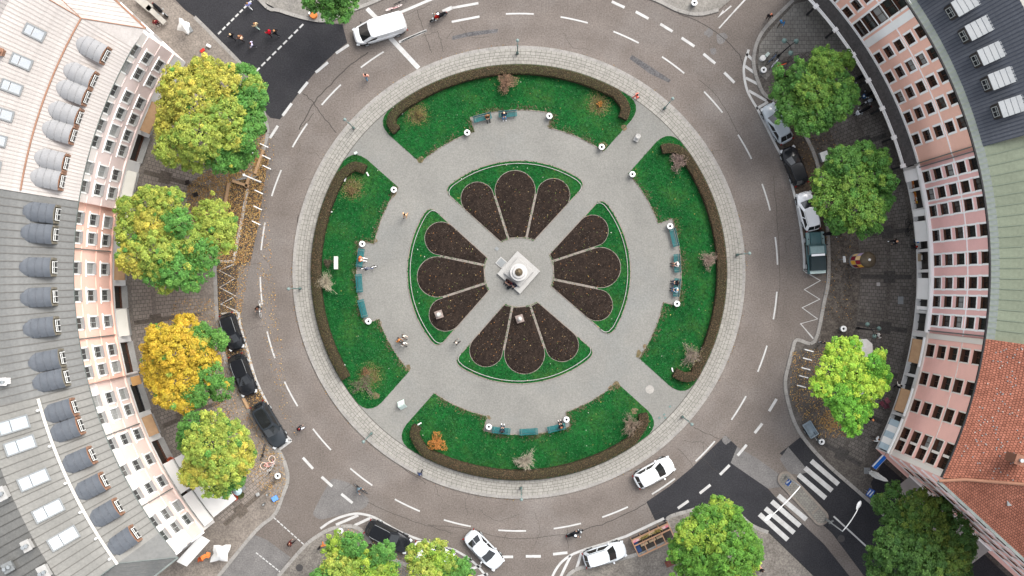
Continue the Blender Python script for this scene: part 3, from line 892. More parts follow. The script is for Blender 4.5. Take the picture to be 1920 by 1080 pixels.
for poly in list(lawn_polys.values()):              # trodden, thin turf along the plaza edges
    m_ = 42
    for i in range(m_):
        p, q = Vector(poly[i]), Vector(poly[i + 1])
        k = int((q - p).length * 70 * max(0.0, 0.55 + math.sin(i * 1.3 + poly[0][0]) * 0.5))
        f = NR.rand(k); off = np.abs(NR.normal(0, 0.28, k)); dv = (q - p).normalized()
        P.append(np.c_[p.x + (q.x - p.x) * f + dv.y * off, p.y + (q.y - p.y) * f - dv.x * off, np.full(k, ZI + 0.06)])
        C.append(np.array([(0.10, 0.085, 0.04), (0.07, 0.09, 0.03), (0.13, 0.10, 0.06)])[NR.randint(0, 3, k)] * NR.uniform(0.6, 1.2, (k, 1)))
for d in DRY:
    n = 700
    a = NR.uniform(0, 2 * PI, n); q = np.abs(NR.normal(0.55, 0.28, n))
    P.append(np.c_[d.x + q * np.cos(a), d.y + q * np.sin(a), np.full(n, ZI + 0.06)])
    C.append(np.array([(0.17, 0.15, 0.05), (0.12, 0.13, 0.035), (0.13, 0.09, 0.05)])[NR.randint(0, 3, n)] * NR.uniform(0.6, 1.2, (n, 1)))
P, C = np.concatenate(P), np.concatenate(C)
me = leaf_mesh('grass', P, np.tile((0, 0, 1.0), (len(P), 1)), NR.uniform(0.12, 0.26, len(P)), C, M_LEAF, 0.4, 0.5)
link('grass', me, kind='stuff')
# worn earth at the lawn corners
def worn(pix, z=ZI + 0.039):
    mb = MB(); mb.sheet(fillet(px2(pix), 0.25), z); return mb
for i, (cx, cy, r) in enumerate([(789, 300, 8), (1130, 272, 9), (738, 362, 9), (765, 690, 8), (1198, 664, 9), (1156, 722, 8), (704, 452, 5), (1030, 236, 5), (712, 606, 5), (916, 782, 5), (1170, 240, 7), (705, 742, 9), (1190, 770, 9), (1210, 650, 6), (1145, 728, 6)]):
    mb = MB(); mb.sheet(fillet([Vector(W(x, y).xy) for x, y in stain_px(cx, cy, r)], 0.15), ZI + 0.038 + 0.0005 * i)
    mb.build('worn_earth', M_MUD, plaza, kind='structure')
# ------------------------------------------------------------------ buildings
class Arc:
    """a building whose front follows the square; parts live in polar frames about the square's centre"""
    def __init__(s, name, label, R0, a0, a1):
        s.R0, s.am = R0 / PPM, (a0 + a1) / 2
        p = PW(R0, s.am)
        s.root = thing(name, label, 'building', (p.x, p.y, 0), math.radians(s.am), 'buildings round the square')
        s.a0, s.a1 = a0, a1
    def pt(s, R, a, z):
        t = math.radians(a - s.am)
        return (R / PPM * math.cos(t) - s.R0, R / PPM * math.sin(t), z)
    def at(s, name, me, R, a, z, parent=None):
        """link mesh data whose own frame looks out of the wall at polar (R, a, z)"""
        return link(name, me, s.root, s.pt(R, a, z), math.radians(a - s.am))
    def strip(s, mb, R0, R1, z0, z1, a0=None, a1=None, step=1.2, mi=0, gap=0):
        """closed curved bar of rectangular section"""
        a0 = s.a0 if a0 is None else a0; a1 = s.a1 if a1 is None else a1
        n = max(1, int(abs(a1 - a0) / step + 0.99))
        o = len(mb.v)
        for i in range(n + 1):
            a = a0 + (a1 - a0) * i / n
            mb.v += [s.pt(R0, a, z0), s.pt(R1, a, z0), s.pt(R1, a, z1), s.pt(R0, a, z1)]
        for i in range(n):
            b = o + 4 * i
            for k in range(4):
                mb.f.append((b + k, b + (k + 1) % 4, b + 4 + (k + 1) % 4, b + 4 + k)); mb.m.append(mi)
        mb.f.append((o, o + 3, o + 2, o + 1)); mb.m.append(mi)
        e = o + 4 * n
        mb.f.append((e, e + 1, e + 2, e + 3)); mb.m.append(mi)
    def wall(s, mb, R, z0, z1, holes, depth=0.2, a0=None, a1=None, mi=0):
        a0 = s.a0 if a0 is None else a0; a1 = s.a1 if a1 is None else a1
        lo, hi = min(a0, a1), max(a0, a1)
        m2d = math.degrees(1 / (R / PPM))
        As, Zs = {lo, hi}, {z0, z1}
        H = []
        for a, w, zc, h in holes:
            H.append((a - w / 2 * m2d, a + w / 2 * m2d, zc - h / 2, zc + h / 2))
            As.update(H[-1][:2]); Zs.update(H[-1][2:])
        k = lo
        while k < hi:
            if min(abs(k - q) for q in As) > 0.15: As.add(k)
            k += 1.3
        As = sorted(q for q in As if lo - 1e-6 <= q <= hi + 1e-6)
        Zs = sorted(Zs)
        for i in range(len(As) - 1):
            for j in range(len(Zs) - 1):
                am, zm = (As[i] + As[i + 1]) / 2, (Zs[j] + Zs[j + 1]) / 2
                if any(h[0] < am < h[1] and h[2] < zm < h[3] for h in H):
                    continue
                mb.quad(s.pt(R, As[i + 1], Zs[j]), s.pt(R, As[i], Zs[j]), s.pt(R, As[i], Zs[j + 1]), s.pt(R, As[i + 1], Zs[j + 1]), mi)
        R2 = R + depth * PPM
        for b0, b1, y0, y1 in H:
            c = [(b0, y0), (b1, y0), (b1, y1), (b0, y1)]
            for k in range(4):
                p, q = c[k], c[(k + 1) % 4]
                mb.quad(s.pt(R, p[0], p[1]), s.pt(R, q[0], q[1]), s.pt(R2, q[0], q[1]), s.pt(R2, p[0], p[1]), mi)
    def roof(s, prof, a0, a1, n, m, name='roof_panel', seam=0.045, m_seam=None):
        """n equal standing-seam panels sharing one mesh"""
        da = math.radians((a1 - a0) / n)
        mb = MB()
        V = lambda r, t, z: (r / PPM * math.cos(t), r / PPM * math.sin(t), z)
        for (r0, z0), (r1, z1) in zip(prof[:-1], prof[1:]):
            for k in range(2):
                t0, t1 = da * k / 2, da * (k + 1) / 2
                mb.quad(V(r0, t0, z0), V(r1, t0, z1), V(r1, t1, z1), V(r0, t1, z0))
            if seam:
                e = 0.035 / (r0 / PPM)
                mb.quad(V(r0, -e, z0 + seam), V(r1, -e, z1 + seam), V(r1, e, z1 + seam), V(r0, e, z0 + seam), 1)
                mb.quad(V(r0, e, z0 + seam), V(r1, e, z1 + seam), V(r1, e, z1), V(r0, e, z0), 1)
                mb.quad(V(r0, -e, z0), V(r1, -e, z1), V(r1, -e, z1 + seam), V(r0, -e, z0 + seam), 1)
        me = mb.mesh(name, [m, m_seam or m])
        for i in range(n):
            link(name, me, s.root, (-s.R0, 0, 0), math.radians(a0 + (a1 - a0) * i / n - s.am))
    def solid_back(s, prof, m, skip=()):
        """party walls and rear wall, so the house is closed"""
        mb = MB()
        for a in (s.a0, s.a1):
            if a in skip:
                continue
            pts = [s.pt(prof[0][0] + 3, a, 0)] + [s.pt(r, a, z - 0.05) for r, z in prof] + [s.pt(prof[-1][0], a, 0)]
            mb.add(pts, [tuple(range(len(pts)))])
        n = 12
        for i in range(n):
            a, b = s.a0 + (s.a1 - s.a0) * i / n, s.a0 + (s.a1 - s.a0) * (i + 1) / n
            r, z = prof[-1]
            mb.quad(s.pt(r, a, 0), s.pt(r, b, 0), s.pt(r, b, z), s.pt(r, a, z))
        mb.build('rear_wall', m, s.root)
WIN = {}
def win_meshes(key, w, h, sur, m_sur, m_frame, cross=1, hood=False, m_pane=None, sill=True, rev=0.14, m_sill=None, sill_d=0.12):
    if key in WIN:
        return WIN[key]
    m_pane = m_pane or M_GLASS
    mb = MB()                                            # surround, proud of the wall
    if sur:
        d = 0.05
        for sy in (-1, 1):
            mb.box((-d / 2 + 0.01, sy * (w / 2 + sur / 2), 0), (d + 0.02, sur, h + 2 * sur))
        mb.box((-d / 2 + 0.01, 0, h / 2 + sur / 2), (d + 0.02, w, sur))
        mb.box((-d / 2 + 0.01, 0, -h / 2 - sur / 2), (d + 0.02, w, sur))
        if hood:
            mb.box((-0.05, 0, h / 2 + sur + 0.03), (0.11, w + 2 * sur + 0.26, 0.05))
    else:
        mb.box((0.02, 0, -h / 2 + 0.02), (0.06, w, 0.03))
    a = mb.mesh('window', m_sur)
    mb = MB(); f = 0.055                                  # sash bars
    for sy in (-1, 1):
        mb.box((rev, sy * (w / 2 - f / 2), 0), (0.034, f, h))
        mb.box((rev, 0, sy * (h / 2 - f / 2)), (0.032, w - 2 * f, f))
    if cross >= 1:
        mb.box((rev, 0, 0), (0.03, 0.05, h - 2 * f))
        mb.box((rev - 0.001, 0, h * 0.18), (0.028, w - 2 * f, 0.05))
    if cross >= 2:
        mb.box((rev - 0.002, 0, -h * 0.16), (0.026, w - 2 * f, 0.04))
    b = mb.mesh('sash', m_frame)
    mb = MB(); mb.box((rev + 0.04, 0, 0), (0.02, w, h))
    c = mb.mesh('pane', m_pane)
    mb = MB(); mb.box(((rev - sill_d) / 2, 0, -h / 2 + 0.015), (rev + sill_d, w - 0.004, 0.03)); mb.box((-sill_d / 2 - 0.03, 0, -h / 2 - 0.03), (sill_d - 0.02, w + 0.08, 0.06))
    d = mb.mesh('sill', m_sill or m_sur)
    WIN[key] = (a, b, c, d if sill else None)
    return WIN[key]
GLASSES = [M_GLASS, nmat('glass_brown', (0.040, 0.030, 0.022), (0.016, 0.012, 0.010), 0.8, 0.12, spec=0.5), nmat('glass_green', (0.030, 0.040, 0.036), (0.014, 0.018, 0.017), 0.7, 0.1, spec=0.5), nmat('glass_curtain', (0.13, 0.125, 0.115), (0.05, 0.048, 0.045), 1.6, 0.2, spec=0.5), nmat('glass_blind', (0.36, 0.36, 0.345), (0.26, 0.26, 0.25), 0.9, 0.4)]
LEFTK = {('L', 1.8), ('L', 1.65)}
def add_window(B, key, R, a, z, blind=None):
    ms = WIN[key]
    w = B.at('window', ms[0], R, a, z)
    link('sash', ms[1], w); pn = link('pane', ms[2] if blind is None else blind, w)
    pn.material_slots[0].link = 'OBJECT'
    pn.material_slots[0].material = rg.choices(GLASSES, (5, 4, 3, 2, 1.3))[0] if key not in LEFTK else rg.choices(GLASSES, (5, 1, 3, 3, 1.5))[0]
    if ms[3]:
        link('sill', ms[3], w)
    return w
M_INT = nmat('shop_interior', (0.045, 0.038, 0.03), (0.02, 0.018, 0.016), 2.2, 0.4)
M_TAN = nmat('tan_blind', (0.42, 0.27, 0.15), (0.34, 0.21, 0.12), 2, 0.8)
M_BLIND = nmat('pale_blind', (0.55, 0.55, 0.53), None, 2, 0.7)
M_FRW = nmat('window_white', (0.70, 0.70, 0.67), None, 3, 0.5)
M_FRB = nmat('window_brown', (0.10, 0.045, 0.028), (0.07, 0.034, 0.022), 3, 0.5)
M_SASH = nmat('sash_grey', (0.36, 0.37, 0.35), (0.28, 0.29, 0.28), 3, 0.5)
M_PGLASS = nmat('brown_glass', (0.030, 0.026, 0.021), (0.015, 0.013, 0.011), 0.9, 0.1, spec=0.6)
M_SKYL = nmat('skylight_glass', (0.30, 0.345, 0.375), (0.26, 0.305, 0.335), 1.2, 0.25, spec=0.4)  # the sky's reflection is painted into this pale glass colour
def plaster(name, c):
    return nmat(name, c, tuple(x * 0.93 for x in c), 0.35, 0.85, 0.08, 20, speck=0.03, sscale=9, stain=0.14, stscale=0.5)
PL_A = plaster('plaster_cream', (0.62, 0.57, 0.535)); PL_A2 = plaster('plaster_blush', (0.65, 0.535, 0.50))
PL_B = plaster('plaster_salmon', (0.72, 0.455, 0.37)); PL_C = plaster('plaster_pale_pink', (0.64, 0.50, 0.445))
PL_D = plaster('plaster_peach', (0.80, 0.47, 0.37)); PL_E = plaster('plaster_dusty_pink', (0.74, 0.43, 0.40)); PL_F = plaster('plaster_rose', (0.78, 0.44, 0.375))
M_STUC = nmat('white_stucco', (0.80, 0.79, 0.77), (0.76, 0.75, 0.73), 0.5, 0.85, stain=0.2, stscale=0.5)
M_GRSTUC = nmat('grey_stucco', (0.64, 0.625, 0.60), (0.56, 0.545, 0.52), 0.5, 0.85, stain=0.3, stscale=0.5)
def metal_roof(name, c, st, bump=0.12):
    return nmat(name, c, tuple(x * 0.84 for x in c), 0.5, 0.5, bump, 3, speck=0.07, sscale=4, stain=0.5, stscale=0.35, stain_col=st, rnd=0.05)
RF_A = metal_roof('roof_pale_copper', (0.445, 0.412, 0.383), (0.375, 0.325, 0.288))
RF_B = metal_roof('roof_grey_zinc', (0.160, 0.160, 0.153), (0.082, 0.088, 0.092))
RF_C = metal_roof('roof_warm_zinc', (0.200, 0.195, 0.179), (0.10, 0.102, 0.100))
RF_DORM = nmat('dormer_lead', (0.142, 0.152, 0.166), (0.095, 0.104, 0.117), 0.9, 0.45, 0.1, 4, stain=0.4, stscale=0.8)
RF_DORA = nmat('dormer_pale_lead', (0.33, 0.325, 0.32), (0.25, 0.25, 0.252), 0.9, 0.45, 0.1, 4, stain=0.4, stscale=0.8)
RF_D = metal_roof('roof_slate_blue', (0.080, 0.086, 0.100), (0.046, 0.050, 0.060))
RF_DTOP = nmat('dormer_silver', (0.285, 0.295, 0.298), (0.21, 0.222, 0.23), 0.8, 0.5, stain=0.3, stscale=0.8)
RF_E = metal_roof('roof_green_copper', (0.182, 0.205, 0.148), (0.125, 0.148, 0.105))
M_BEIGE = nmat('beige_stone', (0.66, 0.60, 0.54), (0.58, 0.525, 0.47), 0.6, 0.85, stain=0.2, stscale=0.6)
M_SILLG = nmat('sill_zinc', (0.30, 0.29, 0.28), None, 3, 0.6)
RF_SEAM = nmat('seam_dark', (0.115, 0.11, 0.10), None, 2, 0.5)
RF_SEAMA = nmat('seam_tan', (0.36, 0.325, 0.297), None, 2, 0.5)
RF_SEAMD = nmat('seam_blue', (0.045, 0.052, 0.068), None, 2, 0.5)
RF_SEAME = nmat('seam_green', (0.17, 0.20, 0.15), None, 2, 0.5)
M_GUT = nmat('gutter_zinc', (0.19, 0.21, 0.195), (0.13, 0.148, 0.14), 1.5, 0.5, stain=0.5, stscale=0.6)
M_COP = nmat('copper_brown', (0.36, 0.20, 0.13), (0.27, 0.15, 0.10), 1.4, 0.5, metal=0.2)
M_CANOPY = nmat('canopy_felt', (0.115, 0.11, 0.106), (0.085, 0.081, 0.079), 1.2, 0.8, 0.3, 6, speck=0.2, sscale=5)
RF_F = brickmat('clay_tiles', (0.375, 0.148, 0.098), (0.27, 0.105, 0.068), (0.115, 0.045, 0.03), 0.195, 0.25, 0.024, 0.85, 'UV', stain=0.55, speck=0.2, stain_col=(0.42, 0.36, 0.34), bump=0.9)

def barrel_dormer(w, h, L, m_top, m_wood, rise=0.32, ang=0.0):
    """curved-top dormer: cheeks and front, seamed barrel roof, window"""
    prof = []
    for i in range(9):
        t = -1 + 2 * i / 8
        prof.append((t * w / 2, h - rise * abs(t) ** 2.2))
    mb = MB()
    n = len(prof)
    nx = 5
    o = len(mb.v)
    for k in range(nx + 1):
        x = -0.05 + (L + 0.05) * k / nx
        sq = 1.0 - 0.16 * max(0, (k - nx + 1.0)) 
        for y, z in prof:
            mb.v.append((x, y * 1.06 * sq, z + 0.06 - ang * x))
    for k in range(nx):
        for i in range(n - 1):
            a = o + k * n + i
            mb.f.append((a, a + 1, a + n + 1, a + n)); mb.m.append(0)
    for k in range(1, nx):                               # raised seams across the barrel
        x = -0.05 + (L + 0.05) * k / nx
        mb.tube([(x, y * 1.065, z + 0.07 - ang * x) for y, z in prof], 0.03, 4)
    top = mb.mesh('dormer_roof', m_top, True)
    mb = MB()
    zt = h - rise
    for sy in (-1, 1):
        mb.box((L / 2, sy * w / 2, zt / 2 - 0.5), (L, 0.08, zt + 1.0))
    fr = [(0, y, z) for y, z in prof] + [(0, w / 2, -0.5), (0, -w / 2, -0.5)]
    mb.add(fr, [tuple(range(len(fr)))])
    mb.box((-0.06, 0, 0.02), (0.22, w, 0.09))
    mb.box((-0.03, 0, h - 0.12), (0.10, w * 0.7, 0.06))
    for sy in (-1, 1):
        mb.box((-0.05, sy * (w / 2 - 0.08), zt / 2), (0.14, 0.16, zt))
    body = mb.mesh('dormer', m_wood)
    return top, body
def add_dormer(B, R, a, z, top, body, wkey):
    d = B.at('dormer', body, R, a, z)
    link('dormer_roof', top, d)
    ms = WIN[wkey]
    o = link('window', ms[1], d, (-0.13, 0, 0.66))
    p = link('pane', ms[2], d, (-0.125, 0, 0.66))
    return d
ALL_B = {}
def left_building(name, label, a0, a1, cols, shops, pl_low, pl_top, rf, rprof, npan, dorm, dtop, dwood, panel_parts=True, cap=None, roofs=None):
    R = 737
    B = Arc(name, label, R, a0, a1)
    ALL_B[name] = B
    rows = [(5.9, 1.8), (9.35, 1.8), (12.75, 1.65)]
    mb = MB()
    B.wall(mb, R, 4.4, 11.5, [(a, 1.0, z, h) for a in cols for z, h in rows[:2]])
    B.wall(mb, R, 11.5, 14.35, [(a, 1.0, z, h) for a in cols for z, h in rows[2:]], mi=1)
    B.wall(mb, R, 0, 4.4, [(a, w, 1.95, 2.7) for a, w in shops], 0.45, mi=2)
    mb.build('wall', [pl_low, pl_top, M_GRSTUC], B.root)
    mb = MB()
    B.strip(mb, R - 3.2, R - 0.05, 4.15, 4.45); B.strip(mb, R - 1.6, R - 0.05, 11.44, 11.56)
    B.strip(mb, R - 1.2, R - 0.05, 7.95, 8.05)
    B.strip(mb, R - 6, R - 0.05, 13.95, 14.2)
    mb.build('cornice', pl_low, B.root)
    mb = MB()
    B.strip(mb, R - 8.5, R - 6.2, 14.12, 14.3)
    mb.build('gutter', M_GUT, B.root)
    for i, a in enumerate(cols):
        for j, (z, h) in enumerate(rows):
            key = ('L', h)
            win_meshes(key, 1.0, h, 0.12, M_STUC, M_SASH, 1, True, rev=0.06, m_sill=M_SILLG, sill_d=0.2)
            add_window(B, key, R, a, z)
    for i, (a, w) in enumerate(shops):
        key = ('shop', round(w, 1), i % 3)
        if key not in WIN:
            mb = MB(); mb.box((0.40, 0, 0), (0.04, w, 2.7)); pane = mb.mesh('pane', M_INT)
            mb = MB()
            for sy in (-1, 1): mb.box((0.34, sy * (w / 2 - 0.05), 0), (0.1, 0.1, 2.7))
            for yy in (-w / 6, w / 6): mb.box((0.345, yy, 0), (0.08, 0.06, 2.7))
            mb.box((0.335, 0, 0.75), (0.09, w, 0.08)); mb.box((0.335, 0, -1.2), (0.12, w, 0.3)); mb.box((0.30, 0, 1.3), (0.16, w, 0.1))
            WIN[key] = (mb.mesh('shop_window', M_FRB if i % 3 else M_BLACK), pane)
        o = B.at('shop_window', WIN[key][0], R, a, 1.95)
        link('pane', WIN[key][1], o)
        mb = MB(); mb.box((0.05, 0, -1.38), (0.7, w, 0.07)); mb.build('sill', M_STONE, o)
        if i % 2 == 1:
            mb = MB(); mb.quad((-0.75, -w / 2, 0.55), (-0.75, w / 2, 0.55), (0.25, w / 2, 1.3), (0.25, -w / 2, 1.3)); mb.quad((-0.75, -w / 2, 0.55), (-0.75, w / 2, 0.55), (-0.75, w / 2, 0.38), (-0.75, -w / 2, 0.38))
            mb.build('awning', M_TAN if i % 4 == 1 else M_CREAMC, o)
    if roofs is None:
        roofs = [(a0, a1, rprof, npan)]
    for q0, q1, pf, n in roofs:
        if panel_parts:
            B.roof(pf, q0, q1, n, rf, m_seam=RF_SEAM)
        else:
            B.roof(pf, q0, q1, n, rf, 'roof_panel', 0.025, m_seam=RF_SEAMA)
    if cap:
        mb = MB(); B.strip(mb, cap[0] - cap[5], cap[0] + cap[5], cap[1] - 0.02, cap[1] + 0.07, cap[2], cap[3]); mb.build('ridge_flashing', cap[4], B.root)
    win_meshes('dorm', 1.02, 1.12, 0, M_SASH, M_FRW, 1, sill=False, rev=0.0)
    top, body = barrel_dormer(1.55, 1.55, 3.1, dtop, dwood)
    for a in dorm:
        add_dormer(B, 753, a, 14.62, top, body, 'dorm')
    B.solid_back(rprof, pl_low, (147.8, 219.4))
    return B
EAVE_L = (728.5, 14.28)
PRA = [EAVE_L, (806, 16.45), (900, 18.6), (1010, 14.0)]
PRB = [EAVE_L, (815, 16.6), (905, 18.4), (1010, 14.0)]
PRC = [EAVE_L, (797, 16.2), (872, 18.1), (1010, 14.0)]
BA = left_building('corner_building', 'pale corner house with tan metal roof, cream front and silver dormers beside the yellow tree', 147.8, 171.2,
    [150.3, 152.7, 156.1, 158.5, 160.9, 163.1, 166.6, 169.1], [(151.5, 2.6), (157.3, 3.0), (162.0, 2.6), (167.5, 2.8)], PL_A2, PL_A, RF_A, PRA, 22,
    [152.7, 156.1, 158.3, 161.0, 163.3, 166.8, 169.1], RF_DORA, M_COP, False, (806, 16.5, 150.2, 171.0, M_COP, 1.2), [(150.2, 171.2, PRA, 48)])
BB = left_building('apartment_house', 'salmon pink house with plain grey metal roof and seven dark curved dormers', 171.2, 194.8,
    [173.2, 175.7, 179.7, 183.3, 186.9, 190.9, 193.3], [(173.9, 2.4), (179.4, 2.4), (183.6, 2.2), (187.3, 2.6), (192.3, 3.0)], PL_B, PL_B, RF_B, PRB, 27,
    [173.2, 175.7, 179.7, 183.3, 186.9, 190.9, 193.3], RF_DORM, nmat('dormer_grey_wood', (0.20, 0.18, 0.14), None, 3, 0.6))
BC = left_building('apartment_house', 'pale pink house with skylights, long white roof strip and rounded dormers above the white awnings', 194.8, 219.4,
    [197.2, 199.5, 203.1, 206.9, 210.4, 214.5, 216.7], [(198.3, 2.8), (202.6, 2.0), (206.6, 2.4), (210.8, 3.0), (215.0, 3.0)], PL_C, PL_A, RF_C, PRC, 26,
    [197.1, 199.5, 203.4, 206.9, 210.5, 214.4], RF_DORM, M_COP, True, (797, 16.28, 195.0, 216.2, M_CREAMC, 2.3), [(194.8, 216.1, PRC, 24)])
# party lines between the fronts
for B, a in ((BB, 177.2), (BB, 188.9), (BC, 201.8), (BC, 212.0)):
    mb = MB(); mb.box((-0.03, 0, 9.3), (0.08, 0.09, 9.6)); o = B.at('downpipe', mb.mesh('downpipe', M_GUT), 735.5, a, 0)
# skylights
def skylights(B, lst, L, Wd, z0, tilt):
    mb = MB()
    for k, (x0, x1) in enumerate(((-L / 2, L * 0.1), (L * 0.1, L / 2))):
        mb.box(((x0 + x1) / 2, 0, 0.06), (x1 - x0 - 0.06, Wd, 0.1))
    pane = mb.mesh('pane', M_SKYL)
    mb = MB()
    mb.box((0, Wd / 2 + 0.05, 0.03), (L + 0.2, 0.12, 0.2)); mb.box((0, -Wd / 2 - 0.05, 0.03), (L + 0.2, 0.12, 0.2))
    mb.box((-L / 2 - 0.05, 0, 0.03), (0.12, Wd, 0.2)); mb.box((L / 2 + 0.05, 0, 0.03), (0.12, Wd, 0.2))
    fr = mb.mesh('skylight', M_GREY)
    for R, a, z in lst:
        o = B.at('skylight', fr, R, a, z)
        o.rotation_euler = Euler((0, -tilt, o.rotation_euler.z))
        link('pane', pane, o)
sl = lambda pf, R: pf[1][1] + (R - pf[1][0]) / (pf[2][0] - pf[1][0]) * (pf[2][1] - pf[1][1])
M_SKYL = nmat('skylight_pale', (0.37, 0.39, 0.40), (0.32, 0.34, 0.355), 1.2, 0.25, spec=0.4)  # whiter version, again with reflected sky put into the colour
skylights(BA, [(852, a, sl(PRA, 852) + 0.03) for a in (154.0, 157.4, 160.3, 163.3, 166.1, 168.9)], 1.5, 0.75, 0, math.atan2(2.15, 94 / PPM))
M_SKYL = MATS['skylight_glass']
skylights(BC, [(838, a, sl(PRC, 838) + 0.03) for a in (197.1, 199.4, 203.4, 207.1, 210.5)], 2.25, 0.95, 0, math.atan2(1.9, 75 / PPM))
# street-side fronts and hips of the two left corner houses
def side_wing(B, corner_R, a_c, a_in, prof, d, L, pl, rf, rows, m_line, wkey=None, flip=1):
    """straight flank running from the corner along direction d (ground metres), with its strip of roof"""
    am = math.radians(B.am)
    inv = Matrix.Rotation(-am, 3, 'Z')
    base = B.root.location
    loc = lambda p: inv @ (Vector(p) - Vector((base.x, base.y, 0)))
    K = PW(corner_R, a_c)
    D = Vector((d[0], d[1], 0)).normalized()
    Nn = Vector((-D.y, D.x, 0)) * flip               # out of the flank
    top = prof[0][1]
    mb = MB()
    q = [K + D * 0, K + D * L]
    mb.quad(loc(q[0]), loc(q[1]), loc(q[1] + Vector((0, 0, top))), loc(q[0] + Vector((0, 0, top))))
    mb.build('side_wall', pl, B.root)
    for z in (4.3, 11.5, top - 0.25):
        mb = MB(); mb.bar(loc(K + Nn * 0.09 + Vector((0, 0, z))), loc(K + D * L + Nn * 0.09 + Vector((0, 0, z))), 0.18, 0.22); mb.build('side_cornice', M_STUC, B.root)
    if wkey:
        ang = math.atan2(-Nn.y, -Nn.x) - am
        t = 1.8
        while t < L - 1:
            for z in rows:
                w = link('window', WIN[wkey][0], B.root, loc(K + D * t + Nn * 0.02 + Vector((0, 0, z))), ang)
                link('sash', WIN[wkey][1], w, (-0.05, 0, 0)); link('pane', WIN[wkey][2], w, (-0.07, 0, 0)); link('sill', WIN[wkey][3], w)
            t += 2.7
    # roof: triangle at the hip and the flank's own slopes
    E0 = PW(prof[0][0], a_c, top) + Nn * 0.4
    E0m = PW(prof[0][0], a_in, top)
    B1 = PW(prof[1][0], a_in, prof[1][1])
    B2 = PW(prof[2][0], a_in, prof[2][1])
    mb = MB()
    mb.add([loc(E0m), loc(B1), loc(E0)], [(0, 1, 2) if flip < 0 else (0, 1, 2)])
    EL = E0 + D * L
    BL = B1 + D * L
    mb.quad(loc(E0), loc(B1), loc(BL), loc(EL))
    B2L = B2 + D * L
    mb.quad(loc(B1), loc(B2), loc(B2L), loc(BL))
    n = int(L / 0.62)
    for i in range(n):
        for (s0, s1), (t0, t1) in (((E0, B1), (EL, BL)), ((B1, B2), (BL, B2L))):
            f = i / n
            mb.bar(loc(s0.lerp(t0, f) + Vector((0, 0, 0.02))), loc(s1.lerp(t1, f) + Vector((0, 0, 0.02))), 0.04, 0.05)
    mb.build('hip_roof', rf, B.root)
    mb = MB()
    up = Vector((0, 0, 0.05))
    mb.tube([loc(E0 + up), loc(B1 + up), loc(B2 + up)], 0.045, 6)
    mb.tube([loc(B1 + up), loc(BL + up)], 0.04, 6)
    mb.bar(loc(E0 + Nn * 0.05), loc(EL + Nn * 0.05), 0.16, 0.16)
    mb.build('hip_flashing', m_line, B.root)
side_wing(BA, 737, 147.8, 150.2, PRA, (-0.73, 0.68), 16, PL_A, RF_A, (5.9, 9.35, 12.75), M_COP, ('L', 1.65), -1)
side_wing(BC, 737, 219.4, 216.1, PRC, (-0.78, -0.62), 16, PL_A, RF_B, (5.9, 9.35, 12.75), M_GUT, ('L', 1.65), 1)
# chimneys and vents on the grey roofs
def chimney(B, px, py, z, sx, sy, h, m, cap):
    p = W(px, py, z)
    am = math.radians(B.am)
    l = Matrix.Rotation(-am, 3, 'Z') @ (p - Vector((B.root.location.x, B.root.location.y, 0)))
    mb = MB(); mb.box((0, 0, h / 2 - 0.6), (sx, sy, h + 0.6)); mb.box((0, 0, h - 0.26), (sx + 0.14, sy + 0.14, 0.1))
    o = mb.build('chimney', m, B.root, l)
    mb = MB()
    for k in (-1, 1):
        mb.lathe([(0.14, 0), (0.12, 0.35), (0.16, 0.38)], 10, (k * sx * 0.25, 0, h - 0.25))
    mb.build('chimney_pot', cap, o)
M_CHIM = nmat('chimney_render', (0.42, 0.41, 0.39), None, 2, 0.85, stain=0.4, stscale=1.5)
chimney(BC, 12, 922, 17.9, 0.6, 1.0, 1.2, M_CHIM, M_STEEL); chimney(BC, 56, 1020, 17.9, 0.6, 0.8, 1.0, M_CHIM, M_STEEL); chimney(BC, 90, 1068, 17.7, 0.7, 1.0, 1.2, M_CHIM, M_STEEL)
chimney(BC, 18, 1062, 16.3, 0.8, 0.7, 0.6, M_GREY, M_STEEL); chimney(BB, 9, 715, 17.4, 0.5, 0.5, 0.7, M_GRSTUC, M_STEEL); chimney(BA, 3, 98, 18.2, 0.5, 0.5, 0.7, M_COP, M_COP)
mb = MB()
for a in (196.3, 200.6, 205.2, 208.9, 212.4, 215.2):
    p = BC.pt(802, a, 16.42)
    mb.lathe([(0.13, -0.1), (0.1, 0.14), (0.0, 0.2)], 8, p)
mb.build('roof_vent', M_CANVAS, BC.root)

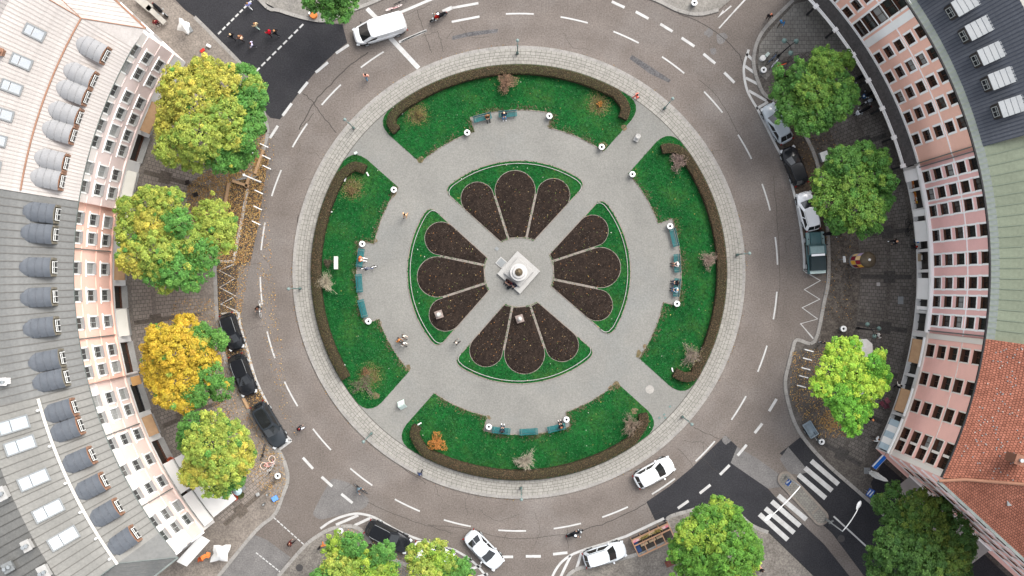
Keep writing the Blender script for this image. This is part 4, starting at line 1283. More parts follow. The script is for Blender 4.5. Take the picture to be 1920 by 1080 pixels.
# ---- right-hand fronts
def right_building(name, label, a0, a1, cols, rows, w, h, pl, key, sur, m_sur, m_frame, bands, prof, back=True, rev=0.12, cross=1, pane=None, big={}):
    R = 745
    B = Arc(name, label, R, a0, a1)
    ALL_B[label] = B
    top = 17.55
    win_meshes(key, w, h, sur, m_sur, m_frame, cross, False, pane or M_PGLASS, True, rev, m_sill=M_FRB, sill_d=0.06)
    mb = MB()
    bw = lambda a: big.get(a, (w, h))
    for q_ in set(big.values()):
        win_meshes(key + 'wide', q_[0], q_[1], sur, m_sur, m_frame, cross, False, M_PGLASS, True, rev, m_sill=M_FRB, sill_d=0.06)
    B.wall(mb, R, 4.3, top, [(a, bw(a)[0], z, bw(a)[1]) for a in cols for z in rows], rev + 0.1)
    mb.build('wall', pl, B.root)
    mb = MB(); B.wall(mb, R, 0, 4.3, [(a, 1.7, 1.75, 2.9) for a in [a0 + 1.4 + k * 2.9 for k in range(int((a1 - a0 - 1.4) / 2.9) + 1)] if a < a1 - 1.1], 0.5)
    mb.build('shopfront_wall', M_GRSTUC, B.root)
    mb = MB(); mb.box((0.45, 0, 0), (0.04, 1.7, 2.9)); pn = mb.mesh('pane', M_INT)
    mb = MB()
    for sy in (-1, 0, 1): mb.box((0.38, sy * 0.8, 0), (0.1, 0.09, 2.9))
    mb.box((0.375, 0, 0.85), (0.09, 1.7, 0.08)); fr = mb.mesh('shop_window', M_BLACK)
    for k in range(int((a1 - a0 - 1.4) / 2.9) + 1):
        a = a0 + 1.4 + k * 2.9
        if a < a1 - 1.1:
            o = B.at('shop_window', fr, R, a, 1.75); link('pane', pn, o)
    for z, hh, pr in bands:
        mb = MB(); B.strip(mb, R - pr, R - 0.05, z, z + hh); mb.build('cornice', m_sur, B.root)
    for a in cols:
        for z in rows:
            add_window(B, key + 'wide' if a in big else key, R, a, z)
    B.solid_back(prof, pl, (-26.3,))
    return B
ROWS_R = [5.75, 8.5, 11.25, 13.9, 16.0]
PRD = [(741, 17.6), (760, 17.8), (854, 21.6), (1000, 15.6)]
PRE = [(741, 17.6), (754, 17.75), (900, 21.2), (1040, 15.6)]
PRF = [(741, 17.6), (900, 22.6), (1040, 15.6)]
colsD = [44.0, 41.2, 38.3, 35.4, 30.7, 27.65, 24.6, 21.6, 18.4]
rD = [5.75, 8.45, 11.2, 13.9, 16.05]
BD = right_building('apartment_house', 'peach house with white banded windows under the slate blue roof', 14.9, 46.5, colsD, [5.7, 8.4, 11.1, 13.75, 16.3], 0.94, 1.5, PL_D, 'D', 0.2, M_STUC, M_FRB,
    [(4.3, 0.35, 2), (12.35, 0.14, 1.4), (17.3, 0.22, 5)], PRD, big={35.4: (1.45, 2.3)})
BE = right_building('apartment_house', 'dusty pink house with white window grid under the green metal roof', -8.5, 14.9, [13.1, 10.6, 8.3, 4.9, 1.5, -1.6, -4.1, -6.7], [5.7, 8.4, 11.1, 13.75, 16.35], 1.0, 1.55, PL_E, 'E', 0.17, M_STUC, M_BLACK,
    [(4.3, 0.35, 6), (12.45, 0.12, 1.2), (17.42, 0.12, 4)], PRE)
BF = right_building('corner_building', 'rose pink corner house with red tiled roof and three stone window columns by the crossing', -26.3, -8.5, [-10.9, -14.85, -18.75, -22.85, -24.5], [5.75, 8.45, 11.1, 13.7, 16.25], 1.12, 1.65, PL_F, 'F', 0.12, M_BEIGE, M_FRB,
    [(4.3, 0.35, 3), (12.55, 0.1, 1.0), (17.38, 0.16, 5)], PRF, rev=0.22, cross=1)
for B, angs in ((BD, (33.2, 43.0)), (BF, (-8.9, -25.9))):
    for a in angs:
        mb = MB(); mb.box((-0.02, 0, 10.9), (0.06, 0.75 if B is BD else 0.5, 12.4)); B.at('pilaster', mb.mesh('pilaster', M_STUC if B is BD else M_BEIGE), 744.6, a, 0)
for B, a in ((BD, 15.2), (BE, 14.6), (BE, -8.2)):
    mb = MB(); mb.box((-0.04, 0, 10.9), (0.1, 0.1, 12.8)); B.at('downpipe', mb.mesh('downpipe', M_GUT), 743.5, a, 0)
# white strips of the middle front between its windows
for z0, z1 in ((6.7, 7.4), (9.4, 10.1), (12.1, 12.75), (14.75, 15.3)):
    mb = MB(); mb.box((0, 0, 0), (0.05, 0.17, z1 - z0)); sm = mb.mesh('window_strip', M_STUC)
    for a in (13.1, 10.6, 8.3, 4.9, 1.5, -1.6, -4.1, -6.7):
        for sg in (-1, 1):
            BE.at('window_strip', sm, 744.5, a + sg * math.degrees(0.61 / (745 / PPM)), (z0 + z1) / 2)
# gutters
for B, m in ((BD, M_GUT), (BE, M_GUT), (BF, M_GUT)):
    mb = MB(); B.strip(mb, 738.5, 741, 17.48, 17.68); mb.build('gutter', M_BLACK, B.root)
# roofs
BD.roof([(741, 17.62), (753, 17.72)], 14.9, 46.5, 46, M_GUT, 'eaves_panel', 0.03, RF_SEAME)
BD.roof([(753, 17.72), (854, 21.6)], 14.9, 46.5, 75, RF_D, 'roof_panel', 0.05, RF_SEAMD)
BD.roof([(854, 21.6), (1000, 15.6)], 14.9, 46.5, 40, nmat('roof_pale_grey', (0.30, 0.295, 0.27), None, 0.8, 0.6), 'roof_panel', 0.04)
BE.roof([(741, 17.6), (754, 17.75)], -8.5, 14.9, 34, M_GUT, 'eaves_panel', 0.03, RF_SEAME)
BE.roof([(754, 17.75), (900, 21.2), (1040, 15.6)], -8.5, 14.9, 19, RF_E, 'roof_panel', 0.06, RF_SEAME)
# square dormers of the slate roof
mb = MB()
L_, w_, h_ = 2.5, 1.15, 1.45
mb.box((L_ / 2 + 0.14, 0, h_ + 0.04), (L_ + 0.3, w_ + 0.2, 0.1))
for k in range(1, 5):
    mb.box((L_ * k / 5, 0, h_ + 0.11), (0.04, w_ + 0.2, 0.05))
dtop = mb.mesh('dormer_roof', RF_DTOP)
mb = MB()
for sy in (-1, 1):
    mb.box((L_ / 2, sy * w_ / 2, h_ / 2 - 0.3), (L_, 0.1, h_ + 0.6))
    mb.box((0, sy * (w_ / 2 - 0.06), h_ / 2), (0.14, 0.14, h_))
mb.box((0.0, 0, 0.0), (0.2, w_, 0.16)); mb.box((0.0, 0, h_ - 0.12), (0.16, w_, 0.2))
mb.box((0.3, 0, h_ / 2), (0.05, w_, h_))
dbody = mb.mesh('dormer', nmat('dormer_dark', (0.055, 0.048, 0.045), None, 2, 0.6))
win_meshes('dormD', 0.85, 1.05, 0, M_FRB, M_SASH, 1, sill=False, rev=0.0)
for a in (44.0, 41.0, 37.9, 34.0, 30.8, 27.7, 24.6, 21.6, 18.3):
    d = BD.at('dormer', dbody, 776, a, 18.5)
    link('dormer_roof', dtop, d); link('window', WIN['dormD'][1], d, (-0.10, 0, 0.74)); link('pane', WIN['dormD'][2], d, (-0.10, 0, 0.74))
# red tiled corner roof: main slope cut off at the hip, and the side slope
K = PW(741, -26.3)
def tile_uv(me, uvs):
    ul = me.uv_layers.new(name='UVMap')
    for lp in me.loops:
        ul.data[lp.index].uv = uvs[lp.vertex_index]
V, F, U = [], [], []
nA, nR = 18, 10
hipline = []
for i in range(nA + 1):
    a = -8.5 + (-26.3 + 8.5) * i / nA
    rm = min(1040.0, abs((K.y - CEN.y) * PPM / math.sin(math.radians(a))))
    rm = max(rm, 741.5)
    for j in range(nR + 1):
        r = 741 + (rm - 741) * j / nR
        z = 17.6 + (min(r, 900) - 741) / PPM * 0.62 - max(0, r - 900) / PPM * 0.5
        V.append(BF.pt(r, a, z)); U.append((math.radians(a) * 39, (r - 741) / PPM * 1.18))
    hipline.append(V[-1])
for i in range(nA):
    for j in range(nR):
        k = i * (nR + 1) + j
        F.append((k, k + 1, k + nR + 2, k + nR + 1))
me = bpy.data.meshes.new('roof'); me.from_pydata(V, [], F); me.materials.append(RF_F); tile_uv(me, U); me.update()
link('roof', me, BF.root)
inv = Matrix.Rotation(-math.radians(BF.am), 3, 'Z')
bl = Vector((BF.root.location.x, BF.root.location.y, 0))
locF = lambda p: inv @ (Vector(p) - bl)
D_ = Vector((0.736, -0.677, 0)).normalized()
N_ = Vector((-0.677, -0.736, 0)).normalized()
hip = [Vector(v) for v in hipline if True]
hip = [locF(Vector((K.x, K.y, 17.6)) + N_ * 0.35)] + [h for h in hip[::-1] if h.z > 17.62]
V, F, U = [], [], []
n = len(hip); Lw = 34.0
for i, hp_ in enumerate(hip):
    e = locF(Vector((K.x, K.y, 17.6)) + N_ * 0.35 + D_ * (Lw * i / (n - 1)))
    V += [tuple(e), tuple(e.lerp(hp_, 0.5)), tuple(hp_)]
    dist = (hp_ - e).length
    for f in (0, 0.5, 1):
        U.append((Lw * i / (n - 1) * 0.9, dist * f))
for i in range(n - 1):
    for j in range(2):
        k = i * 3 + j
        F.append((k, k + 3, k + 4, k + 1))
me = bpy.data.meshes.new('roof'); me.from_pydata(V, [], F); me.materials.append(RF_F); tile_uv(me, U); me.update()
link('roof', me, BF.root)
mb = MB()
mb.tube([h + Vector((0, 0, 0.05)) for h in hip], 0.13, 8)
mb.build('hip_ridge', nmat('ridge_tiles', (0.33, 0.17, 0.11), None, 3, 0.85), BF.root)
mb = MB()
q0 = locF(Vector((K.x, K.y, 17.55)) + N_ * 0.42); q1 = locF(Vector((K.x, K.y, 17.55)) + N_ * 0.42 + D_ * Lw)
mb.bar(q0, q1, 0.24, 0.18); mb.build('gutter', M_GUT, BF.root)
Kw = PW(745, -26.3)
mb = MB(); g = lambda t, z, o=0.0: locF(Kw + D_ * t + N_ * o + Vector((0, 0, z)))
mb.quad(g(0, 0), g(Lw, 0), g(Lw, 17.55), g(0, 17.55)); mb.build('side_wall', PL_F, BF.root)
for z in (4.3, 7.2, 9.95, 12.6, 15.2, 17.2):
    mb = MB(); mb.bar(g(0, z, 0.07), g(Lw, z, 0.07), 0.14, 0.16); mb.build('side_cornice', M_GRSTUC, BF.root)
ang = math.atan2(-N_.y, -N_.x) - math.radians(BF.am)
t = 2.2
while t < Lw - 1:
    for z in [5.8, 8.6, 11.3, 13.9]:
        w = link('window', WIN['F'][0], BF.root, g(t, z, 0.02), ang)
        link('sash', WIN['F'][1], w, (-0.20, 0, 0)); link('pane', WIN['F'][2], w, (-0.22, 0, 0)); link('sill', WIN['F'][3], w)
    t += 2.3
chimney(BF, 1909, 861, 21.2, 1.3, 0.7, 1.3, nmat('chimney_brick', (0.25, 0.12, 0.08), (0.18, 0.09, 0.06), 5, 0.9), M_STEEL)
p = locF(W(1895, 942, 19.3)); mb = MB(); mb.box(p, (0.6, 0.5, 0.12), 0.4); mb.build('roof_hatch', M_GREY, BF.root)
mb = MB()
for _ in range(150):
    a = rg.uniform(-24, -8.8); r = rg.uniform(750, 840)
    if r < abs((K.y - CEN.y) * PPM / math.sin(math.radians(a))) - 8:
        mb.box(BF.pt(r, a, 17.63 + (r - 741) / PPM * 0.62), (0.07, 0.11, 0.05), rg.uniform(0, 3), mi=rg.choice((0, 0, 0, 1)))
mb.build('snow_guard', [M_GREY, nmat('pale_bits', (0.38, 0.33, 0.29), None, 3, 0.8)], BF.root, kind='stuff')
# arcade canopy of the peach house
mb = MB(); BD.strip(mb, 718, 744.9, 4.0, 4.28, 15.2, 46.4)
mb.build('canopy', M_CANOPY, BD.root)
mb = MB()
for k in range(62):
    a = 15.3 + k * 0.5
    mb.box(BD.pt(731, a, 4.30), (1.3, 0.035, 0.04), math.radians(a - BD.am))
mb.build('canopy_seam', M_CANOPY, BD.root, kind='stuff')
mb = MB(); BD.strip(mb, 716.5, 717.9, 4.0, 4.32, 15.2, 46.4); BD.strip(mb, 718.4, 719.5, 4.29, 4.42, 15.2, 46.4)
mb.build('canopy_fascia', M_STUC, BD.root)
mb = MB(); mb.box((0.35, 0, 2.0), (0.2, 0.2, 4.0), mi=1); mb.box((0.05, 0, 4.2), (0.42, 0.36, 0.36)); pm = mb.mesh('post', [M_STUC, M_BLACK])
for a in (15.4, 19.7, 24.2, 28.7, 33.0, 37.4, 41.8):
    BD.at('post', pm, 717, a, 0)
# ledges and awnings of the other two right-hand fronts
def awning(B, a0, a1, r0, z0, z1, m, name='awning', r1=744.6, stripe=None):
    mb = MB(); n = max(2, int((a1 - a0) / 0.8))
    for i in range(n):
        p, q = a0 + (a1 - a0) * i / n, a0 + (a1 - a0) * (i + 1) / n
        mi = 0 if stripe is None else i % 2
        mb.quad(B.pt(r0, q, z0), B.pt(r0, p, z0), B.pt(r1, p, z1), B.pt(r1, q, z1), mi)
        mb.quad(B.pt(r0, q, z0 - 0.22), B.pt(r0, p, z0 - 0.22), B.pt(r0, p, z0), B.pt(r0, q, z0), mi)
    for a in (a0, a1):
        mb.add([B.pt(r0, a, z0), B.pt(r1, a, z1), B.pt(r1, a, z0)], [(0, 1, 2)])
    return mb.build(name, [m, stripe] if stripe else m, B.root)
awning(BE, 4.3, 7.2, 724, 3.3, 3.75, M_CANVAS); awning(BE, -3.9, -0.9, 725, 3.3, 3.75, M_CANVAS); awning(BE, 13.0, 14.6, 722, 3.5, 3.9, M_GRSTUC)
awning(BE, 7.9, 8.8, 724, 3.4, 3.8, M_CANVAS); awning(BE, -5.4, -4.9, 725, 3.4, 3.8, M_CANVAS)
awning(BF, -13.0, -9.6, 727, 3.3, 3.8, M_TAN); awning(BF, -20.2, -16.9, 727, 3.3, 3.8, M_TAN); awning(BF, -26.0, -21.5, 727, 3.3, 3.8, nmat('awning_bluegrey', (0.34, 0.42, 0.46), None, 2, 0.8), stripe=M_CANVAS)
for a0, a1 in ((-13.4, -9.2), (-20.6, -16.5), (-26.2, -21.0)):
    mb = MB(); BF.strip(mb, 740, 744.8, 3.95, 4.25, a0, a1); mb.build('shop_fascia', M_STUC, BF.root)
# awning of the street flank of the red-roofed house
mb = MB()
mb.quad(g(3, 2.7, 2.6), g(13.4, 2.7, 2.6), g(13.4, 3.7, 0.05), g(3, 3.7, 0.05)); mb.quad(g(3, 2.4, 2.6), g(13.4, 2.4, 2.6), g(13.4, 2.7, 2.6), g(3, 2.7, 2.6))
aw = mb.build('awning', nmat('awning_taupe', (0.33, 0.29, 0.27), (0.27, 0.24, 0.22), 1, 0.85), BF.root)
mb = MB(); mb.bar(g(2.9, 3.75, 0.1), g(13.5, 3.75, 0.1), 0.2, 0.16); mb.build('awning_box', M_STUC, BF.root)
# big white awnings at the lower left
def left_awning(a0, a1, r0, z0, z1, r1, m):
    mb = MB(); n = 10
    for i in range(n):
        p, q = a0 + (a1 - a0) * i / n, a0 + (a1 - a0) * (i + 1) / n
        mb.quad(BC.pt(r0, q, z0), BC.pt(r0, p, z0), BC.pt(r1, p, z1), BC.pt(r1, q, z1)); mb.quad(BC.pt(r0, q, z0 - 0.25), BC.pt(r0, p, z0 - 0.25), BC.pt(r0, p, z0), BC.pt(r0, q, z0))
    return mb.build('awning', m, BC.root)
left_awning(208.4, 218.8, 664, 2.75, 3.25, 713.5, M_CANVAS)
mb = MB(); BC.strip(mb, 714, 733.2, 3.45, 3.75, 208.4, 213.3); BC.strip(mb, 714, 733.2, 3.45, 3.75, 213.7, 219.0); mb.build('entrance_canopy', M_CANVAS, BC.root)
mb = MB(); BC.strip(mb, 716, 733, 3.2, 3.35, 195.2, 196.5); mb.build('entrance_awning', nmat('awning_ochre', (0.52, 0.30, 0.12), None, 2, 0.8), BC.root)
mb = MB()
for k in range(14):
    a = 209 + k * 0.72
    mb.bar(BC.pt(714, a, 3.2), BC.pt(664, a, 2.74), 0.02, 0.02)
mb.build('awning_rib', M_CREAMC, BC.root, kind='stuff')
c0, c1, c2, c3 = [W(*p, 3.2) for p in ((376, 1003), (392, 1015), (348, 1064), (331, 1053))]
l_ = lambda p: Matrix.Rotation(-math.radians(BC.am), 3, 'Z') @ (p - Vector((BC.root.location.x, BC.root.location.y, 0)))
mb = MB(); q = [l_(p) for p in (c0, c1, c2, c3)]; q[1].z -= 0.35; q[2].z -= 0.35
mb.quad(*q); mb.quad(q[1], q[2], q[2] - Vector((0, 0, 0.2)), q[1] - Vector((0, 0, 0.2)))
mb.build('awning', M_CANVAS, BC.root)
# ------------------------------------------------------------------ hedges
HB = np.array([(0.085, 0.050, 0.027), (0.115, 0.068, 0.035), (0.045, 0.048, 0.015), (0.060, 0.085, 0.020)])
M_HCORE = nmat('hedge_core', (0.035, 0.028, 0.016), None, 3, 0.95)
def hedge(label, pts, w=0.47, h=0.8, green=0.2):
    ln = smooth_line(pts, 3)
    c = ln[len(ln) // 2]
    t = thing('hedge', label, 'hedge', (c.x, c.y, ZI + 0.03), 0, 'clipped hedges round the lawns')
    mb = MB()
    prof = [(-1, 0), (-1.0, 0.55), (-0.86, 0.92), (-0.3, 1.0), (0.3, 1.0), (0.86, 0.92), (1.0, 0.55), (1, 0)]
    n = len(ln); m = len(prof)
    P, Nn, tn, gr = [], [], [], []
    for i, p in enumerate(ln):
        d = (ln[min(i + 1, n - 1)] - ln[max(i - 1, 0)]).normalized()
        nn = Vector((-d.y, d.x))
        e = 0.88 if i in (0, n - 1) else 1.0
        for u, z in prof:
            q = p + nn * (u * w * e * rg.uniform(0.94, 1.04))
            mb.v.append((q.x - c.x, q.y - c.y, z * h * rg.uniform(0.95, 1.03)))
    for i in range(n - 1):
        for k in range(m - 1):
            a = i * m + k
            mb.f.append((a, a + 1, a + m + 1, a + m)); mb.m.append(0)
    mb.f.append(tuple(range(m))); mb.m.append(0)
    mb.f.append(tuple(reversed(range((n - 1) * m, n * m)))); mb.m.append(0)
    mb.build('hedge_body', M_HCORE, t)
    L = sum((ln[i + 1] - ln[i]).length for i in range(n - 1))
    cum = 0
    for i in range(n - 1):
        a, b = ln[i], ln[i + 1]
        seg = (b - a).length
        d = (b - a) / max(seg, 1e-6); nn = Vector((-d.y, d.x))
        k = int(seg * 210)
        s = NR.rand(k); u = NR.uniform(-1.25, 1.25, k)
        ph = math.sin(cum * 0.9) * 0.5 + 0.5 * math.sin(cum * 0.37 + 1.3)
        for j in range(k):
            q = a + d * (seg * s[j])
            if abs(u[j]) <= 1:
                z = h * (1.0 - 0.09 * u[j] ** 4) + NR.normal(0, 0.03); n3 = (nn.x * u[j] * 0.4, nn.y * u[j] * 0.4, 1); off = u[j] * w
            else:
                sg = 1 if u[j] > 0 else -1
                z = NR.uniform(0.05, h); n3 = (nn.x * sg, nn.y * sg, 0.3); off = sg * w * 1.0
            P.append((q.x + nn.x * off - c.x, q.y + nn.y * off - c.y, z)); Nn.append(n3)
            gr.append(green + 0.28 * ph + NR.normal(0, 0.22))
        cum += seg
    gr = np.clip(np.array(gr), 0, 1)[:, None]
    r = NR.rand(len(P), 1)
    C = (HB[0] * (1 - r) + HB[1] * r) * (1 - gr) + (HB[2] * (1 - r) + HB[3] * r) * gr
    me = leaf_mesh('foliage', P, Nn, NR.uniform(0.06, 0.12, len(P)), C, M_LEAF, 0.6, 0.3)
    o = link('foliage', me, t); o['kind'] = 'stuff'
    return t
hedge('brown clipped hedge curving along the north lawn, hooked at its right end', px2([(746, 247), (736, 235), (739, 217)]) + arc(378, 124.5, 61.5, 30) + px2([(1170, 199), (1171, 212), (1166, 224)]), green=0.46)
hedge('brown clipped hedge along the west lawn with its top end hooked inwards', px2([(687, 319), (666, 313), (650, 323)]) + arc(378, 151.5, 211.5, 30), green=0.38)
hedge('reddish brown clipped hedge along the south lawn, rising at its left end', px2([(784, 797), (778, 811), (785, 828)]) + arc(378, 242.5, 304, 30) + px2([(1197, 806), (1206, 790), (1204, 774)]), green=0.26)
hedge('dark brown clipped hedge along the east lawn, hooked at both ends', px2([(1239, 282), (1256, 279), (1277, 287)]) + arc(378, 33, -28, 30) + px2([(1299, 703), (1281, 706), (1263, 697)]), green=0.12)

# ------------------------------------------------------------------ trees
PAL = {'Y': ((0.50, 0.445, 0.070), (0.25, 0.29, 0.045)), 'YG': ((0.37, 0.41, 0.066), (0.165, 0.27, 0.042)), 'G': ((0.121, 0.286, 0.050), (0.061, 0.187, 0.033)),
       'O': ((0.56, 0.40, 0.035), (0.44, 0.31, 0.028)), 'B': ((0.125, 0.275, 0.031), (0.062, 0.181, 0.022)), 'BY': ((0.288, 0.388, 0.044), (0.125, 0.263, 0.031)),
       'D': ((0.062, 0.135, 0.022), (0.030, 0.085, 0.014)), 'DY': ((0.120, 0.165, 0.022), (0.050, 0.118, 0.017)), 'M': ((0.080, 0.190, 0.028), (0.038, 0.125, 0.020)),
       'MY': ((0.145, 0.240, 0.032), (0.060, 0.165, 0.022)), 'L': ((0.176, 0.405, 0.041), (0.088, 0.270, 0.027)), 'LY': ((0.406, 0.532, 0.056), (0.196, 0.406, 0.042))}
def tree(label, lobes, zc=7.6, dens=1.0, bare=0.0, leaf=(0.10, 0.235), name='broadleaf_tree', group='street trees round the square'):
    wl = []
    for px, py, r, pal in lobes:
        wl.append((W(px, py, zc), r / PPM * (1 - zc / ALT), pal))
    c = sum((q[0] for q in wl), Vector()) / len(wl)
    D = max((q[0] - c).length + q[1] for q in wl)
    base = Vector((c.x, c.y, ZPV))
    t = thing(name, label, 'tree', base, rg.uniform(-0.01, 0.01), group)
    P, Nn, C, tips = [], [], [], []
    for p, r, pal in wl:
        dist = (p - c).length / D
        z0 = zc + 2.3 * (1 - dist ** 1.6) - 0.6 + rg.uniform(-1.1, 0.9)
        n = max(8, int(46 * r * r * dens * rg.uniform(0.7, 1.15)))
        for k in range(n):
            a = rg.uniform(0, 2 * PI); cz = rg.uniform(-0.55, 1.0); sr = math.sqrt(1 - cz * cz)
            rad = r * (0.62 + 0.46 * rg.random()) * (rg.uniform(1.1, 1.3) if rg.random() < 0.13 else 1)
            q = Vector((p.x + rad * sr * math.cos(a), p.y + rad * sr * math.sin(a), z0 + rad * cz * 0.9))
            out = Vector((sr * math.cos(a), sr * math.sin(a), cz + 0.55)).normalized()
            cr = rg.uniform(0.13, 0.37)
            m = int(cr * rg.uniform(200, 320))
            d = NR.normal(size=(m, 3)); d /= np.linalg.norm(d, axis=1)[:, None]
            d[:, 2] = np.where(NR.rand(m) < 0.75, np.abs(d[:, 2]), d[:, 2])
            rr = cr * NR.uniform(0.55, 1.08, m)[:, None]
            Pq = np.array(q) + d * rr * np.array((1, 1, 0.72))
            P.append(Pq); Nn.append(d * 0.7 + np.array(out) * 0.5 + np.array((0, 0, 0.75)))
            c0, c1 = PAL[pal if rg.random() < 0.84 else rg.choice(wl)[2]]
            f = rg.random()
            cc = np.array(c0) * f + np.array(c1) * (1 - f)
            cc = cc * 0.94 * rg.uniform(0.85, 1.12) * NR.uniform(0.68, 1.25, (m, 1)) * np.array((NR.uniform(0.9, 1.1), 1, 1))
            C.append(cc)
            tips.append((q, p, r))
        m = int(430 * r * r)                                # loose leaves between the sprays
        d = NR.normal(size=(m, 3)); d[:, 2] = np.abs(d[:, 2]) * 1.1 - 0.25; d /= np.linalg.norm(d, axis=1)[:, None]
        P.append(np.array((p.x, p.y, z0)) + d * (r * NR.uniform(0.62, 1.12, (m, 1))) * np.array((1, 1, 0.92)))
        Nn.append(d * 0.6 + np.array((0, 0, 0.8)))
        f = NR.rand(m, 1); c0, c1 = PAL[pal]
        C.append((np.array(c0) * f + np.array(c1) * (1 - f)) * NR.uniform(0.55, 1.15, (m, 1)))
    P = np.concatenate(P) - np.array(base); Nn = np.concatenate(Nn); C = np.concatenate(C)
    me = leaf_mesh('crown', P, Nn, NR.uniform(leaf[0], leaf[1], len(P)), C, M_LEAF, 0.6, 0.5)
    link('crown', me, t)
    mb = MB()
    zt = zc - 2.6
    mb.tube([(0, 0, -0.1), (0.02, 0.01, 0.4), (rg.uniform(-.1, .1), rg.uniform(-.1, .1), zt * 0.5), (rg.uniform(-.15, .15), rg.uniform(-.15, .15), zt)], [0.34, 0.25, 0.2, 0.16], 10)
    mb.build('trunk', M_BARK, t, smooth=True)
    mb = MB()
    for p, r, pal in wl:
        e = p - base; e.z = zc + 0.4
        mid = Vector((e.x * 0.45, e.y * 0.45, zt + (e.z - zt) * 0.55 + 0.3))
        mb.tube([(0, 0, zt - 0.4), mid, e], [0.13, 0.085, 0.04], 6)
        sub = [q for q in tips if q[1] is p]
        for q, _, _ in rg.sample(sub, min(5, len(sub))):
            qq = q - base
            mb.tube([mid.lerp(e, rg.uniform(0.2, 0.9)), qq], [0.04, 0.012], 4)
    mb.build('limbs', M_BARK, t, smooth=True)
    return t
tree('large yellow and lime tree, topmost beside the pale corner house', [(378, 136, 30, 'Y'), (340, 165, 34, 'Y'), (418, 158, 34, 'Y'), (325, 205, 30, 'Y'), (322, 245, 32, 'Y'), (370, 200, 44, 'Y'), (330, 282, 32, 'YG'), (385, 262, 42, 'YG'), (425, 220, 38, 'YG'), (415, 292, 28, 'G'), (366, 300, 24, 'YG'), (444, 262, 24, 'YG')], 8.2)
tree('green tree half hidden behind the large yellow tree near the dark street', [(462, 152, 28, 'G'), (483, 190, 26, 'G'), (478, 232, 26, 'G'), (455, 205, 28, 'G'), (452, 286, 26, 'G'), (468, 262, 24, 'G'), (436, 300, 22, 'G'), (482, 168, 20, 'YG')], 7.0)
tree('wide yellow-green tree with bare gaps in front of the grey roofed salmon house', [(247, 398, 28, 'YG'), (285, 376, 26, 'YG'), (320, 385, 30, 'YG'), (252, 440, 30, 'YG'), (300, 425, 38, 'Y'), (345, 420, 26, 'G'), (262, 485, 30, 'Y'), (305, 475, 40, 'YG'), (355, 460, 38, 'YG'), (398, 405, 32, 'YG'), (408, 442, 34, 'YG'), (388, 478, 30, 'G'), (300, 510, 28, 'G'), (345, 510, 30, 'G'), (312, 535, 18, 'YG'), (386, 512, 18, 'G'), (422, 425, 22, 'YG'), (365, 535, 15, 'G')], 7.8, 0.85)
tree('orange-yellow autumn tree with a green side next to the black cars', [(345, 615, 26, 'O'), (310, 635, 28, 'O'), (292, 660, 26, 'O'), (345, 655, 42, 'O'), (300, 695, 30, 'O'), (345, 705, 36, 'O'), (330, 740, 24, 'O'), (305, 725, 20, 'O'), (372, 640, 26, 'YG'), (388, 672, 24, 'O'), (398, 705, 24, 'G'), (410, 730, 22, 'G'), (412, 636, 18, 'G'), (370, 735, 24, 'G'), (385, 620, 14, 'G'), (352, 752, 20, 'O')], 7.4, 0.9)
tree('light green tree over the white awning at the lower left', [(370, 800, 30, 'G'), (408, 795, 26, 'YG'), (352, 828, 24, 'G'), (395, 830, 38, 'YG'), (440, 820, 30, 'YG'), (458, 850, 26, 'Y'), (432, 870, 32, 'YG'), (385, 868, 32, 'Y'), (366, 890, 22, 'Y'), (408, 900, 28, 'YG'), (440, 892, 22, 'G'), (418, 915, 18, 'G'), (462, 870, 16, 'Y')], 7.6)
tree('bright green tree at the bottom edge beside the black estate car', [(640, 1020, 24, 'BY'), (668, 1012, 20, 'G'), (708, 1040, 20, 'G'), (728, 1026, 16, 'G'), (640, 1055, 32, 'YG'), (680, 1058, 34, 'BY'), (722, 1062, 24, 'BY'), (615, 1078, 26, 'G'), (655, 1092, 36, 'YG'), (705, 1095, 34, 'BY'), (660, 1130, 40, 'G')], 7.6)
tree('smaller lime tree partly over a white parked car at the bottom', [(788, 1040, 24, 'YG'), (815, 1030, 20, 'YG'), (832, 1060, 30, 'BY'), (798, 1075, 30, 'YG'), (862, 1062, 22, 'G'), (850, 1092, 34, 'BY'), (805, 1110, 36, 'YG')], 6.4)
tree('broad fresh green tree next to the timber parklet at the bottom', [(1318, 968, 28, 'B'), (1350, 958, 26, 'BY'), (1372, 968, 20, 'B'), (1290, 992, 26, 'BY'), (1330, 1002, 38, 'BY'), (1376, 998, 32, 'B'), (1280, 1028, 26, 'B'), (1312, 1042, 36, 'B'), (1358, 1042, 38, 'B'), (1398, 1028, 26, 'B'), (1404, 1056, 20, 'BY'), (1330, 1078, 36, 'B'), (1380, 1080, 32, 'BY'), (1290, 1070, 24, 'B')], 8.2)
tree('tall dark green tree in front of the red tiled corner house', [(1678, 918, 13, 'D'), (1672, 945, 26, 'D'), (1654, 948, 16, 'D'), (1712, 950, 34, 'DY'), (1756, 958, 28, 'D'), (1690, 985, 36, 'D'), (1735, 992, 44, 'DY'), (1785, 990, 24, 'D'), (1660, 1018, 34, 'D'), (1712, 1035, 44, 'D'), (1765, 1035, 40, 'DY'), (1806, 1030, 22, 'D'), (1648, 1058, 26, 'D'), (1695, 1078, 38, 'D'), (1750, 1080, 42, 'D'), (1796, 1070, 30, 'D'), (1815, 1010, 14, 'D')], 8.8)
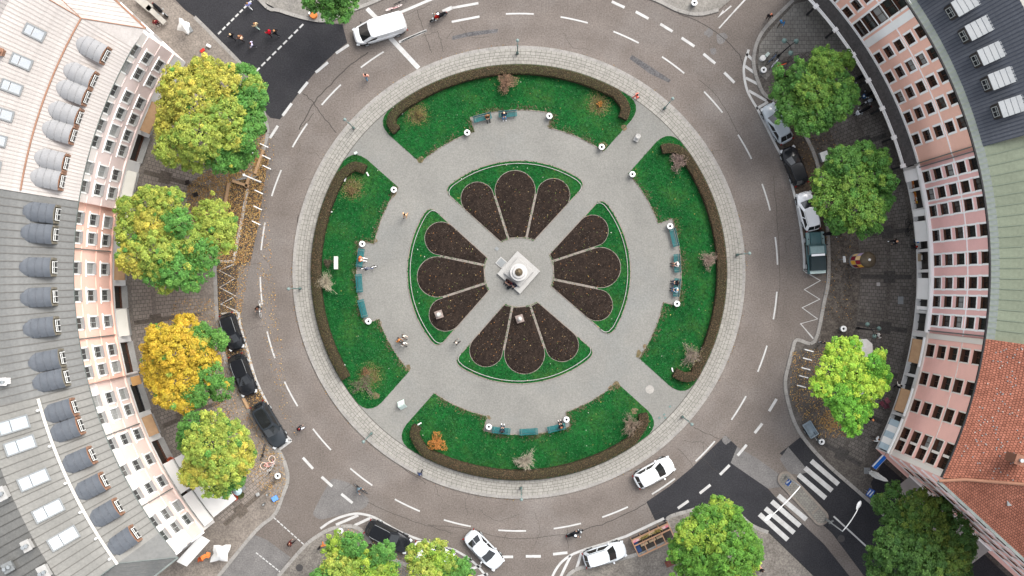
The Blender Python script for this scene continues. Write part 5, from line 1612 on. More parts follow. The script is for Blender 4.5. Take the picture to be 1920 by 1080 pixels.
tree('lime green tree on the paved corner over two white parasols', [(1575, 662, 26, 'LY'), (1598, 650, 18, 'LY'), (1548, 692, 26, 'LY'), (1590, 695, 36, 'LY'), (1628, 682, 20, 'L'), (1645, 702, 20, 'L'), (1535, 722, 22, 'LY'), (1570, 735, 32, 'L'), (1612, 728, 28, 'LY'), (1636, 725, 18, 'LY'), (1585, 770, 28, 'L'), (1608, 768, 22, 'L'), (1598, 795, 17, 'L'), (1640, 665, 12, 'LY'), (1655, 710, 12, 'L')], 7.2)
tree('green tree, middle of the three on the right beside the white parked car', [(1572, 308, 30, 'M'), (1612, 298, 28, 'M'), (1640, 302, 20, 'M'), (1545, 340, 26, 'MY'), (1592, 345, 42, 'MY'), (1642, 335, 28, 'M'), (1552, 380, 30, 'MY'), (1602, 392, 38, 'MY'), (1650, 372, 24, 'M'), (1632, 410, 24, 'M'), (1572, 412, 24, 'M'), (1622, 434, 14, 'M'), (1655, 345, 16, 'M')], 8.0)
tree('green tree, uppermost on the right over the silver parked car', [(1500, 148, 28, 'M'), (1532, 128, 26, 'MY'), (1534, 106, 12, 'MY'), (1576, 115, 14, 'MY'), (1592, 122, 9, 'MY'), (1470, 165, 24, 'M'), (1520, 175, 40, 'MY'), (1562, 160, 28, 'M'), (1582, 180, 22, 'M'), (1482, 205, 28, 'M'), (1530, 215, 34, 'M'), (1562, 205, 26, 'M'), (1505, 238, 18, 'M'), (1455, 135, 11, 'M')], 8.0)
tree('deep green tree at the top edge behind the white van', [(595, 0, 22, 'M'), (628, 8, 26, 'M'), (655, 8, 18, 'G'), (618, 32, 13, 'G'), (650, 32, 11, 'G'), (640, -14, 30, 'M'), (600, -24, 28, 'M'), (670, -16, 20, 'M'), (580, 8, 11, 'G')], 7.0)

# bare and autumn shrubs on the lawns
def bare_shrub(label, px, py, r, col, n=150, h=1.5, leafc=None, nleaf=0, dirn=None, name='bare_shrub'):
    r *= 0.88; n = int(n * 0.75)
    b = W(px, py); b.z = ZI + 0.04
    t = thing(name, label, 'shrub', b, 0, 'shrubs on the lawns')
    mb = MB()
    for _ in range(n):
        a = rg.uniform(0, 2 * PI); q = r * math.sqrt(rg.uniform(0.08, 1.0)) * rg.uniform(0.75, 1.1) * (0.85 + 0.3 * math.sin(3 * a + px) + 0.12 * math.sin(7 * a))
        if dirn:
            q *= 0.6 + 0.6 * max(0, math.cos(a - dirn))
        z = h * rg.uniform(0.35, 1) * (1.05 - 0.55 * (q / r) ** 2)
        e = Vector((q * math.cos(a), q * math.sin(a), max(z, 0.15)))
        s = Vector((rg.uniform(-.12, .12), rg.uniform(-.12, .12), 0))
        m = s.lerp(e, 0.5) + Vector((rg.uniform(-.1, .1), rg.uniform(-.1, .1), 0.12))
        mb.tube([s, m, e], [0.022, 0.016, 0.007], 3, cap=False)
        for _ in range(3):
            f = m.lerp(e, rg.random()); g_ = f + Vector((rg.uniform(-.3, .3), rg.uniform(-.3, .3), rg.uniform(-.05, .25)))
            mb.tube([f, g_], [0.012, 0.005], 3, cap=False)
    mb.build('twigs', nmat('twig_' + '%02d%02d' % (int(col[0] * 100), int(col[2] * 100)), col, tuple(x * 0.7 for x in col), 4, 0.9), t)
    if nleaf:
        a = NR.uniform(0, 2 * PI, nleaf); q = r * np.sqrt(NR.rand(nleaf)) * (0.85 + 0.3 * np.sin(3 * a + px) + 0.12 * np.sin(7 * a)); z = h * NR.uniform(0.3, 1, nleaf) * (1.05 - 0.5 * (q / r) ** 2)
        P = np.c_[q * np.cos(a), q * np.sin(a), z]
        C = np.array(leafc) * NR.uniform(0.6, 1.3, (nleaf, 1))
        link('foliage', leaf_mesh('foliage', P, np.tile((0, 0, 1.0), (nleaf, 1)), NR.uniform(0.06, 0.14, nleaf), C, M_LEAF, 0.6, 0.7), t)
    return t
bare_shrub('pinkish brown bare shrub against the hedge of the north lawn', 950, 157, 1.35, (0.30, 0.19, 0.13), 190, leafc=(0.25, 0.15, 0.09), nleaf=500)
bare_shrub('grey-pink bare shrub near the top end of the east lawn', 1270, 305, 1.25, (0.30, 0.22, 0.19), 150, leafc=(0.24, 0.17, 0.14), nleaf=350)
bare_shrub('grey-pink bare shrub beside the middle of the east hedge', 1326, 487, 1.15, (0.33, 0.245, 0.20), 150, leafc=(0.26, 0.19, 0.15), nleaf=350)
bare_shrub('sprawling bare shrub near the lower end of the east lawn', 1296, 665, 1.6, (0.34, 0.27, 0.22), 170, leafc=(0.22, 0.2, 0.1), nleaf=250)
bare_shrub('bare brown shrub at the right end of the south hedge', 1183, 795, 1.65, (0.31, 0.24, 0.18), 190)
bare_shrub('straw coloured bare shrub overhanging the middle of the south hedge', 985, 862, 1.5, (0.46, 0.40, 0.31), 170)
bare_shrub('straw coloured bare shrub leaning out of the west hedge', 613, 530, 1.45, (0.47, 0.41, 0.30), 160, dirn=0.0)
bare_shrub('orange autumn shrub at the left end of the south lawn', 820, 828, 1.15, (0.40, 0.18, 0.06), 60, 1.4, (0.42, 0.17, 0.04), 1000, name='autumn_shrub')
bare_shrub('low ragged green and pink shrub at the bottom end of the west lawn', 683, 722, 1.7, (0.25, 0.19, 0.15), 110, 0.7, (0.06, 0.15, 0.03), 700)
bare_shrub('small shrub in the worn ring of the north lawn, left', 787, 216, 0.45, (0.2, 0.13, 0.07), 40, 0.5, (0.16, 0.14, 0.04), 200)
bare_shrub('small orange shrub in the worn ring of the north lawn, right', 1124, 196, 0.35, (0.3, 0.15, 0.05), 30, 0.5, (0.45, 0.2, 0.04), 120)
bare_shrub('small shrub in the worn ring at the top of the west lawn', 660, 358, 0.5, (0.22, 0.15, 0.08), 40, 0.5, (0.18, 0.13, 0.05), 220)
bare_shrub('small reddish shrub in the ring at the bottom of the west lawn', 687, 697, 0.5, (0.22, 0.13, 0.08), 40, 0.5, (0.2, 0.10, 0.05), 200)

# fallen leaves on the left pavement and bays, in the beds, along the kerbs
P, C = [], []
OR = np.array([(0.46, 0.245, 0.075), (0.40, 0.27, 0.10), (0.27, 0.14, 0.055), (0.52, 0.34, 0.11), (0.22, 0.16, 0.10)])
def litter(poly, n, z, pal=OR, dark=0.0):
    X, Y = scatter(px2(poly), int(n * 0.7))
    P.append(np.c_[X, Y, np.full(len(X), z) + NR.uniform(0, 0.02, len(X))])
    c = np.asarray(pal)[NR.randint(0, len(pal), len(X))] * NR.uniform(0.55, 1.15, (len(X), 1))
    C.append(c)
litter([(494, 281), (504, 300), (494, 352), (487, 410), (470, 490), (440, 495), (405, 490), (430, 342), (478, 325)], 7500, 0.03)
litter([(390, 320), (478, 325), (430, 342), (405, 490), (360, 480), (350, 350)], 6500, ZPV + 0.03)
litter([(440, 250), (500, 245), (494, 281), (478, 325), (430, 335), (420, 300)], 2600, ZPV + 0.03)
litter([(405, 490), (470, 490), (452, 590), (480, 712), (528, 808), (522, 844), (456, 745), (415, 640)], 3800, 0.03)
litter([(330, 560), (405, 560), (430, 690), (475, 785), (520, 850), (470, 860), (400, 760), (330, 770), (280, 700)], 3600, ZPV + 0.03)
litter([(427, 330), (436, 338), (412, 490), (403, 492)], 1500, ZPV + 0.03)
litter([(478, 300), (496, 282), (486, 330), (474, 332)], 800, ZPV + 0.03)
litter([(455, 830), (530, 850), (538, 900), (520, 950), (470, 900)], 900, ZPV + 0.03)
litter([(1485, 660), (1545, 650), (1560, 780), (1600, 820), (1520, 820), (1480, 740)], 2000, ZPV + 0.03)
litter([(1545, 770), (1570, 765), (1580, 800), (1555, 812), (1535, 790)], 900, ZPV + 0.03)
litter([(640, 985), (720, 1000), (840, 1040), (900, 1090), (640, 1090), (600, 1040)], 900, ZPV + 0.03)
litter([(485, 250), (520, 262), (500, 380), (540, 760), (560, 830), (520, 760), (480, 560), (488, 400)], 700, 0.03)
litter([(1440, 200), (1560, 200), (1600, 420), (1600, 600), (1540, 600), (1545, 400)], 800, ZPV + 0.03, OR * 0.6)
for a in range(0, 360, 10):                                   # along the island kerb
    if rg.random() < 0.8:
        litter([tuple(((p.x * PPM) + 960, 540 - p.y * PPM)) for p in (PW(424, a).xy, PW(429, a).xy, PW(429, a + 10).xy, PW(424, a + 10).xy)], rg.randint(8, 40), 0.02, OR * 0.55)
for poly in list(lawn_polys.values()) + quad_polys:
    X, Y = scatter(poly, 28)
    P.append(np.c_[X, Y, np.full(len(X), ZI + 0.07)])
    C.append(np.array([(0.40, 0.30, 0.08), (0.45, 0.45, 0.38), (0.25, 0.16, 0.05)])[NR.randint(0, 3, len(X))])
for b in bed_polys:
    X, Y = scatter(b, 190)
    P.append(np.c_[X, Y, np.full(len(X), ZI + 0.16)])
    pal = np.array([(0.22, 0.10, 0.03), (0.10, 0.13, 0.03), (0.035, 0.024, 0.018), (0.06, 0.042, 0.03), (0.30, 0.22, 0.10), (0.06, 0.045, 0.035)])
    C.append(pal[NR.choice(6, len(X), p=[0.10, 0.06, 0.36, 0.32, 0.05, 0.11])] * NR.uniform(0.6, 1.2, (len(X), 1)))
P, C = np.concatenate(P), np.concatenate(C)
link('fallen_leaves', leaf_mesh('fallen_leaves', P, np.tile((0, 0, 1.0), (len(P), 1)), NR.uniform(0.07, 0.15, len(P)), C, M_LEAF, 0.75, 0.3), kind='stuff')

# ------------------------------------------------------------------ monument and pedestals
mc = W(972.5, 511); mc.z = ZI
mon = thing('monument', 'round pale stone pillar with bronze top on a square stepped plinth at the centre', 'monument', mc, math.radians(48.5))
mb = MB(); mb.box((0, 0, 0.14), (3.0, 3.0, 0.42)); bevel(mb.build('step', M_STONE, mon), 0.03)
mb = MB(); mb.box((0, 0, 0.50), (2.02, 2.02, 0.30)); mb.box((0, 0, 0.37), (2.16, 2.16, 0.08)); bevel(mb.build('plinth', M_STONE, mon), 0.03)
mb = MB()
mb.lathe([(0.80, 0.65), (0.84, 0.70), (0.84, 0.86), (0.80, 0.92), (0.78, 1.1), (0.78, 1.6), (0.82, 1.66), (0.84, 1.72), (0.84, 1.82), (0.64, 1.84), (0.60, 1.9), (0.58, 2.05), (0.46, 2.07)], 36)
mb.build('drum', nmat('white_stone', (0.47, 0.46, 0.44), (0.40, 0.39, 0.375), 1.5, 0.7, speck=0.05), mon, smooth=False)
mb = MB()
mb.lathe([(0.36, 2.07), (0.38, 2.14), (0.33, 2.24), (0.22, 2.36), (0.16, 2.44)], 20)
for k in range(6):
    a = k * PI / 3 + 0.2
    mb.tube([(0.3 * math.cos(a), 0.3 * math.sin(a), 2.16), (0.2 * math.cos(a), 0.2 * math.sin(a), 2.36), (0.05, 0, 2.56)], [0.08, 0.07, 0.04], 6)
mb.lathe([(0.0, 2.42), (0.12, 2.48), (0.14, 2.58), (0.10, 2.68), (0.0, 2.72)], 14)
mb.build('bronze_top', nmat('bronze', (0.24, 0.185, 0.12), (0.12, 0.095, 0.065), 7, 0.45, metal=0.4), mon, smooth=True)
mb = MB(); pq = W(940, 492.5); mb.box((0, 0, 0.05), (0.85, 0.85, 0.1)); mb.box((0, 0, 0.11), (0.68, 0.68, 0.03), mi=1)
tag(mb.build('floor_slab', [M_STONE, M_GREY], None, (pq.x, pq.y, ZI), math.radians(48.5)), 'grey framed square floor slab touching the left corner of the monument plinth', 'floor slab')
mb = MB(); pq = W(931.5, 466.5); mb.box((0, 0, 0.02), (0.34, 0.34, 0.05)); mb.box((0, 0, 0.05), (0.26, 0.26, 0.02))
tag(mb.build('drain_cover', M_GREY, None, (pq.x, pq.y, ZI), math.radians(48.5)), 'small dark square drain cover on the path northwest of the monument', 'drain cover')
def pedestal(px, py, label):
    t = thing('bust_pedestal', label, 'pedestal', W(px, py, 0) + Vector((0, 0, ZI + 0.1)), math.radians(18), 'small pedestals in the flower beds')
    mb = MB(); mb.box((0, 0, 0.1), (0.75, 0.75, 0.3)); mb.build('base_slab', nmat('pink_granite', (0.26, 0.205, 0.18), None, 3, 0.8, speck=0.1), t)
    mb = MB(); mb.lathe([(0.25, 0.25), (0.2, 0.32), (0.17, 0.5), (0.17, 1.25), (0.22, 1.32), (0.22, 1.4)], 14); mb.build('shaft', M_STONE, t)
    mb = MB()
    mb.lathe([(0.20, 1.4), (0.22, 1.5), (0.12, 1.62), (0.08, 1.68), (0.10, 1.74), (0.125, 1.84), (0.12, 1.93), (0.07, 2.01), (0, 2.03)], 14)
    mb.lathe([(0.0, -0.03), (0.03, 0), (0.0, 0.03)], 6, (0.13, 0, 1.83)); mb.build('bust', nmat('bust_stone', (0.62, 0.58, 0.53), None, 3, 0.7), t, smooth=True)
pedestal(974.5, 597.5, 'small stone bust on a pinkish square base in the bed below the monument')
pedestal(823.5, 589.5, 'small stone bust on a square base in the lower west flower bed')

# ------------------------------------------------------------------ benches, bins, lamps
def make_bench():
    t = thing('park_bench', '', 'bench', (0, 0, 0), 0, 'turquoise benches in the lawn bays')   # faces +Y, length along X
    for k in range(4):
        mb = MB(); mb.box((0, 0.20 - k * 0.115, 0.45 + 0.008 * abs(k - 1.5)), (1.8, 0.09, 0.035)); mb.build('seat_slat', M_GREENP, t)
    for k in range(3):
        mb = MB(); mb.box((0, -0.245 - k * 0.03, 0.56 + k * 0.125), (1.8, 0.03, 0.09)); mb.build('back_slat', M_GREENP, t)
    for sx in (-1, 1):
        mb = MB(); x = sx * 0.72
        mb.tube([(x, 0.24, 0), (x, 0.2, 0.22), (x, 0.2, 0.41)], 0.025, 6); mb.tube([(x, -0.3, 0), (x, -0.2, 0.3), (x, -0.22, 0.45), (x, -0.34, 0.88)], 0.025, 6)
        mb.bar((x, 0.24, 0.42), (x, -0.24, 0.42), 0.05, 0.04)
        mb.tube([(x, 0.22, 0.43), (x, 0.24, 0.64), (x, 0.1, 0.67), (x, -0.27, 0.66)], 0.022, 6); mb.build('leg_frame', M_LAMPG, t)
    return t
BENCH = [(905, 223, 104.5, 'turquoise bench with a person in a brown jacket, left in the north bay'), (952, 216, 94, 'turquoise bench with a person in jeans, right in the north bay'),
         (678, 484, 171.5, 'turquoise bench with a person in orange, topmost in the west bay'), (676, 531, 184, 'empty turquoise bench, middle of the west bay'), (682.5, 578, 194, 'empty turquoise bench below the other two in the west bay'),
         (1261.5, 446, 373.5, 'empty turquoise bench next to the bin at the top of the east bay'), (1267, 494, 363, 'turquoise bench with a white-topped person, middle of the east bay'), (1266.5, 539, 354, 'turquoise bench with a seated pair, lowest in the east bay'),
         (940, 805, 263.5, 'turquoise bench with a dark dressed person beside the bin in the south bay'), (991, 807, 273.5, 'empty turquoise bench, middle of the south bay'), (1043, 800, 284, 'turquoise bench with a person and white cloth, right in the south bay')]
b0 = None
def wfront(deg):           # rotation so that local +Y points from polar direction deg back to the centre
    return math.radians(deg + 90)
bench_pos = {}
for px, py, deg, lb in BENCH:
    loc = W(px, py); loc.z = ZI
    if b0 is None:
        b0 = make_bench(); b0.location = loc; b0.rotation_euler.z = wfront(deg); b0['label'] = lb
    else:
        dup(b0, loc, wfront(deg), lb)
    bench_pos[(px, py)] = (loc, wfront(deg))
def make_bin():
    t = thing('litter_bin', '', 'litter bin', (0, 0, 0), 0, 'round white litter bins')
    mb = MB(); mb.lathe([(0.22, 0.0), (0.25, 0.05), (0.27, 0.55), (0.25, 0.6)], 20, close=False); mb.build('body', M_GREY, t, smooth=True)
    mb = MB(); mb.lathe([(0.27, 0.56), (0.30, 0.60), (0.30, 0.66), (0.26, 0.70), (0.15, 0.70), (0.115, 0.66), (0.115, 0.55)], 24, close=False); mb.build('rim', M_WHITE, t, smooth=True)
    mb = MB(); mb.lathe([(0.22, 0.5), (0.0, 0.5)], 20, close=False); mb.build('inside', M_BLACK, t)
    return t
BINS = [(876, 249, 'at the lower left corner of the north bay'), (1030, 218, 'at the right corner of the north bay'), (1128, 276, 'at the right tip of the north lawn'), (1185.5, 327, 'at the upper left tip of the east lawn'),
        (738.5, 356, 'at the upper right tip of the west lawn'), (679.5, 457.5, 'above the topmost bench of the west bay'), (691, 602.5, 'under the lowest bench of the west bay'), (1256, 424.5, 'above the topmost bench of the east bay'),
        (1269, 569.5, 'at the bottom of the east bay'), (916.5, 800, 'left of the benches in the south bay'), (1062, 786.5, 'right of the benches in the south bay'), (1301.5, 6, 'on the paved corner at the top edge'),
        (1431.5, 131.5, 'between the hatched bay and the upper right tree'), (521, 892, 'on the rounded corner near the fallen bicycles'), (1581, 616.5, 'on the pavement above the lime green tree'), (1540, 828, 'by the cargo bicycle at the zebra crossing'), (638.5, 995, 'on the pavement above the bottom left tree')]
n0 = None
for px, py, lb in BINS:
    onI = (px - 973) ** 2 + (py - 510) ** 2 < 400 ** 2
    loc = W(px, py, 0.6); loc.z = (ZI if onI else ZPV)
    if n0 is None:
        n0 = make_bin(); n0.location = loc; n0['label'] = 'round white litter bin ' + lb
    else:
        dup(n0, loc, 0, 'round white litter bin ' + lb)
# park lamps on the ring footway: post with two lanterns
def make_lamp():
    t = thing('park_lamp', '', 'street lamp', (0, 0, 0), 0, 'green lamps on the ring footway')
    mb = MB(); mb.lathe([(0.13, 0), (0.13, 0.5), (0.08, 0.62), (0.055, 0.9), (0.045, 3.6), (0.07, 3.65), (0.03, 3.75)], 10); mb.build('post', M_LAMPG, t, smooth=True)
    mb = MB(); mb.tube([(-0.0, -0.0, 3.6), (0.2, 0, 3.85), (0.42, 0, 3.9)], 0.025, 6); mb.build('arm', M_LAMPG, t)
    mb = MB(); mb.lathe([(0.05, 3.78), (0.14, 3.86), (0.165, 3.95), (0.10, 4.04), (0.03, 4.09)], 14, (0.42, 0, 0)); mb.build('shade', nmat('lamp_shade', (0.20, 0.26, 0.245), None, 3, 0.5), t, smooth=True)
    mb = MB(); mb.lathe([(0.0, 3.66), (0.13, 3.70), (0.15, 3.78), (0.05, 3.79)], 12, (0.42, 0, 0)); mb.build('globe', nmat('lamp_globe', (0.5, 0.52, 0.5), None, 3, 0.3), t, smooth=True)
    return t
LMP = [(970, 101, 'at the top of the ring footway'), (1245, 204, 'at the upper right passage'), (1381, 478, 'at the right side of the ring footway'), (1279, 781, 'at the lower right passage'), (977, 914, 'below the straw coloured shrub of the south hedge'), (697, 812, 'at the lower left passage'), (564, 541, 'at the left side of the ring footway'), (664, 241, 'at the upper left passage')]
l0 = None
for px, py, lb in LMP:
    loc = W(px, py); loc.z = ZI
    a = math.atan2(loc.y - CEN.y, loc.x - CEN.x)
    if l0 is None:
        l0 = make_lamp(); l0.location = loc; l0.rotation_euler.z = a; l0['label'] = 'green lamp post ' + lb
    else:
        dup(l0, loc, a, 'green lamp post ' + lb)
# tall curved white street lamps at the crossing
def curved_lamp(base, z, tip, label):
    b = W(*base); b.z = 0.13
    e = W(*tip, z) - b
    t = thing('street_lamp', label, 'street lamp', b, 0, 'white curved lamps at the crossing')
    mb = MB(); mb.lathe([(0.11, 0), (0.11, 0.9), (0.075, 1.0), (0.05, z - 1.0)], 10); mb.build('post', M_STEEL, t, smooth=True)
    dx, dy = e.x, e.y
    L = math.hypot(dx, dy)
    mb = MB()
    pts = []
    for k in range(9):
        s = k / 8
        pts.append((dx * s ** 1.15, dy * s ** 1.15, z - 1.05 + (1.0) * math.sin(s * PI / 2)))
    mb.tube(pts, [0.05] * 5 + [0.042] * 4, 8); mb.build('arm', M_WHITE, t, smooth=True)
    mb = MB()
    u = Vector((dx, dy, 0)).normalized()
    c = Vector((dx, dy, z - 0.15)) - Vector((0, 0, 0.13))
    M = Matrix((( u.x, -u.y, 0), (u.y, u.x, 0), (0, 0, 1)))
    ring = []
    for (x, w_, z_) in ((-0.1, 0.05, 0.02), (0.1, 0.14, 0.07), (0.35, 0.2, 0.1), (0.6, 0.17, 0.09), (0.78, 0.06, 0.04)):
        ring.append([c + M @ Vector((x, w_ * math.cos(q), z_ * math.sin(q))) for q in [2 * PI * k / 10 for k in range(10)]])
    o = mb.add([p for r in ring for p in r], [])
    for i in range(4):
        for k in range(10):
            mb.f.append((o + i * 10 + k, o + i * 10 + (k + 1) % 10, o + i * 10 + 10 + (k + 1) % 10, o + i * 10 + 10 + k)); mb.m.append(0)
    mb.f.append(tuple(range(o, o + 10))); mb.m.append(0); mb.f.append(tuple(reversed(range(o + 40, o + 50)))); mb.m.append(0)
    mb.build('lamp_head', M_WHITE, t, smooth=True)
curved_lamp((1548, 973), 6.5, (1608, 954), 'tall curved white street lamp at the lower end of the traffic island')
curved_lamp((1473, 893), 6.5, (1447, 966), 'curved white street lamp leaning over the lower zebra crossing from the island')
# ------------------------------------------------------------------ vehicles
def paint(name, c, rough=0.28):
    return nmat(name, c, tuple(x * 0.96 for x in c), 1.0, rough, coat=0.6 if c[0] > 0.1 else 0.08, spec=0.45 if c[0] > 0.1 else 0.2)
P_WHITE = paint('car_white', (0.60, 0.61, 0.61)); P_SILVER = paint('car_silver', (0.25, 0.28, 0.30)); P_BLACK = paint('car_black', (0.010, 0.011, 0.013), 0.18)
P_DKGREY = paint('car_charcoal', (0.02, 0.024, 0.028), 0.2); P_PEARL = paint('car_pearl', (0.42, 0.445, 0.46)); P_TEAL = paint('truck_green', (0.045, 0.105, 0.11), 0.4)
M_LENS = nmat('headlamp_lens', (0.55, 0.57, 0.58), None, 3, 0.1); M_TAIL = nmat('tail_lens', (0.22, 0.010, 0.008), None, 3, 0.15); M_PLATE = nmat('plate_white', (0.7, 0.7, 0.7), None, 3, 0.5)
def outline(L, Wd, n=48, e=4.2, nose=0.10, tail=0.05):
    pts = []
    for k in range(n):
        a = 2 * PI * k / n
        c, s = math.cos(a), math.sin(a)
        x = L / 2 * abs(c) ** (2 / e) * (1 if c > 0 else -1); y = Wd / 2 * abs(s) ** (2 / e) * (1 if s > 0 else -1)
        t = x / (L / 2)
        y *= 1 - (nose * max(0, t - 0.45) / 0.55 if t > 0 else tail * max(0, -t - 0.5) / 0.5)
        pts.append((x, y))
    return pts
def wheel(mb_t, mb_r, r=0.32, w=0.2, n=20):
    for mb, prof in ((mb_t, [(r - 0.09, -w / 2), (r - 0.02, -w / 2), (r, -w / 2 + 0.03), (r, w / 2 - 0.03), (r - 0.02, w / 2), (r - 0.09, w / 2)]), (mb_r, [(0.0, w / 2 - 0.02), (0.06, w / 2 - 0.01), (r - 0.1, w / 2 - 0.04), (r - 0.085, w / 2)])):
        o = len(mb.v)
        for q, y in prof:
            for k in range(n):
                a = 2 * PI * k / n
                mb.v.append((q * math.cos(a), y, q * math.sin(a)))
        for i in range(len(prof) - 1):
            for k in range(n):
                mb.f.append((o + i * n + k, o + i * n + (k + 1) % n, o + (i + 1) * n + (k + 1) % n, o + (i + 1) * n + k)); mb.m.append(0)
_t, _r = MB(), MB(); wheel(_t, _r)
TYRE, RIM = _t.mesh('tyre', M_RUBBER, True), _r.mesh('rim', M_STEEL, True)
def car(label, px, py, deg, L=4.3, Wd=1.8, Hh=1.48, m=P_WHITE, hood=0.27, cab=(0.30, 0.10), roof=(0.16, 0.30), belt=0.92, hoodz=0.86, deck=0.0, name='parked_car', rails=False, glassroof=False, group='cars parked round the ring road', van=False, z=0.0, rail_m=None):
    """cab: windscreen foot and rear-window foot as fractions from nose and tail; roof: the same at roof height"""
    roof = (roof[0] + (0.04 if not van else 0.06), roof[1]); b = W(px, py, Hh * 0.6); b.z = z
    t = thing(name, label, 'van' if van else 'car', b, math.radians(deg), group)
    o2 = outline(L, Wd)
    n = len(o2)
    xw, xr = L / 2 - L * cab[0], -L / 2 + L * cab[1]
    def topz(x):
        if x > xw:
            f = (x - xw) / (L / 2 - xw)
            return belt + (hoodz - belt) * f - 0.16 * f ** 4
        if x < xr:
            f = (xr - x) / max(0.01, (xr + L / 2))
            return belt + deck * f - 0.14 * f ** 4
        return belt
    mb = MB()
    lev = [(0.955, None, 0.20), (0.985, None, 0.34), (1.0, None, 0.55), (0.995, -0.16, 0), (0.955, -0.03, 0), (0.90, 0.0, 0)]
    for s_, dz, z_ in lev:
        for x, y in o2:
            xx = x * (1 - (1 - s_) * 0.5)
            mb.v.append((xx, y * s_, z_ if dz is None else topz(xx) + dz))
    for i in range(len(lev) - 1):
        for k in range(n):
            mb.f.append((i * n + k, i * n + (k + 1) % n, (i + 1) * n + (k + 1) % n, (i + 1) * n + k)); mb.m.append(0)
    e = (len(lev) - 1) * n
    mid = len(mb.v)
    for k in range(n // 2 + 1):                         # crowned bonnet and boot
        x = mb.v[e + k][0]
        mb.v.append((x, 0, topz(x) + 0.045))
    for k in range(n // 2):
        a, b_, c_, d_ = e + k, e + k + 1, mid + k + 1, mid + k
        mb.f.append((a, b_, c_, d_)); mb.m.append(0)
        a, b_ = e + (n - k) % n, e + (n - k - 1) % n
        mb.f.append((b_, a, mid + k, mid + k + 1)); mb.m.append(0)
    mb.build('body', m, t, smooth=True)
    # cabin
    rw, rr = L / 2 - L * (cab[0] + roof[0]), -L / 2 + L * (cab[1] + roof[1] * 0.5)
    wb, wt = Wd * 0.465, Wd * (0.44 if van else 0.375)
    zb, zt = belt - 0.02, Hh - 0.05
    def loop(xf, xb, w_, z_, bow):
        return [(xf, -w_ * 0.80, z_), (xf + bow, 0, z_), (xf, w_ * 0.80, z_), (xf - 0.22, w_ * 0.98, z_), ((xf + xb) / 2, w_, z_), (xb + 0.22, w_ * 0.97, z_), (xb, w_ * 0.82, z_), (xb - bow * 0.5, 0, z_), (xb, -w_ * 0.82, z_), (xb + 0.22, -w_ * 0.97, z_), ((xf + xb) / 2, -w_, z_), (xf - 0.22, -w_ * 0.98, z_)]
    lo, hi = loop(xw, xr, wb, zb, 0.14), loop(rw, rr, wt, zt, 0.08)
    mb = MB(); mb.add(lo + hi, [(i, (i + 1) % 12, 12 + (i + 1) % 12, 12 + i) for i in range(12)])
    bevel(mb.build('cabin', m, t, smooth=False), 0.04)
    hi2 = [(x * 0.97 + 0.03 * (rw + rr) / 2, y * 0.93, z_ + 0.05) for x, y, z_ in hi]
    mb = MB(); o = mb.add(hi + hi2, [(i, (i + 1) % 12, 12 + (i + 1) % 12, 12 + i) for i in range(12)]); mb.f.append(tuple(range(12, 24))); mb.m.append(0)
    bevel(mb.build('roof', m, t, smooth=False), 0.03, ang=20)
    if glassroof:
        mb = MB(); mb.add([(x * 0.86 + 0.14 * (rw + rr) / 2, y * 0.78, z_ + 0.012) for x, y, z_ in hi2], [tuple(range(12))]); mb.build('glass_roof', M_GLASS, t)
    def pane(nm, idx, ins=0.1, out=0.012):
        a, b_, c_, d_ = [Vector(q) for q in idx]
        cc = (a + b_ + c_ + d_) / 4
        nn = (b_ - a).cross(d_ - a).normalized()
        if nn.dot(cc - Vector(((xw + xr) / 2, 0, (zb + zt) / 2))) < 0: nn = -nn
        return [q.lerp(cc, ins) + nn * out for q in (a, b_, c_, d_)]
    def glass(nm, quads):
        mb = MB()
        for q in quads: mb.quad(*q)
        mb.build(nm, M_GLASS, t)
    g_ = lambda i, j, ins=0.08: pane('', (lo[i], lo[j], hi[j], hi[i]), ins)
    ws = [Vector(q) for q in (lo[0], lo[1], lo[2], hi[2], hi[1], hi[0])]
    cc = sum(ws, Vector()) / 6
    nn = Vector((zt - zb, 0, xw - rw)).normalized() * 0.014
    ws = [q.lerp(cc, 0.04) + nn for q in ws]
    glass('windscreen', [(ws[0], ws[1], ws[4], ws[5]), (ws[1], ws[2], ws[3], ws[4])])
    if not van:
        glass('rear_window', [g_(6, 7, 0.08), g_(7, 8, 0.08)])
    for sgn, pr in ((1, ((3, 4), (4, 5))), (-1, ((9, 10), (10, 11)))):
        for a, b_ in (pr if not van else (pr[0] if sgn > 0 else pr[1],)):
            q = pane('', (lo[a], lo[b_], hi[b_], hi[a]), 0.12)
            if van:
                q = [Vector((xw - 0.3, sgn * wb * 1.01, zb + 0.1)), Vector((xw - 1.3, sgn * (wb + 0.012), zb + 0.1)), Vector((rw - 0.55, sgn * (wt + 0.025), zt - 0.35)), Vector((rw - 0.1, sgn * (wt + 0.02), zt - 0.35))]
            glass('side_window', [q])
    for x in (L * 0.31, -L * 0.29):
        for sgn in (-1, 1):
            w_ = link('wheel', TYRE, t, (x, sgn * (Wd / 2 - 0.095), 0.32)); w_.rotation_euler.z = 0 if sgn > 0 else PI
            link('rim', RIM, w_)
    for sgn in (-1, 1):
        mb = MB(); mb.box((L / 2 - 0.22, sgn * Wd * 0.35, 0.64), (0.32, 0.34, 0.13), sgn * -0.35); bevel(mb.build('headlight', M_LENS, t), 0.03)
        mb = MB(); mb.box((-L / 2 + 0.085, sgn * Wd * 0.385, 0.70), (0.10, 0.22, 0.13), sgn * 0.22); bevel(mb.build('tail_light', M_TAIL, t), 0.03)
        mb = MB(); mb.box((xw - 0.38, sgn * (Wd / 2 + 0.06), belt + 0.06), (0.14, 0.2, 0.13), sgn * -0.2); bevel(mb.build('wing_mirror', m if not van else M_BLACK, t), 0.03)
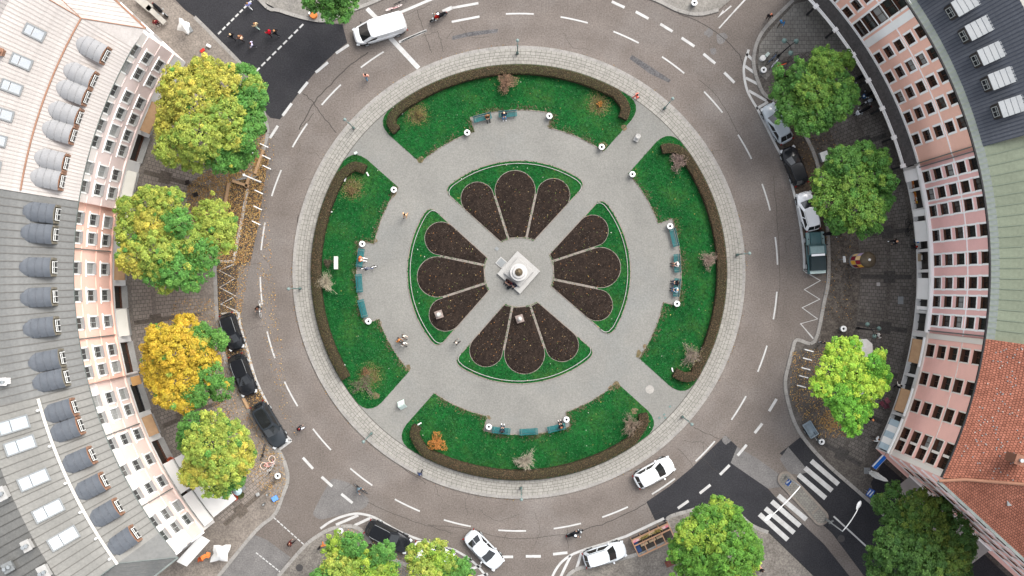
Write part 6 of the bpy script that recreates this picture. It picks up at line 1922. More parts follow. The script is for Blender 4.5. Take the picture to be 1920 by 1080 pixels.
        if rails:
            mb = MB(); mb.tube([(rw - 0.15, sgn * wt * 0.9, zt + 0.03), (rw - 0.4, sgn * wt * 0.94, zt + 0.11), (rr + 0.4, sgn * wt * 0.94, zt + 0.11), (rr + 0.1, sgn * wt * 0.9, zt + 0.03)], 0.022, 6); mb.build('roof_rail', rail_m or M_STEEL, t)
    mb = MB(); mb.box((L / 2 - 0.03, 0, 0.45), (0.05, 0.5, 0.11)); mb.build('number_plate', M_PLATE, t)
    mb = MB(); mb.box((-L / 2 + 0.03, 0, 0.55), (0.05, 0.5, 0.11)); mb.build('number_plate', M_PLATE, t)
    mb = MB(); mb.box((L / 2 - 0.05, 0, 0.52), (0.06, Wd * 0.5, 0.12)); mb.build('grille', M_BLACK, t)
    mb = MB(); mb.box((0, 0, 0.24), (L * 0.86, Wd * 0.86, 0.16)); mb.build('underbody', M_BLACK, t)
    return t
car('white panel van at the top, pulling in over the painted bar', 711, 53, 197, 5.3, 2.05, 2.05, P_WHITE, cab=(0.135, 0.01), roof=(0.13, 0.03), belt=1.08, hoodz=0.98, name='panel_van', van=True, group='vehicles driving on the ring road')
car('silver car partly under the uppermost right tree', 1458, 231, 119, 4.2, 1.75, 1.45, P_SILVER, cab=(0.28, 0.06), roof=(0.16, 0.22))
car('black hatchback parked below the silver car on the right', 1491, 311, 112, 4.0, 1.72, 1.46, P_BLACK, cab=(0.27, 0.05), roof=(0.15, 0.16))
car('white hatchback parked in front of the green truck', 1517, 396, 105, 3.95, 1.75, 1.5, P_WHITE, cab=(0.24, 0.04), roof=(0.15, 0.16), rails=True)
car('short black car, first of three under the yellow tree', 433, 622, -72, 3.75, 1.68, 1.5, P_BLACK, cab=(0.22, 0.05), roof=(0.16, 0.14), rails=True)
car('black car with a red tail lamp, middle one of the left bay', 454, 703, -70, 4.25, 1.8, 1.46, P_BLACK, cab=(0.27, 0.05), roof=(0.16, 0.18), rails=True)
car('long black car with leaf-strewn glass roof at the end of the left bay', 503, 797, -59, 4.85, 1.9, 1.6, P_DKGREY, cab=(0.28, 0.04), roof=(0.13, 0.14), glassroof=True, rails=True, rail_m=M_BLACK)
car('black estate car with bright roof rails by the bottom left tree', 727, 1007, -27, 4.7, 1.85, 1.5, P_BLACK, cab=(0.29, 0.05), roof=(0.14, 0.16), rails=True)
car('white car mostly hidden under the smaller lime tree', 812, 1040, -18, 4.2, 1.78, 1.47, P_WHITE, cab=(0.27, 0.06), roof=(0.15, 0.2))
car('silver-white saloon driving past the hatched corner at the bottom', 907, 1032, -46, 4.5, 1.82, 1.42, P_PEARL, cab=(0.27, 0.15), roof=(0.14, 0.26), deck=-0.04, name='moving_car', group='vehicles driving on the ring road')
car('white car driving along the island at the lower right', 1227, 887, 29, 4.15, 1.85, 1.52, P_WHITE, cab=(0.26, 0.05), roof=(0.15, 0.16), name='moving_car', group='vehicles driving on the ring road')
car('pale grey car parked beside the timber parklet', 1134, 1041, 17, 4.3, 1.85, 1.6, P_PEARL, cab=(0.26, 0.04), roof=(0.13, 0.14), rails=True, rail_m=M_BLACK)
# green utility truck
t = thing('utility_truck', 'old green utility truck with flat bonnet and dark loading cover', 'truck', W(1531, 474, 1) * Vector((1, 1, 0)) if False else Vector((W(1531, 474, 1).x, W(1531, 474, 1).y, 0)), math.radians(93.5), 'cars parked round the ring road')
mb = MB()
mb.box((0.0, 0, 0.62), (4.1, 1.72, 0.5)); bevel(mb.build('body', P_TEAL, t), 0.05)
mb = MB(); mb.box((1.38, 0, 1.0), (1.25, 1.05, 0.28)); bevel(mb.build('bonnet', P_TEAL, t), 0.06)
for sgn in (-1, 1):
    mb = MB(); mb.box((1.38, sgn * 0.72, 0.92), (1.28, 0.32, 0.12)); bevel(mb.build('wing', nmat('truck_green_pale', (0.20, 0.29, 0.285), None, 2, 0.45), t), 0.04)
    mb = MB(); mb.box((1.36, sgn * 0.70, 0.985), (0.12, 0.10, 0.02)); mb.build('wing_vent', M_BLACK, t)
    mb = MB(); mb.box((2.03, sgn * 0.70, 0.72), (0.08, 0.22, 0.22)); bevel(mb.build('headlight', M_LENS, t), 0.04)
    mb = MB(); mb.box((-2.04, sgn * 0.76, 0.7), (0.06, 0.14, 0.2)); mb.build('tail_light', M_TAIL, t)
    mb = MB(); mb.box((0.30, sgn * 0.86, 1.24), (0.9, 0.03, 0.42)); mb.build('side_window', M_GLASS, t)
    mb = MB(); mb.box((0.72, sgn * 1.0, 1.2), (0.1, 0.2, 0.16)); mb.build('wing_mirror', M_BLACK, t)
    for x in (1.3, -1.3):
        w_ = link('wheel', TYRE, t, (x, sgn * 0.8, 0.36), 0 if sgn > 0 else PI); w_.scale = (1.12, 1.1, 1.12); link('rim', RIM, w_)
mb = MB(); mb.box((2.08, 0, 0.5), (0.12, 1.7, 0.14)); mb.build('bumper', M_BLACK, t)
mb = MB(); mb.box((0.28, 0, 1.2), (1.0, 1.66, 0.62)); bevel(mb.build('cab', P_TEAL, t), 0.05)
mb = MB(); mb.quad((0.83, -0.74, 1.0), (0.83, 0.74, 1.0), (0.66, 0.70, 1.56), (0.66, -0.70, 1.56)); mb.build('windscreen', M_GLASS, t)
mb = MB(); mb.box((0.28, 0.06, 1.58), (0.72, 1.36, 0.10)); bevel(mb.build('roof', nmat('truck_roof', (0.25, 0.34, 0.33), (0.18, 0.26, 0.26), 3, 0.5), t), 0.04)
mb = MB(); mb.box((-0.22, 0, 1.53), (0.2, 1.3, 0.12)); mb.build('roof_strip', P_WHITE, t)
mb = MB(); mb.box((-1.05, 0, 1.20), (1.35, 1.5, 0.66)); mb.box((-1.05, 0, 1.55), (1.3, 1.44, 0.05)); bevel(mb.build('cargo_cover', nmat('cargo_dark', (0.018, 0.032, 0.036), None, 2, 0.5), t), 0.04)
mb = MB(); mb.box((-1.86, 0, 1.0), (0.36, 1.5, 0.3)); bevel(mb.build('tail_box', nmat('truck_tail', (0.42, 0.52, 0.50), None, 2, 0.5), t), 0.03)

# ------------------------------------------------------------------ people
M_SKIN = nmat('skin', (0.50, 0.30, 0.21), None, 3, 0.6)
M_SHOE = nmat('shoe_dark', (0.03, 0.027, 0.025), None, 3, 0.7)
CLOTH = {}
def cloth(c):
    k = 'cloth_' + c
    if k not in CLOTH:
        CLOTH[k] = nmat(k, hexc(c), None, 4, 0.9)
    return CLOTH[k]
def person_mesh(pose):
    J = {'pel': (0, 0, .95), 'spi': (0, 0.01, 1.13), 'che': (0, 0.0, 1.32), 'nek': (0, 0.01, 1.49), 'jaw': (0, .03, 1.565), 'hed': (0, .02, 1.65), 'top': (0, .01, 1.72), 'nos': (0, .112, 1.625)}
    for s, q in ((-1, 'l'), (1, 'r')):
        J['sh' + q] = (s * .18, 0, 1.41); J['hp' + q] = (s * .10, 0, .90)
        if pose == 'stand':
            J['el' + q] = (s * .24, -.02, 1.14); J['wr' + q] = (s * .25, .05, .90); J['ha' + q] = (s * .245, .08, .82)
            J['kn' + q] = (s * .11, .02, .49); J['an' + q] = (s * .115, -.01, .09); J['to' + q] = (s * .13, .16, .04)
        elif pose == 'walk':
            J['el' + q] = (s * .23, -s * .12 - .02, 1.15); J['wr' + q] = (s * .22, -s * .10 + .14 * (s < 0) + .04, .94); J['ha' + q] = (s * .21, -s * .10 + .16 * (s < 0) + .06, .87)
            J['kn' + q] = (s * .10, s * .17 + .06, .50); J['an' + q] = (s * .10, s * .28 - .03, .12 if s > 0 else .16); J['to' + q] = (s * .11, s * .28 + .13, .05)
        elif pose == 'sit':
            J['el' + q] = (s * .25, .04, 1.13); J['wr' + q] = (s * .13, .24, 1.03); J['ha' + q] = (s * .07, .30, 1.02)
            J['kn' + q] = (s * .13, .46, .94); J['an' + q] = (s * .12, .50, .52); J['to' + q] = (s * .14, .67, .47)
        elif pose == 'ride':
            J['el' + q] = (s * .29, .20, 1.20); J['wr' + q] = (s * .30, .42, 1.12); J['ha' + q] = (s * .29, .50, 1.12)
            J['kn' + q] = (s * .17, .34, .80); J['an' + q] = (s * .15, .22, .42 if s > 0 else .50); J['to' + q] = (s * .16, .38, .38 if s > 0 else .46)
    if pose in ('ride',):
        for k, dy in (('spi', .08), ('che', .17), ('nek', .24), ('jaw', .29), ('hed', .28), ('top', .27), ('nos', .375)):
            J[k] = (0, dy, J[k][2] - (0.03 if k != 'spi' else 0))
        for q in 'lr':
            J['sh' + q] = (J['sh' + q][0], .18, 1.39)
    E = [('pel', 'spi'), ('spi', 'che'), ('che', 'nek'), ('nek', 'jaw'), ('jaw', 'hed'), ('hed', 'top'), ('hed', 'nos')]
    for q in 'lr':
        E += [('che', 'sh' + q), ('sh' + q, 'el' + q), ('el' + q, 'wr' + q), ('wr' + q, 'ha' + q), ('pel', 'hp' + q), ('hp' + q, 'kn' + q), ('kn' + q, 'an' + q), ('an' + q, 'to' + q)]
    Rr = {'pel': (.15, .115), 'spi': (.14, .105), 'che': (.165, .12), 'nek': (.058, .058), 'jaw': (.066, .07), 'hed': (.082, .10), 'top': (.06, .075), 'nos': (.013, .013),
          'sh': (.075, .07), 'el': (.05, .05), 'wr': (.034, .03), 'ha': (.042, .024), 'hp': (.095, .095), 'kn': (.066, .066), 'an': (.045, .045), 'to': (.042, .032)}
    names = list(J)
    me = bpy.data.meshes.new('skeleton')
    me.from_pydata([J[k] for k in names], [(names.index(a), names.index(b)) for a, b in E], [])
    ob = bpy.data.objects.new('skeleton', me); COL.objects.link(ob)
    m = ob.modifiers.new('skin', 'SKIN'); m.use_smooth_shade = True
    m2 = ob.modifiers.new('sub', 'SUBSURF'); m2.levels = m2.render_levels = 1
    sv = me.skin_vertices[0].data
    for i, k in enumerate(names):
        sv[i].radius = Rr.get(k) or Rr[k[:2]]
        sv[i].use_root = (k == 'pel')
    dg = bpy.context.evaluated_depsgraph_get(); dg.update()
    ev = bpy.data.meshes.new_from_object(ob.evaluated_get(dg))
    bpy.data.objects.remove(ob)
    mb = MB()
    mb.v = [tuple(v.co) for v in ev.vertices]; mb.f = [tuple(p.vertices) for p in ev.polygons]
    seg = [(Vector(J[a]), Vector(J[b]), a, b) for a, b in E]
    def reg(a, b):
        if b in ('jaw', 'hed', 'top', 'nos'): return 0
        if b[:2] == 'ha': return 0
        if b[:2] == 'to': return 3
        if b[:2] in ('kn', 'an', 'hp'): return 2
        return 1
    for p in ev.polygons:
        c = p.center; best, r = 9, 1
        for a, b, na, nb in seg:
            d = b - a; u = max(0, min(1, (c - a).dot(d) / d.length_squared)); dist = (a + d * u - c).length
            if dist < best: best, r = dist, reg(na, nb)
        if r == 1 and c.z < J['pel'][2] - 0.04 and abs(c.x) < 0.18: r = 2
        mb.m.append(r)
    for q, s in (('l', -1), ('r', 1)):                       # five fingers, unequal and bent, a thumb from the side of the palm
        h, w_ = Vector(J['ha' + q]), Vector(J['wr' + q])
        d = (h - w_).normalized()
        side = Vector((0, 1, 0)) if abs(d.y) < 0.7 else Vector((1, 0, 0))
        side = (side - d * side.dot(d)).normalized(); pn = d.cross(side)
        for k, ln in enumerate((0.062, 0.074, 0.07, 0.055)):
            b_ = h + side * (0.026 - 0.018 * k) + d * 0.012
            mb.tube([b_, b_ + d * ln * 0.55 + pn * 0.006 * s, b_ + d * ln * 0.85 - pn * 0.016 * s], [0.0095, 0.0085, 0.006], 5)
        b_ = w_.lerp(h, 0.7)
        mb.tube([b_ + side * 0.02, b_ + side * 0.05 + d * 0.025, b_ + side * 0.055 + d * 0.06], [0.012, 0.010, 0.007], 5)
    hc = Vector(J['hed'])
    for s in (-1, 1):                                        # ears
        mb.lathe([(0.0, -0.03), (0.016, -0.012), (0.016, 0.012), (0, 0.03)], 6, (hc.x + s * 0.088, hc.y - 0.005, hc.z - 0.02))
    out = mb.mesh('body', [M_SKIN, cloth('333333'), cloth('22252c'), M_SHOE], True)
    bpy.data.meshes.remove(ev)
    hb = MB()
    for i in range(7):
        for k in range(14):
            a = 2 * PI * k / 14; th = i / 6 * 2.0
            r_ = 0.108 * math.sin(th) if i else 0.001
            fr = math.sin(a)
            zz = 0.118 * math.cos(th)
            if fr > 0.35 and zz < 0.035: zz = 0.035 + (zz - 0.035) * 0.15
            hb.v.append((hc.x + r_ * math.cos(a) * 0.9, hc.y - 0.008 + r_ * fr * 1.03, hc.z + 0.012 + zz))
    for i in range(6):
        for k in range(14):
            hb.f.append((i * 14 + k, i * 14 + (k + 1) % 14, (i + 1) * 14 + (k + 1) % 14, (i + 1) * 14 + k)); hb.m.append(0)
    eb = MB()
    for s in (-1, 1):
        eb.lathe([(0.0, -0.01), (0.012, 0), (0.0, 0.01)], 6, (hc.x + s * 0.033, hc.y + 0.094, hc.z + 0.005))
    return out, hb.mesh('hair', cloth('2a1d14'), True), eb.mesh('eyes', M_BLACK)
PM = {k: person_mesh(k) for k in ('stand', 'walk', 'sit', 'ride')}
def person(label, px, py, deg, pose='walk', top='333333', leg='22252c', hair='2a1d14', shoe=None, z=None, loc=None, bag=None, helmet=None, group=None, cat='person'):
    b = W(px, py, 0.9) if loc is None else Vector(loc)
    if loc is None:
        onI = (px - 973) ** 2 + (py - 510.5) ** 2 < 421 ** 2
        b.z = (ZI if onI else 0.0) if z is None else z
    t = thing('person', label, cat, b, math.radians(deg - 90), group)
    bm, hm, em = PM[pose]
    o = link('body', bm, t)
    for i, m in ((1, cloth(top)), (2, cloth(leg)), (3, cloth(shoe) if shoe else M_SHOE)):
        o.material_slots[i].link = 'OBJECT'; o.material_slots[i].material = m
    h = link('hair', hm, t)
    h.material_slots[0].link = 'OBJECT'; h.material_slots[0].material = cloth(hair)
    link('eyes', em, t)
    if helmet:
        hh = link('helmet', hm, t); hh.scale = (1.22, 1.22, 1.04); hh.location = (0, -0.06, -0.045)
        hh.material_slots[0].link = 'OBJECT'; hh.material_slots[0].material = cloth(helmet)
    if bag:
        mb = MB(); mb.box((0, -0.2, 1.22), (0.3, 0.16, 0.42)); bevel(mb.build('backpack', cloth(bag), t), 0.05)
    return t
GX = 'people crossing the dark side street'
person('person in a lavender jacket and white trousers on the upper dashed line', 467, 10, 140, 'walk', '8c8fc0', 'd8d8d8', '8a6a4a', group=GX)
person('person in black with light hair, nearest the kerb of the dark street', 435, 68, 150, 'walk', '17171a', '1c1c20', 'c9b08a', group=GX)
person('person in a brown coat walking beside the one in black', 451, 71, 150, 'walk', '6d4a3a', '241d1c', 'a37a58', bag='c9a78d', group=GX)
person('person with a pale lilac top and white shoes in the dark street', 473, 84, 200, 'walk', 'b9b3cc', '2a2a30', '5a3a2c', 'e0e0e0', group=GX)
person('person in a beige top and pale trousers, uppermost of the group', 480, 48, 150, 'walk', 'b8a27e', 'a8bdb0', '8a6446', group=GX)
person('person in a bright red jacket in the dark street', 504, 61, 140, 'walk', 'b81426', '22141a', '3b1f1a', bag='7a0f1d', group=GX)
person('person in black with white shoes on the right of the group', 517, 61, 160, 'walk', '131316', '18181c', 'b8875c', 'e6e6e6', group=GX)
person('person in a dark red coat standing by the tables at the top left', 293, 43, 300, 'stand', '6b1f25', '3a1a1e', '4a2418', 'd8d0c8', z=ZPV)
person('person in a pink top and blue jeans crossing the ring road at the top left', 687, 143, 110, 'walk', 'd99a86', '4f7d99', '2b1c18')
person('person in a salmon coat by the right end of the north hedge', 1193, 181, 20, 'walk', 'd8695a', 'c9625a', '1d1512')
person('person in a beige coat alone on the upper left of the plaza', 760, 403, 250, 'walk', 'caa078', 'b08a6c', '241a14')
person('person in a cream jacket, right one of the three on the plaza', 757, 632, 330, 'walk', 'd8c8b8', '6a5a50', '2c2019', group='three people on the lower left of the plaza')
person('person in a tan coat, left one of the three on the plaza', 748, 638, 320, 'walk', 'b3743f', '4c3426', '7a4a26', group='three people on the lower left of the plaza')
person('person in a white coat, lowest of the three on the plaza', 757, 645, 330, 'walk', 'dcd5cb', '57504a', '40302a', group='three people on the lower left of the plaza')
person('person with pale hair on the path between the lower left beds', 856, 642, 30, 'walk', '4a4642', '2d2a2a', 'cdbfae')
person('person in dark clothes with a blue top at the lower kerb of the island', 788, 887, 260, 'walk', '31384a', '22222a', '2b3a5e')
person('person in black walking on the ring road next to the black car', 563, 803, 20, 'walk', '1a1a22', 'cfd2d8', '6b1f1f', bag='101014')
person('person in black standing at the top of the right-hand junction', 1443, 30, 260, 'stand', '19171a', '18181c', 'b06a50')
person('person in a blue jacket with a bag at the top right junction', 1465, 43, 250, 'walk', '3a78a8', '4e463c', '57493d', z=ZPV)
person('person in dark red crossing the side street at the bottom left', 545, 1018, 30, 'walk', '4b1f1c', '1f1a1a', '6b4a3c', bag='2c1512')
person('person in black with white shoes walking past the advertising column', 1677, 453, 190, 'walk', '15151a', '18181e', 'd3a07e', 'e2e2e2', z=ZPV, group='people at the right-hand shops')
person('person in a bright blue jacket at the fruit stall', 1718, 451, 0, 'stand', '1f6fb8', '20304a', 'c8c0b8', z=ZPV, group='people at the right-hand shops')
person('person in dark clothes with red hair behind the blue jacket', 1713, 463, 20, 'stand', '20181a', '1d1a1e', '9c2b22', z=ZPV, group='people at the right-hand shops')
person('person in white and black by the parasols on the right pavement', 1646, 629, 200, 'stand', 'd8d4ce', '22201f', '1a1614', z=ZPV)
person('person with a white top and black bag near the rose corner house', 1684, 722, 70, 'walk', 'd4cfc6', '1b191a', '1a1614', z=ZPV, bag='141416')
person('person in black with orange hair below the lime green tree', 1632, 786, 80, 'stand', '17161a', '1a181c', 'd98a58', z=ZPV)
person('person in a white jacket on the pavement near the blue sign', 1643, 822, 180, 'walk', 'dcdcda', '3c3632', '6a4a36', z=ZPV)
person('person in black with bare arms at the bottom edge right of the green tree', 1426, 1067, 300, 'walk', '1c1c20', 'd9a58a', '30211a', z=ZPV)
person('person in black standing on the corner of the lime tree pavement', 1541, 642, 90, 'stand', '26282c', 'c9c9c9', '17171a', z=ZPV)
def sitter(label, bench, dx, top, leg, hair, shoe=None, helmet=None):
    loc, rz = bench_pos[bench]
    R = Matrix.Rotation(rz, 3, 'Z')
    p = loc + R @ Vector((dx, -0.06, 0)); p.z = ZI - 0.44
    return person(label, 0, 0, math.degrees(rz) + 90, 'sit', top, leg, hair, shoe, loc=p, helmet=helmet, group='people on the benches')
sitter('person in a brown jacket and dark trousers on the left bench of the north bay', (905, 223), -0.5, '7b5234', '20262b', '8a6a4c')
sitter('person in black and blue jeans on the right bench of the north bay', (952, 216), 0.35, '1b1416', '2f5f86', 'caa890', 'd8d8d8')
sitter('person in orange and white trousers on the topmost bench of the west bay', (678, 484), 0.1, 'c46f3c', 'd9d6d2', '8c3d1c', 'd8d8d8')
sitter('person with a white cap and white top on the east bay bench', (1267, 494), -0.1, 'd9cdc4', '6a4a40', 'e6e2de')
sitter('person in black on the lowest bench of the east bay', (1266.5, 539), 0.45, '17171c', '1e2a3c', '201814')
sitter('person in a light blue top on the lowest bench of the east bay', (1266.5, 539), -0.25, 'a9c3cf', '24425e', 'caa080')
sitter('person in dark clothes with white shoes on the left bench of the south bay', (940, 805), 0.1, '1e2c38', '26323e', '1c1614', 'e4e4e4')
sitter('person in black with pale shoes on the right bench of the south bay', (1043, 800), 0.45, '17161a', '1c1a1e', '8a5a40', 'dccfc8')
for lb, px, py, dg_, top, hr in (('person in black sitting on the plinth of the monument', 953, 526, 228, '1a1216', '241410'), ('person in a dark red top sitting on the monument plinth', 957, 529, 228, '4a1a20', '2a1410'), ('person in navy sitting on the lower edge of the monument plinth', 966, 533, 228, '1c2034', '14141a')):
    p = W(px, py, 0.8); p.z = ZI - 0.54 + 0.02
    person(lb, 0, 0, dg_, 'sit', top, '26242a', hr, loc=p, group='people on the monument')
pq = W(953.5, 539.5, 0.3); mb = MB()
t = thing('rucksack', 'dark rucksack on the ground below the people at the monument', 'bag', (pq.x, pq.y, ZI), 0.6)
mb.box((0, 0, 0.2), (0.34, 0.26, 0.4)); bevel(mb.build('bag_body', cloth('101418'), t), 0.07)
mb = MB(); mb.tube([(-0.08, 0.14, 0.08), (-0.09, 0.2, 0.22), (-0.06, 0.13, 0.38)], 0.015, 5); mb.tube([(0.08, 0.14, 0.08), (0.09, 0.2, 0.22), (0.06, 0.13, 0.38)], 0.015, 5); mb.build('strap', M_BLACK, t)

# ------------------------------------------------------------------ bicycles, scooters, motorcycles
def bicycle(label, px, py, deg, col='c98a8a', tilt=0.12, group='bicycles', z=ZPV, lying=False, tyre=None, loc=None):
    b = W(px, py, 0.5) if loc is None else Vector(loc)
    if loc is None: b.z = z
    t = thing('bicycle', label, 'bicycle', b, math.radians(deg), group)
    if lying:
        t.rotation_euler = Euler((math.radians(80), 0, math.radians(deg))); t.location.z += 0.06
    else:
        t.rotation_euler = Euler((tilt, 0, math.radians(deg)))
    m = cloth(col)
    for x in (-0.52, 0.52):
        mb = MB(); pts = [(x + 0.33 * math.cos(a), 0, 0.34 + 0.33 * math.sin(a)) for a in [2 * PI * k / 18 for k in range(19)]]
        mb.tube(pts, 0.022, 5, cap=False); w_ = mb.build('wheel', cloth(tyre) if tyre else M_RUBBER, t)
        mb = MB()
        for k in range(8):
            a = PI * k / 8
            mb.tube([(x + 0.31 * math.cos(a), 0, 0.34 + 0.31 * math.sin(a)), (x - 0.31 * math.cos(a), 0, 0.34 - 0.31 * math.sin(a))], 0.004, 3)
        mb.build('spokes', M_CHROME, w_)
    mb = MB()
    for a, b_ in (((-0.52, 0, 0.34), (-0.1, 0, 0.3)), ((-0.1, 0, 0.3), (-0.2, 0, 0.78)), ((-0.52, 0, 0.34), (-0.18, 0, 0.72)), ((-0.1, 0, 0.3), (0.38, 0, 0.72)), ((-0.18, 0, 0.72), (0.37, 0, 0.80)), ((0.52, 0, 0.34), (0.36, 0, 0.92))):
        mb.tube([a, b_], 0.022, 6)
    mb.build('frame', m, t)
    mb = MB(); mb.tube([(0.28, -0.29, 0.98), (0.36, -0.12, 0.98), (0.36, 0.12, 0.98), (0.28, 0.29, 0.98)], 0.016, 6); mb.tube([(0.36, 0, 0.9), (0.36, 0, 0.98)], 0.016, 6); mb.build('handlebar', M_BLACK, t)
    mb = MB(); mb.prism([(-0.36, -0.09), (-0.2, -0.05), (-0.06, -0.02), (-0.06, 0.02), (-0.2, 0.05), (-0.36, 0.09)], 0.86, 0.92, bottom=True); mb.tube([(-0.2, 0, 0.76), (-0.21, 0, 0.88)], 0.014, 6); bevel(mb.build('saddle', M_BLACK, t), 0.02)
    return t
def motorbike(label, px, py, deg, col='1a1a1c', big=True, group='motorcycles and scooters', z=0.0, tilt=0.0, seat='121214'):
    b = W(px, py, 0.6); b.z = z
    t = thing('motorcycle' if big else 'scooter', label, 'motorcycle' if big else 'scooter', b, math.radians(deg), group)
    t.rotation_euler = Euler((tilt, 0, math.radians(deg)))
    s = 0.68 if big else 0.6
    for x in (-s, s):
        w_ = link('wheel', TYRE, t, (x, 0, 0.30)); w_.scale = (0.92, 0.65, 0.92); link('rim', RIM, w_)
    mb = MB(); mb.tube([(-0.55, 0, 0.62), (-0.2, 0, 0.52), (0.1, 0, 0.5 if not big else 0.62), (0.42, 0, 0.55 if not big else 0.8)], [0.13, 0.17, 0.15, 0.09], 10); mb.tube([(0.62, 0, 0.34), (0.44, 0, 0.96)], 0.05, 8); mb.build('frame', M_BLACK, t, smooth=True)
    mb = MB()
    if big:
        mb.tube([(0.42, 0, 0.82), (0.22, 0, 0.93), (0.0, 0, 0.86), (-0.1, 0, 0.78)], [0.10, 0.18, 0.17, 0.11], 12)
    else:
        mb.box((0.52, 0, 0.62), (0.07, 0.40, 0.62)); mb.box((0.22, 0, 0.31), (0.55, 0.36, 0.08)); mb.tube([(0.6, 0, 0.5), (0.75, 0, 0.46)], [0.12, 0.08], 8)
    mb.build('fairing', cloth(col), t, smooth=big)
    mb = MB(); mb.tube([(0.02, 0, 0.80), (-0.3, 0, 0.80), (-0.62, 0, 0.86), (-0.82, 0, 0.90)], [0.11, 0.15, 0.14, 0.07], 10); mb.build('seat', cloth(seat), t, smooth=True)
    mb = MB(); mb.tube([(0.30, -0.37, 1.02), (0.44, -0.14, 1.04), (0.44, 0.14, 1.04), (0.30, 0.37, 1.02)], 0.022, 6); mb.build('handlebar', M_BLACK, t)
    for sy in (-1, 1):
        mb = MB(); mb.tube([(0.38, sy * 0.26, 1.03), (0.42, sy * 0.34, 1.2)], 0.01, 4); mb.lathe([(0.0, -0.05), (0.06, -0.02), (0.06, 0.02), (0, 0.05)], 8, (0.42, sy * 0.36, 1.22)); mb.build('mirror', M_STEEL, t)
    mb = MB(); mb.lathe([(0.0, -0.09), (0.09, -0.04), (0.1, 0.05), (0, 0.1)], 10, (0.60, 0, 0.86)); mb.build('headlight', M_LENS, t, smooth=True)
    mb = MB(); mb.box((-0.88, 0, 0.78), (0.06, 0.16, 0.08)); mb.build('tail_light', M_TAIL, t)
    return t
def rider(label, veh, zoff, top, leg, helmet):
    a = veh.rotation_euler.z
    R = Matrix.Rotation(a, 3, 'Z')
    p = veh.location + R @ Vector((-0.28, 0, 0)); p.z = veh.location.z + zoff
    return person(label, 0, 0, math.degrees(a), 'ride', top, leg, '2a1d14', loc=p, helmet=helmet, group='riders on the ring road')
m1 = motorbike('black motorcycle ridden along the top of the ring road', 822, 31, 207, '8f1d16')
rider('rider in black with a white helmet on the motorcycle', m1, 0.02, '131318', '17171c', 'e2e2e2')
m2 = motorbike('dark scooter ridden along the bottom of the ring road', 1078, 1000, 17, '3a3d42', False)
rider('rider in black with a pale helmet on the scooter', m2, 0.0, '16181c', '1c1e24', 'd9dde0')
c1_ = bicycle('black bicycle ridden past the patched road at the lower left', 676, 917, -35, '26282c', 0, z=0.0)
rider('cyclist in grey with a blue-grey back on the lower left', c1_, 0.06, '5d6e76', '1d1e22', '4a3a34')
c2_ = bicycle('white bicycle ridden beside the left bay line', 487, 579, -86, 'd8d8d4', 0, z=0.0, tyre='a8a8a6')
rider('cyclist in a black jacket riding down the left of the ring', c2_, 0.06, '1c1917', '9a9a98', '5a3a2c')
bicycle('pink bicycle behind the white van at the top edge', 737, 10, 20, 'e0b0b0', 0.5, z=0.0, tyre='d8c8c4')
bicycle('dark bicycle behind the pink one at the top edge', 752, -1, 25, '2a2a2c', 0.3, z=0.0)
bicycle('pink and white bicycle lying on leaves at the lower left corner', 497, 863, 40, 'd89a92', lying=True, tyre='e6d2c4')
bicycle('silver bicycle behind the fallen pink one', 503, 876, 55, 'c8c8c4', 0.5, tyre='b0aaa2')
bicycle('dark bicycle by the steps of the lower left corner', 490, 848, 75, '3a3432', 0.4)
bicycle('steel blue bicycle in the rack by the triple lamp', 1446, 108, 50, '39506e', 0.25)
bicycle('white bicycle in the rack by the triple lamp', 1451, 117, 55, 'd0d4d8', 0.2, tyre='5a5a5a')
bicycle('orange bicycle leaning beside the upper right tree', 1464, 119, 20, 'd8623a', 0.3)
bicycle('black bicycle leaning near the parasol base at the fruit stall', 1700, 426, 90, '15161a', 0.45)
bicycle('black bicycle parked on the right under the middle tree', 1648, 279, 15, '15161a', 0.3)
bicycle('grey bicycle parked on the right beside the black one', 1640, 287, 15, '55585c', 0.3)
motorbike('white scooter, lowest of the group beyond the upper right tree', 1617, 209, 205, 'cfd2d6', False, z=ZPV, tilt=0.1)
motorbike('silver motorcycle in the dark row beyond the upper right tree', 1632, 190, 205, '8f9399', True, z=ZPV, tilt=0.1)
motorbike('blue scooter in the dark row beyond the upper right tree', 1629, 178, 205, '24486e', False, z=ZPV, tilt=0.1)
motorbike('black motorcycle at the upper end of the dark row', 1606, 150, 210, '26262a', True, z=ZPV, tilt=0.1)
motorbike('black motorcycle parked by the tables at the top left', 301, 18, 315, '101012', True, z=ZPV, tilt=0.1)
motorbike('black moped behind the green truck on the right', 1556, 437, 5, '16181a', False, z=ZPV, tilt=0.1)
motorbike('grey scooter parked under the large yellow tree', 468, 288, 205, 'b8bcc0', False, z=ZPV, tilt=0.1)
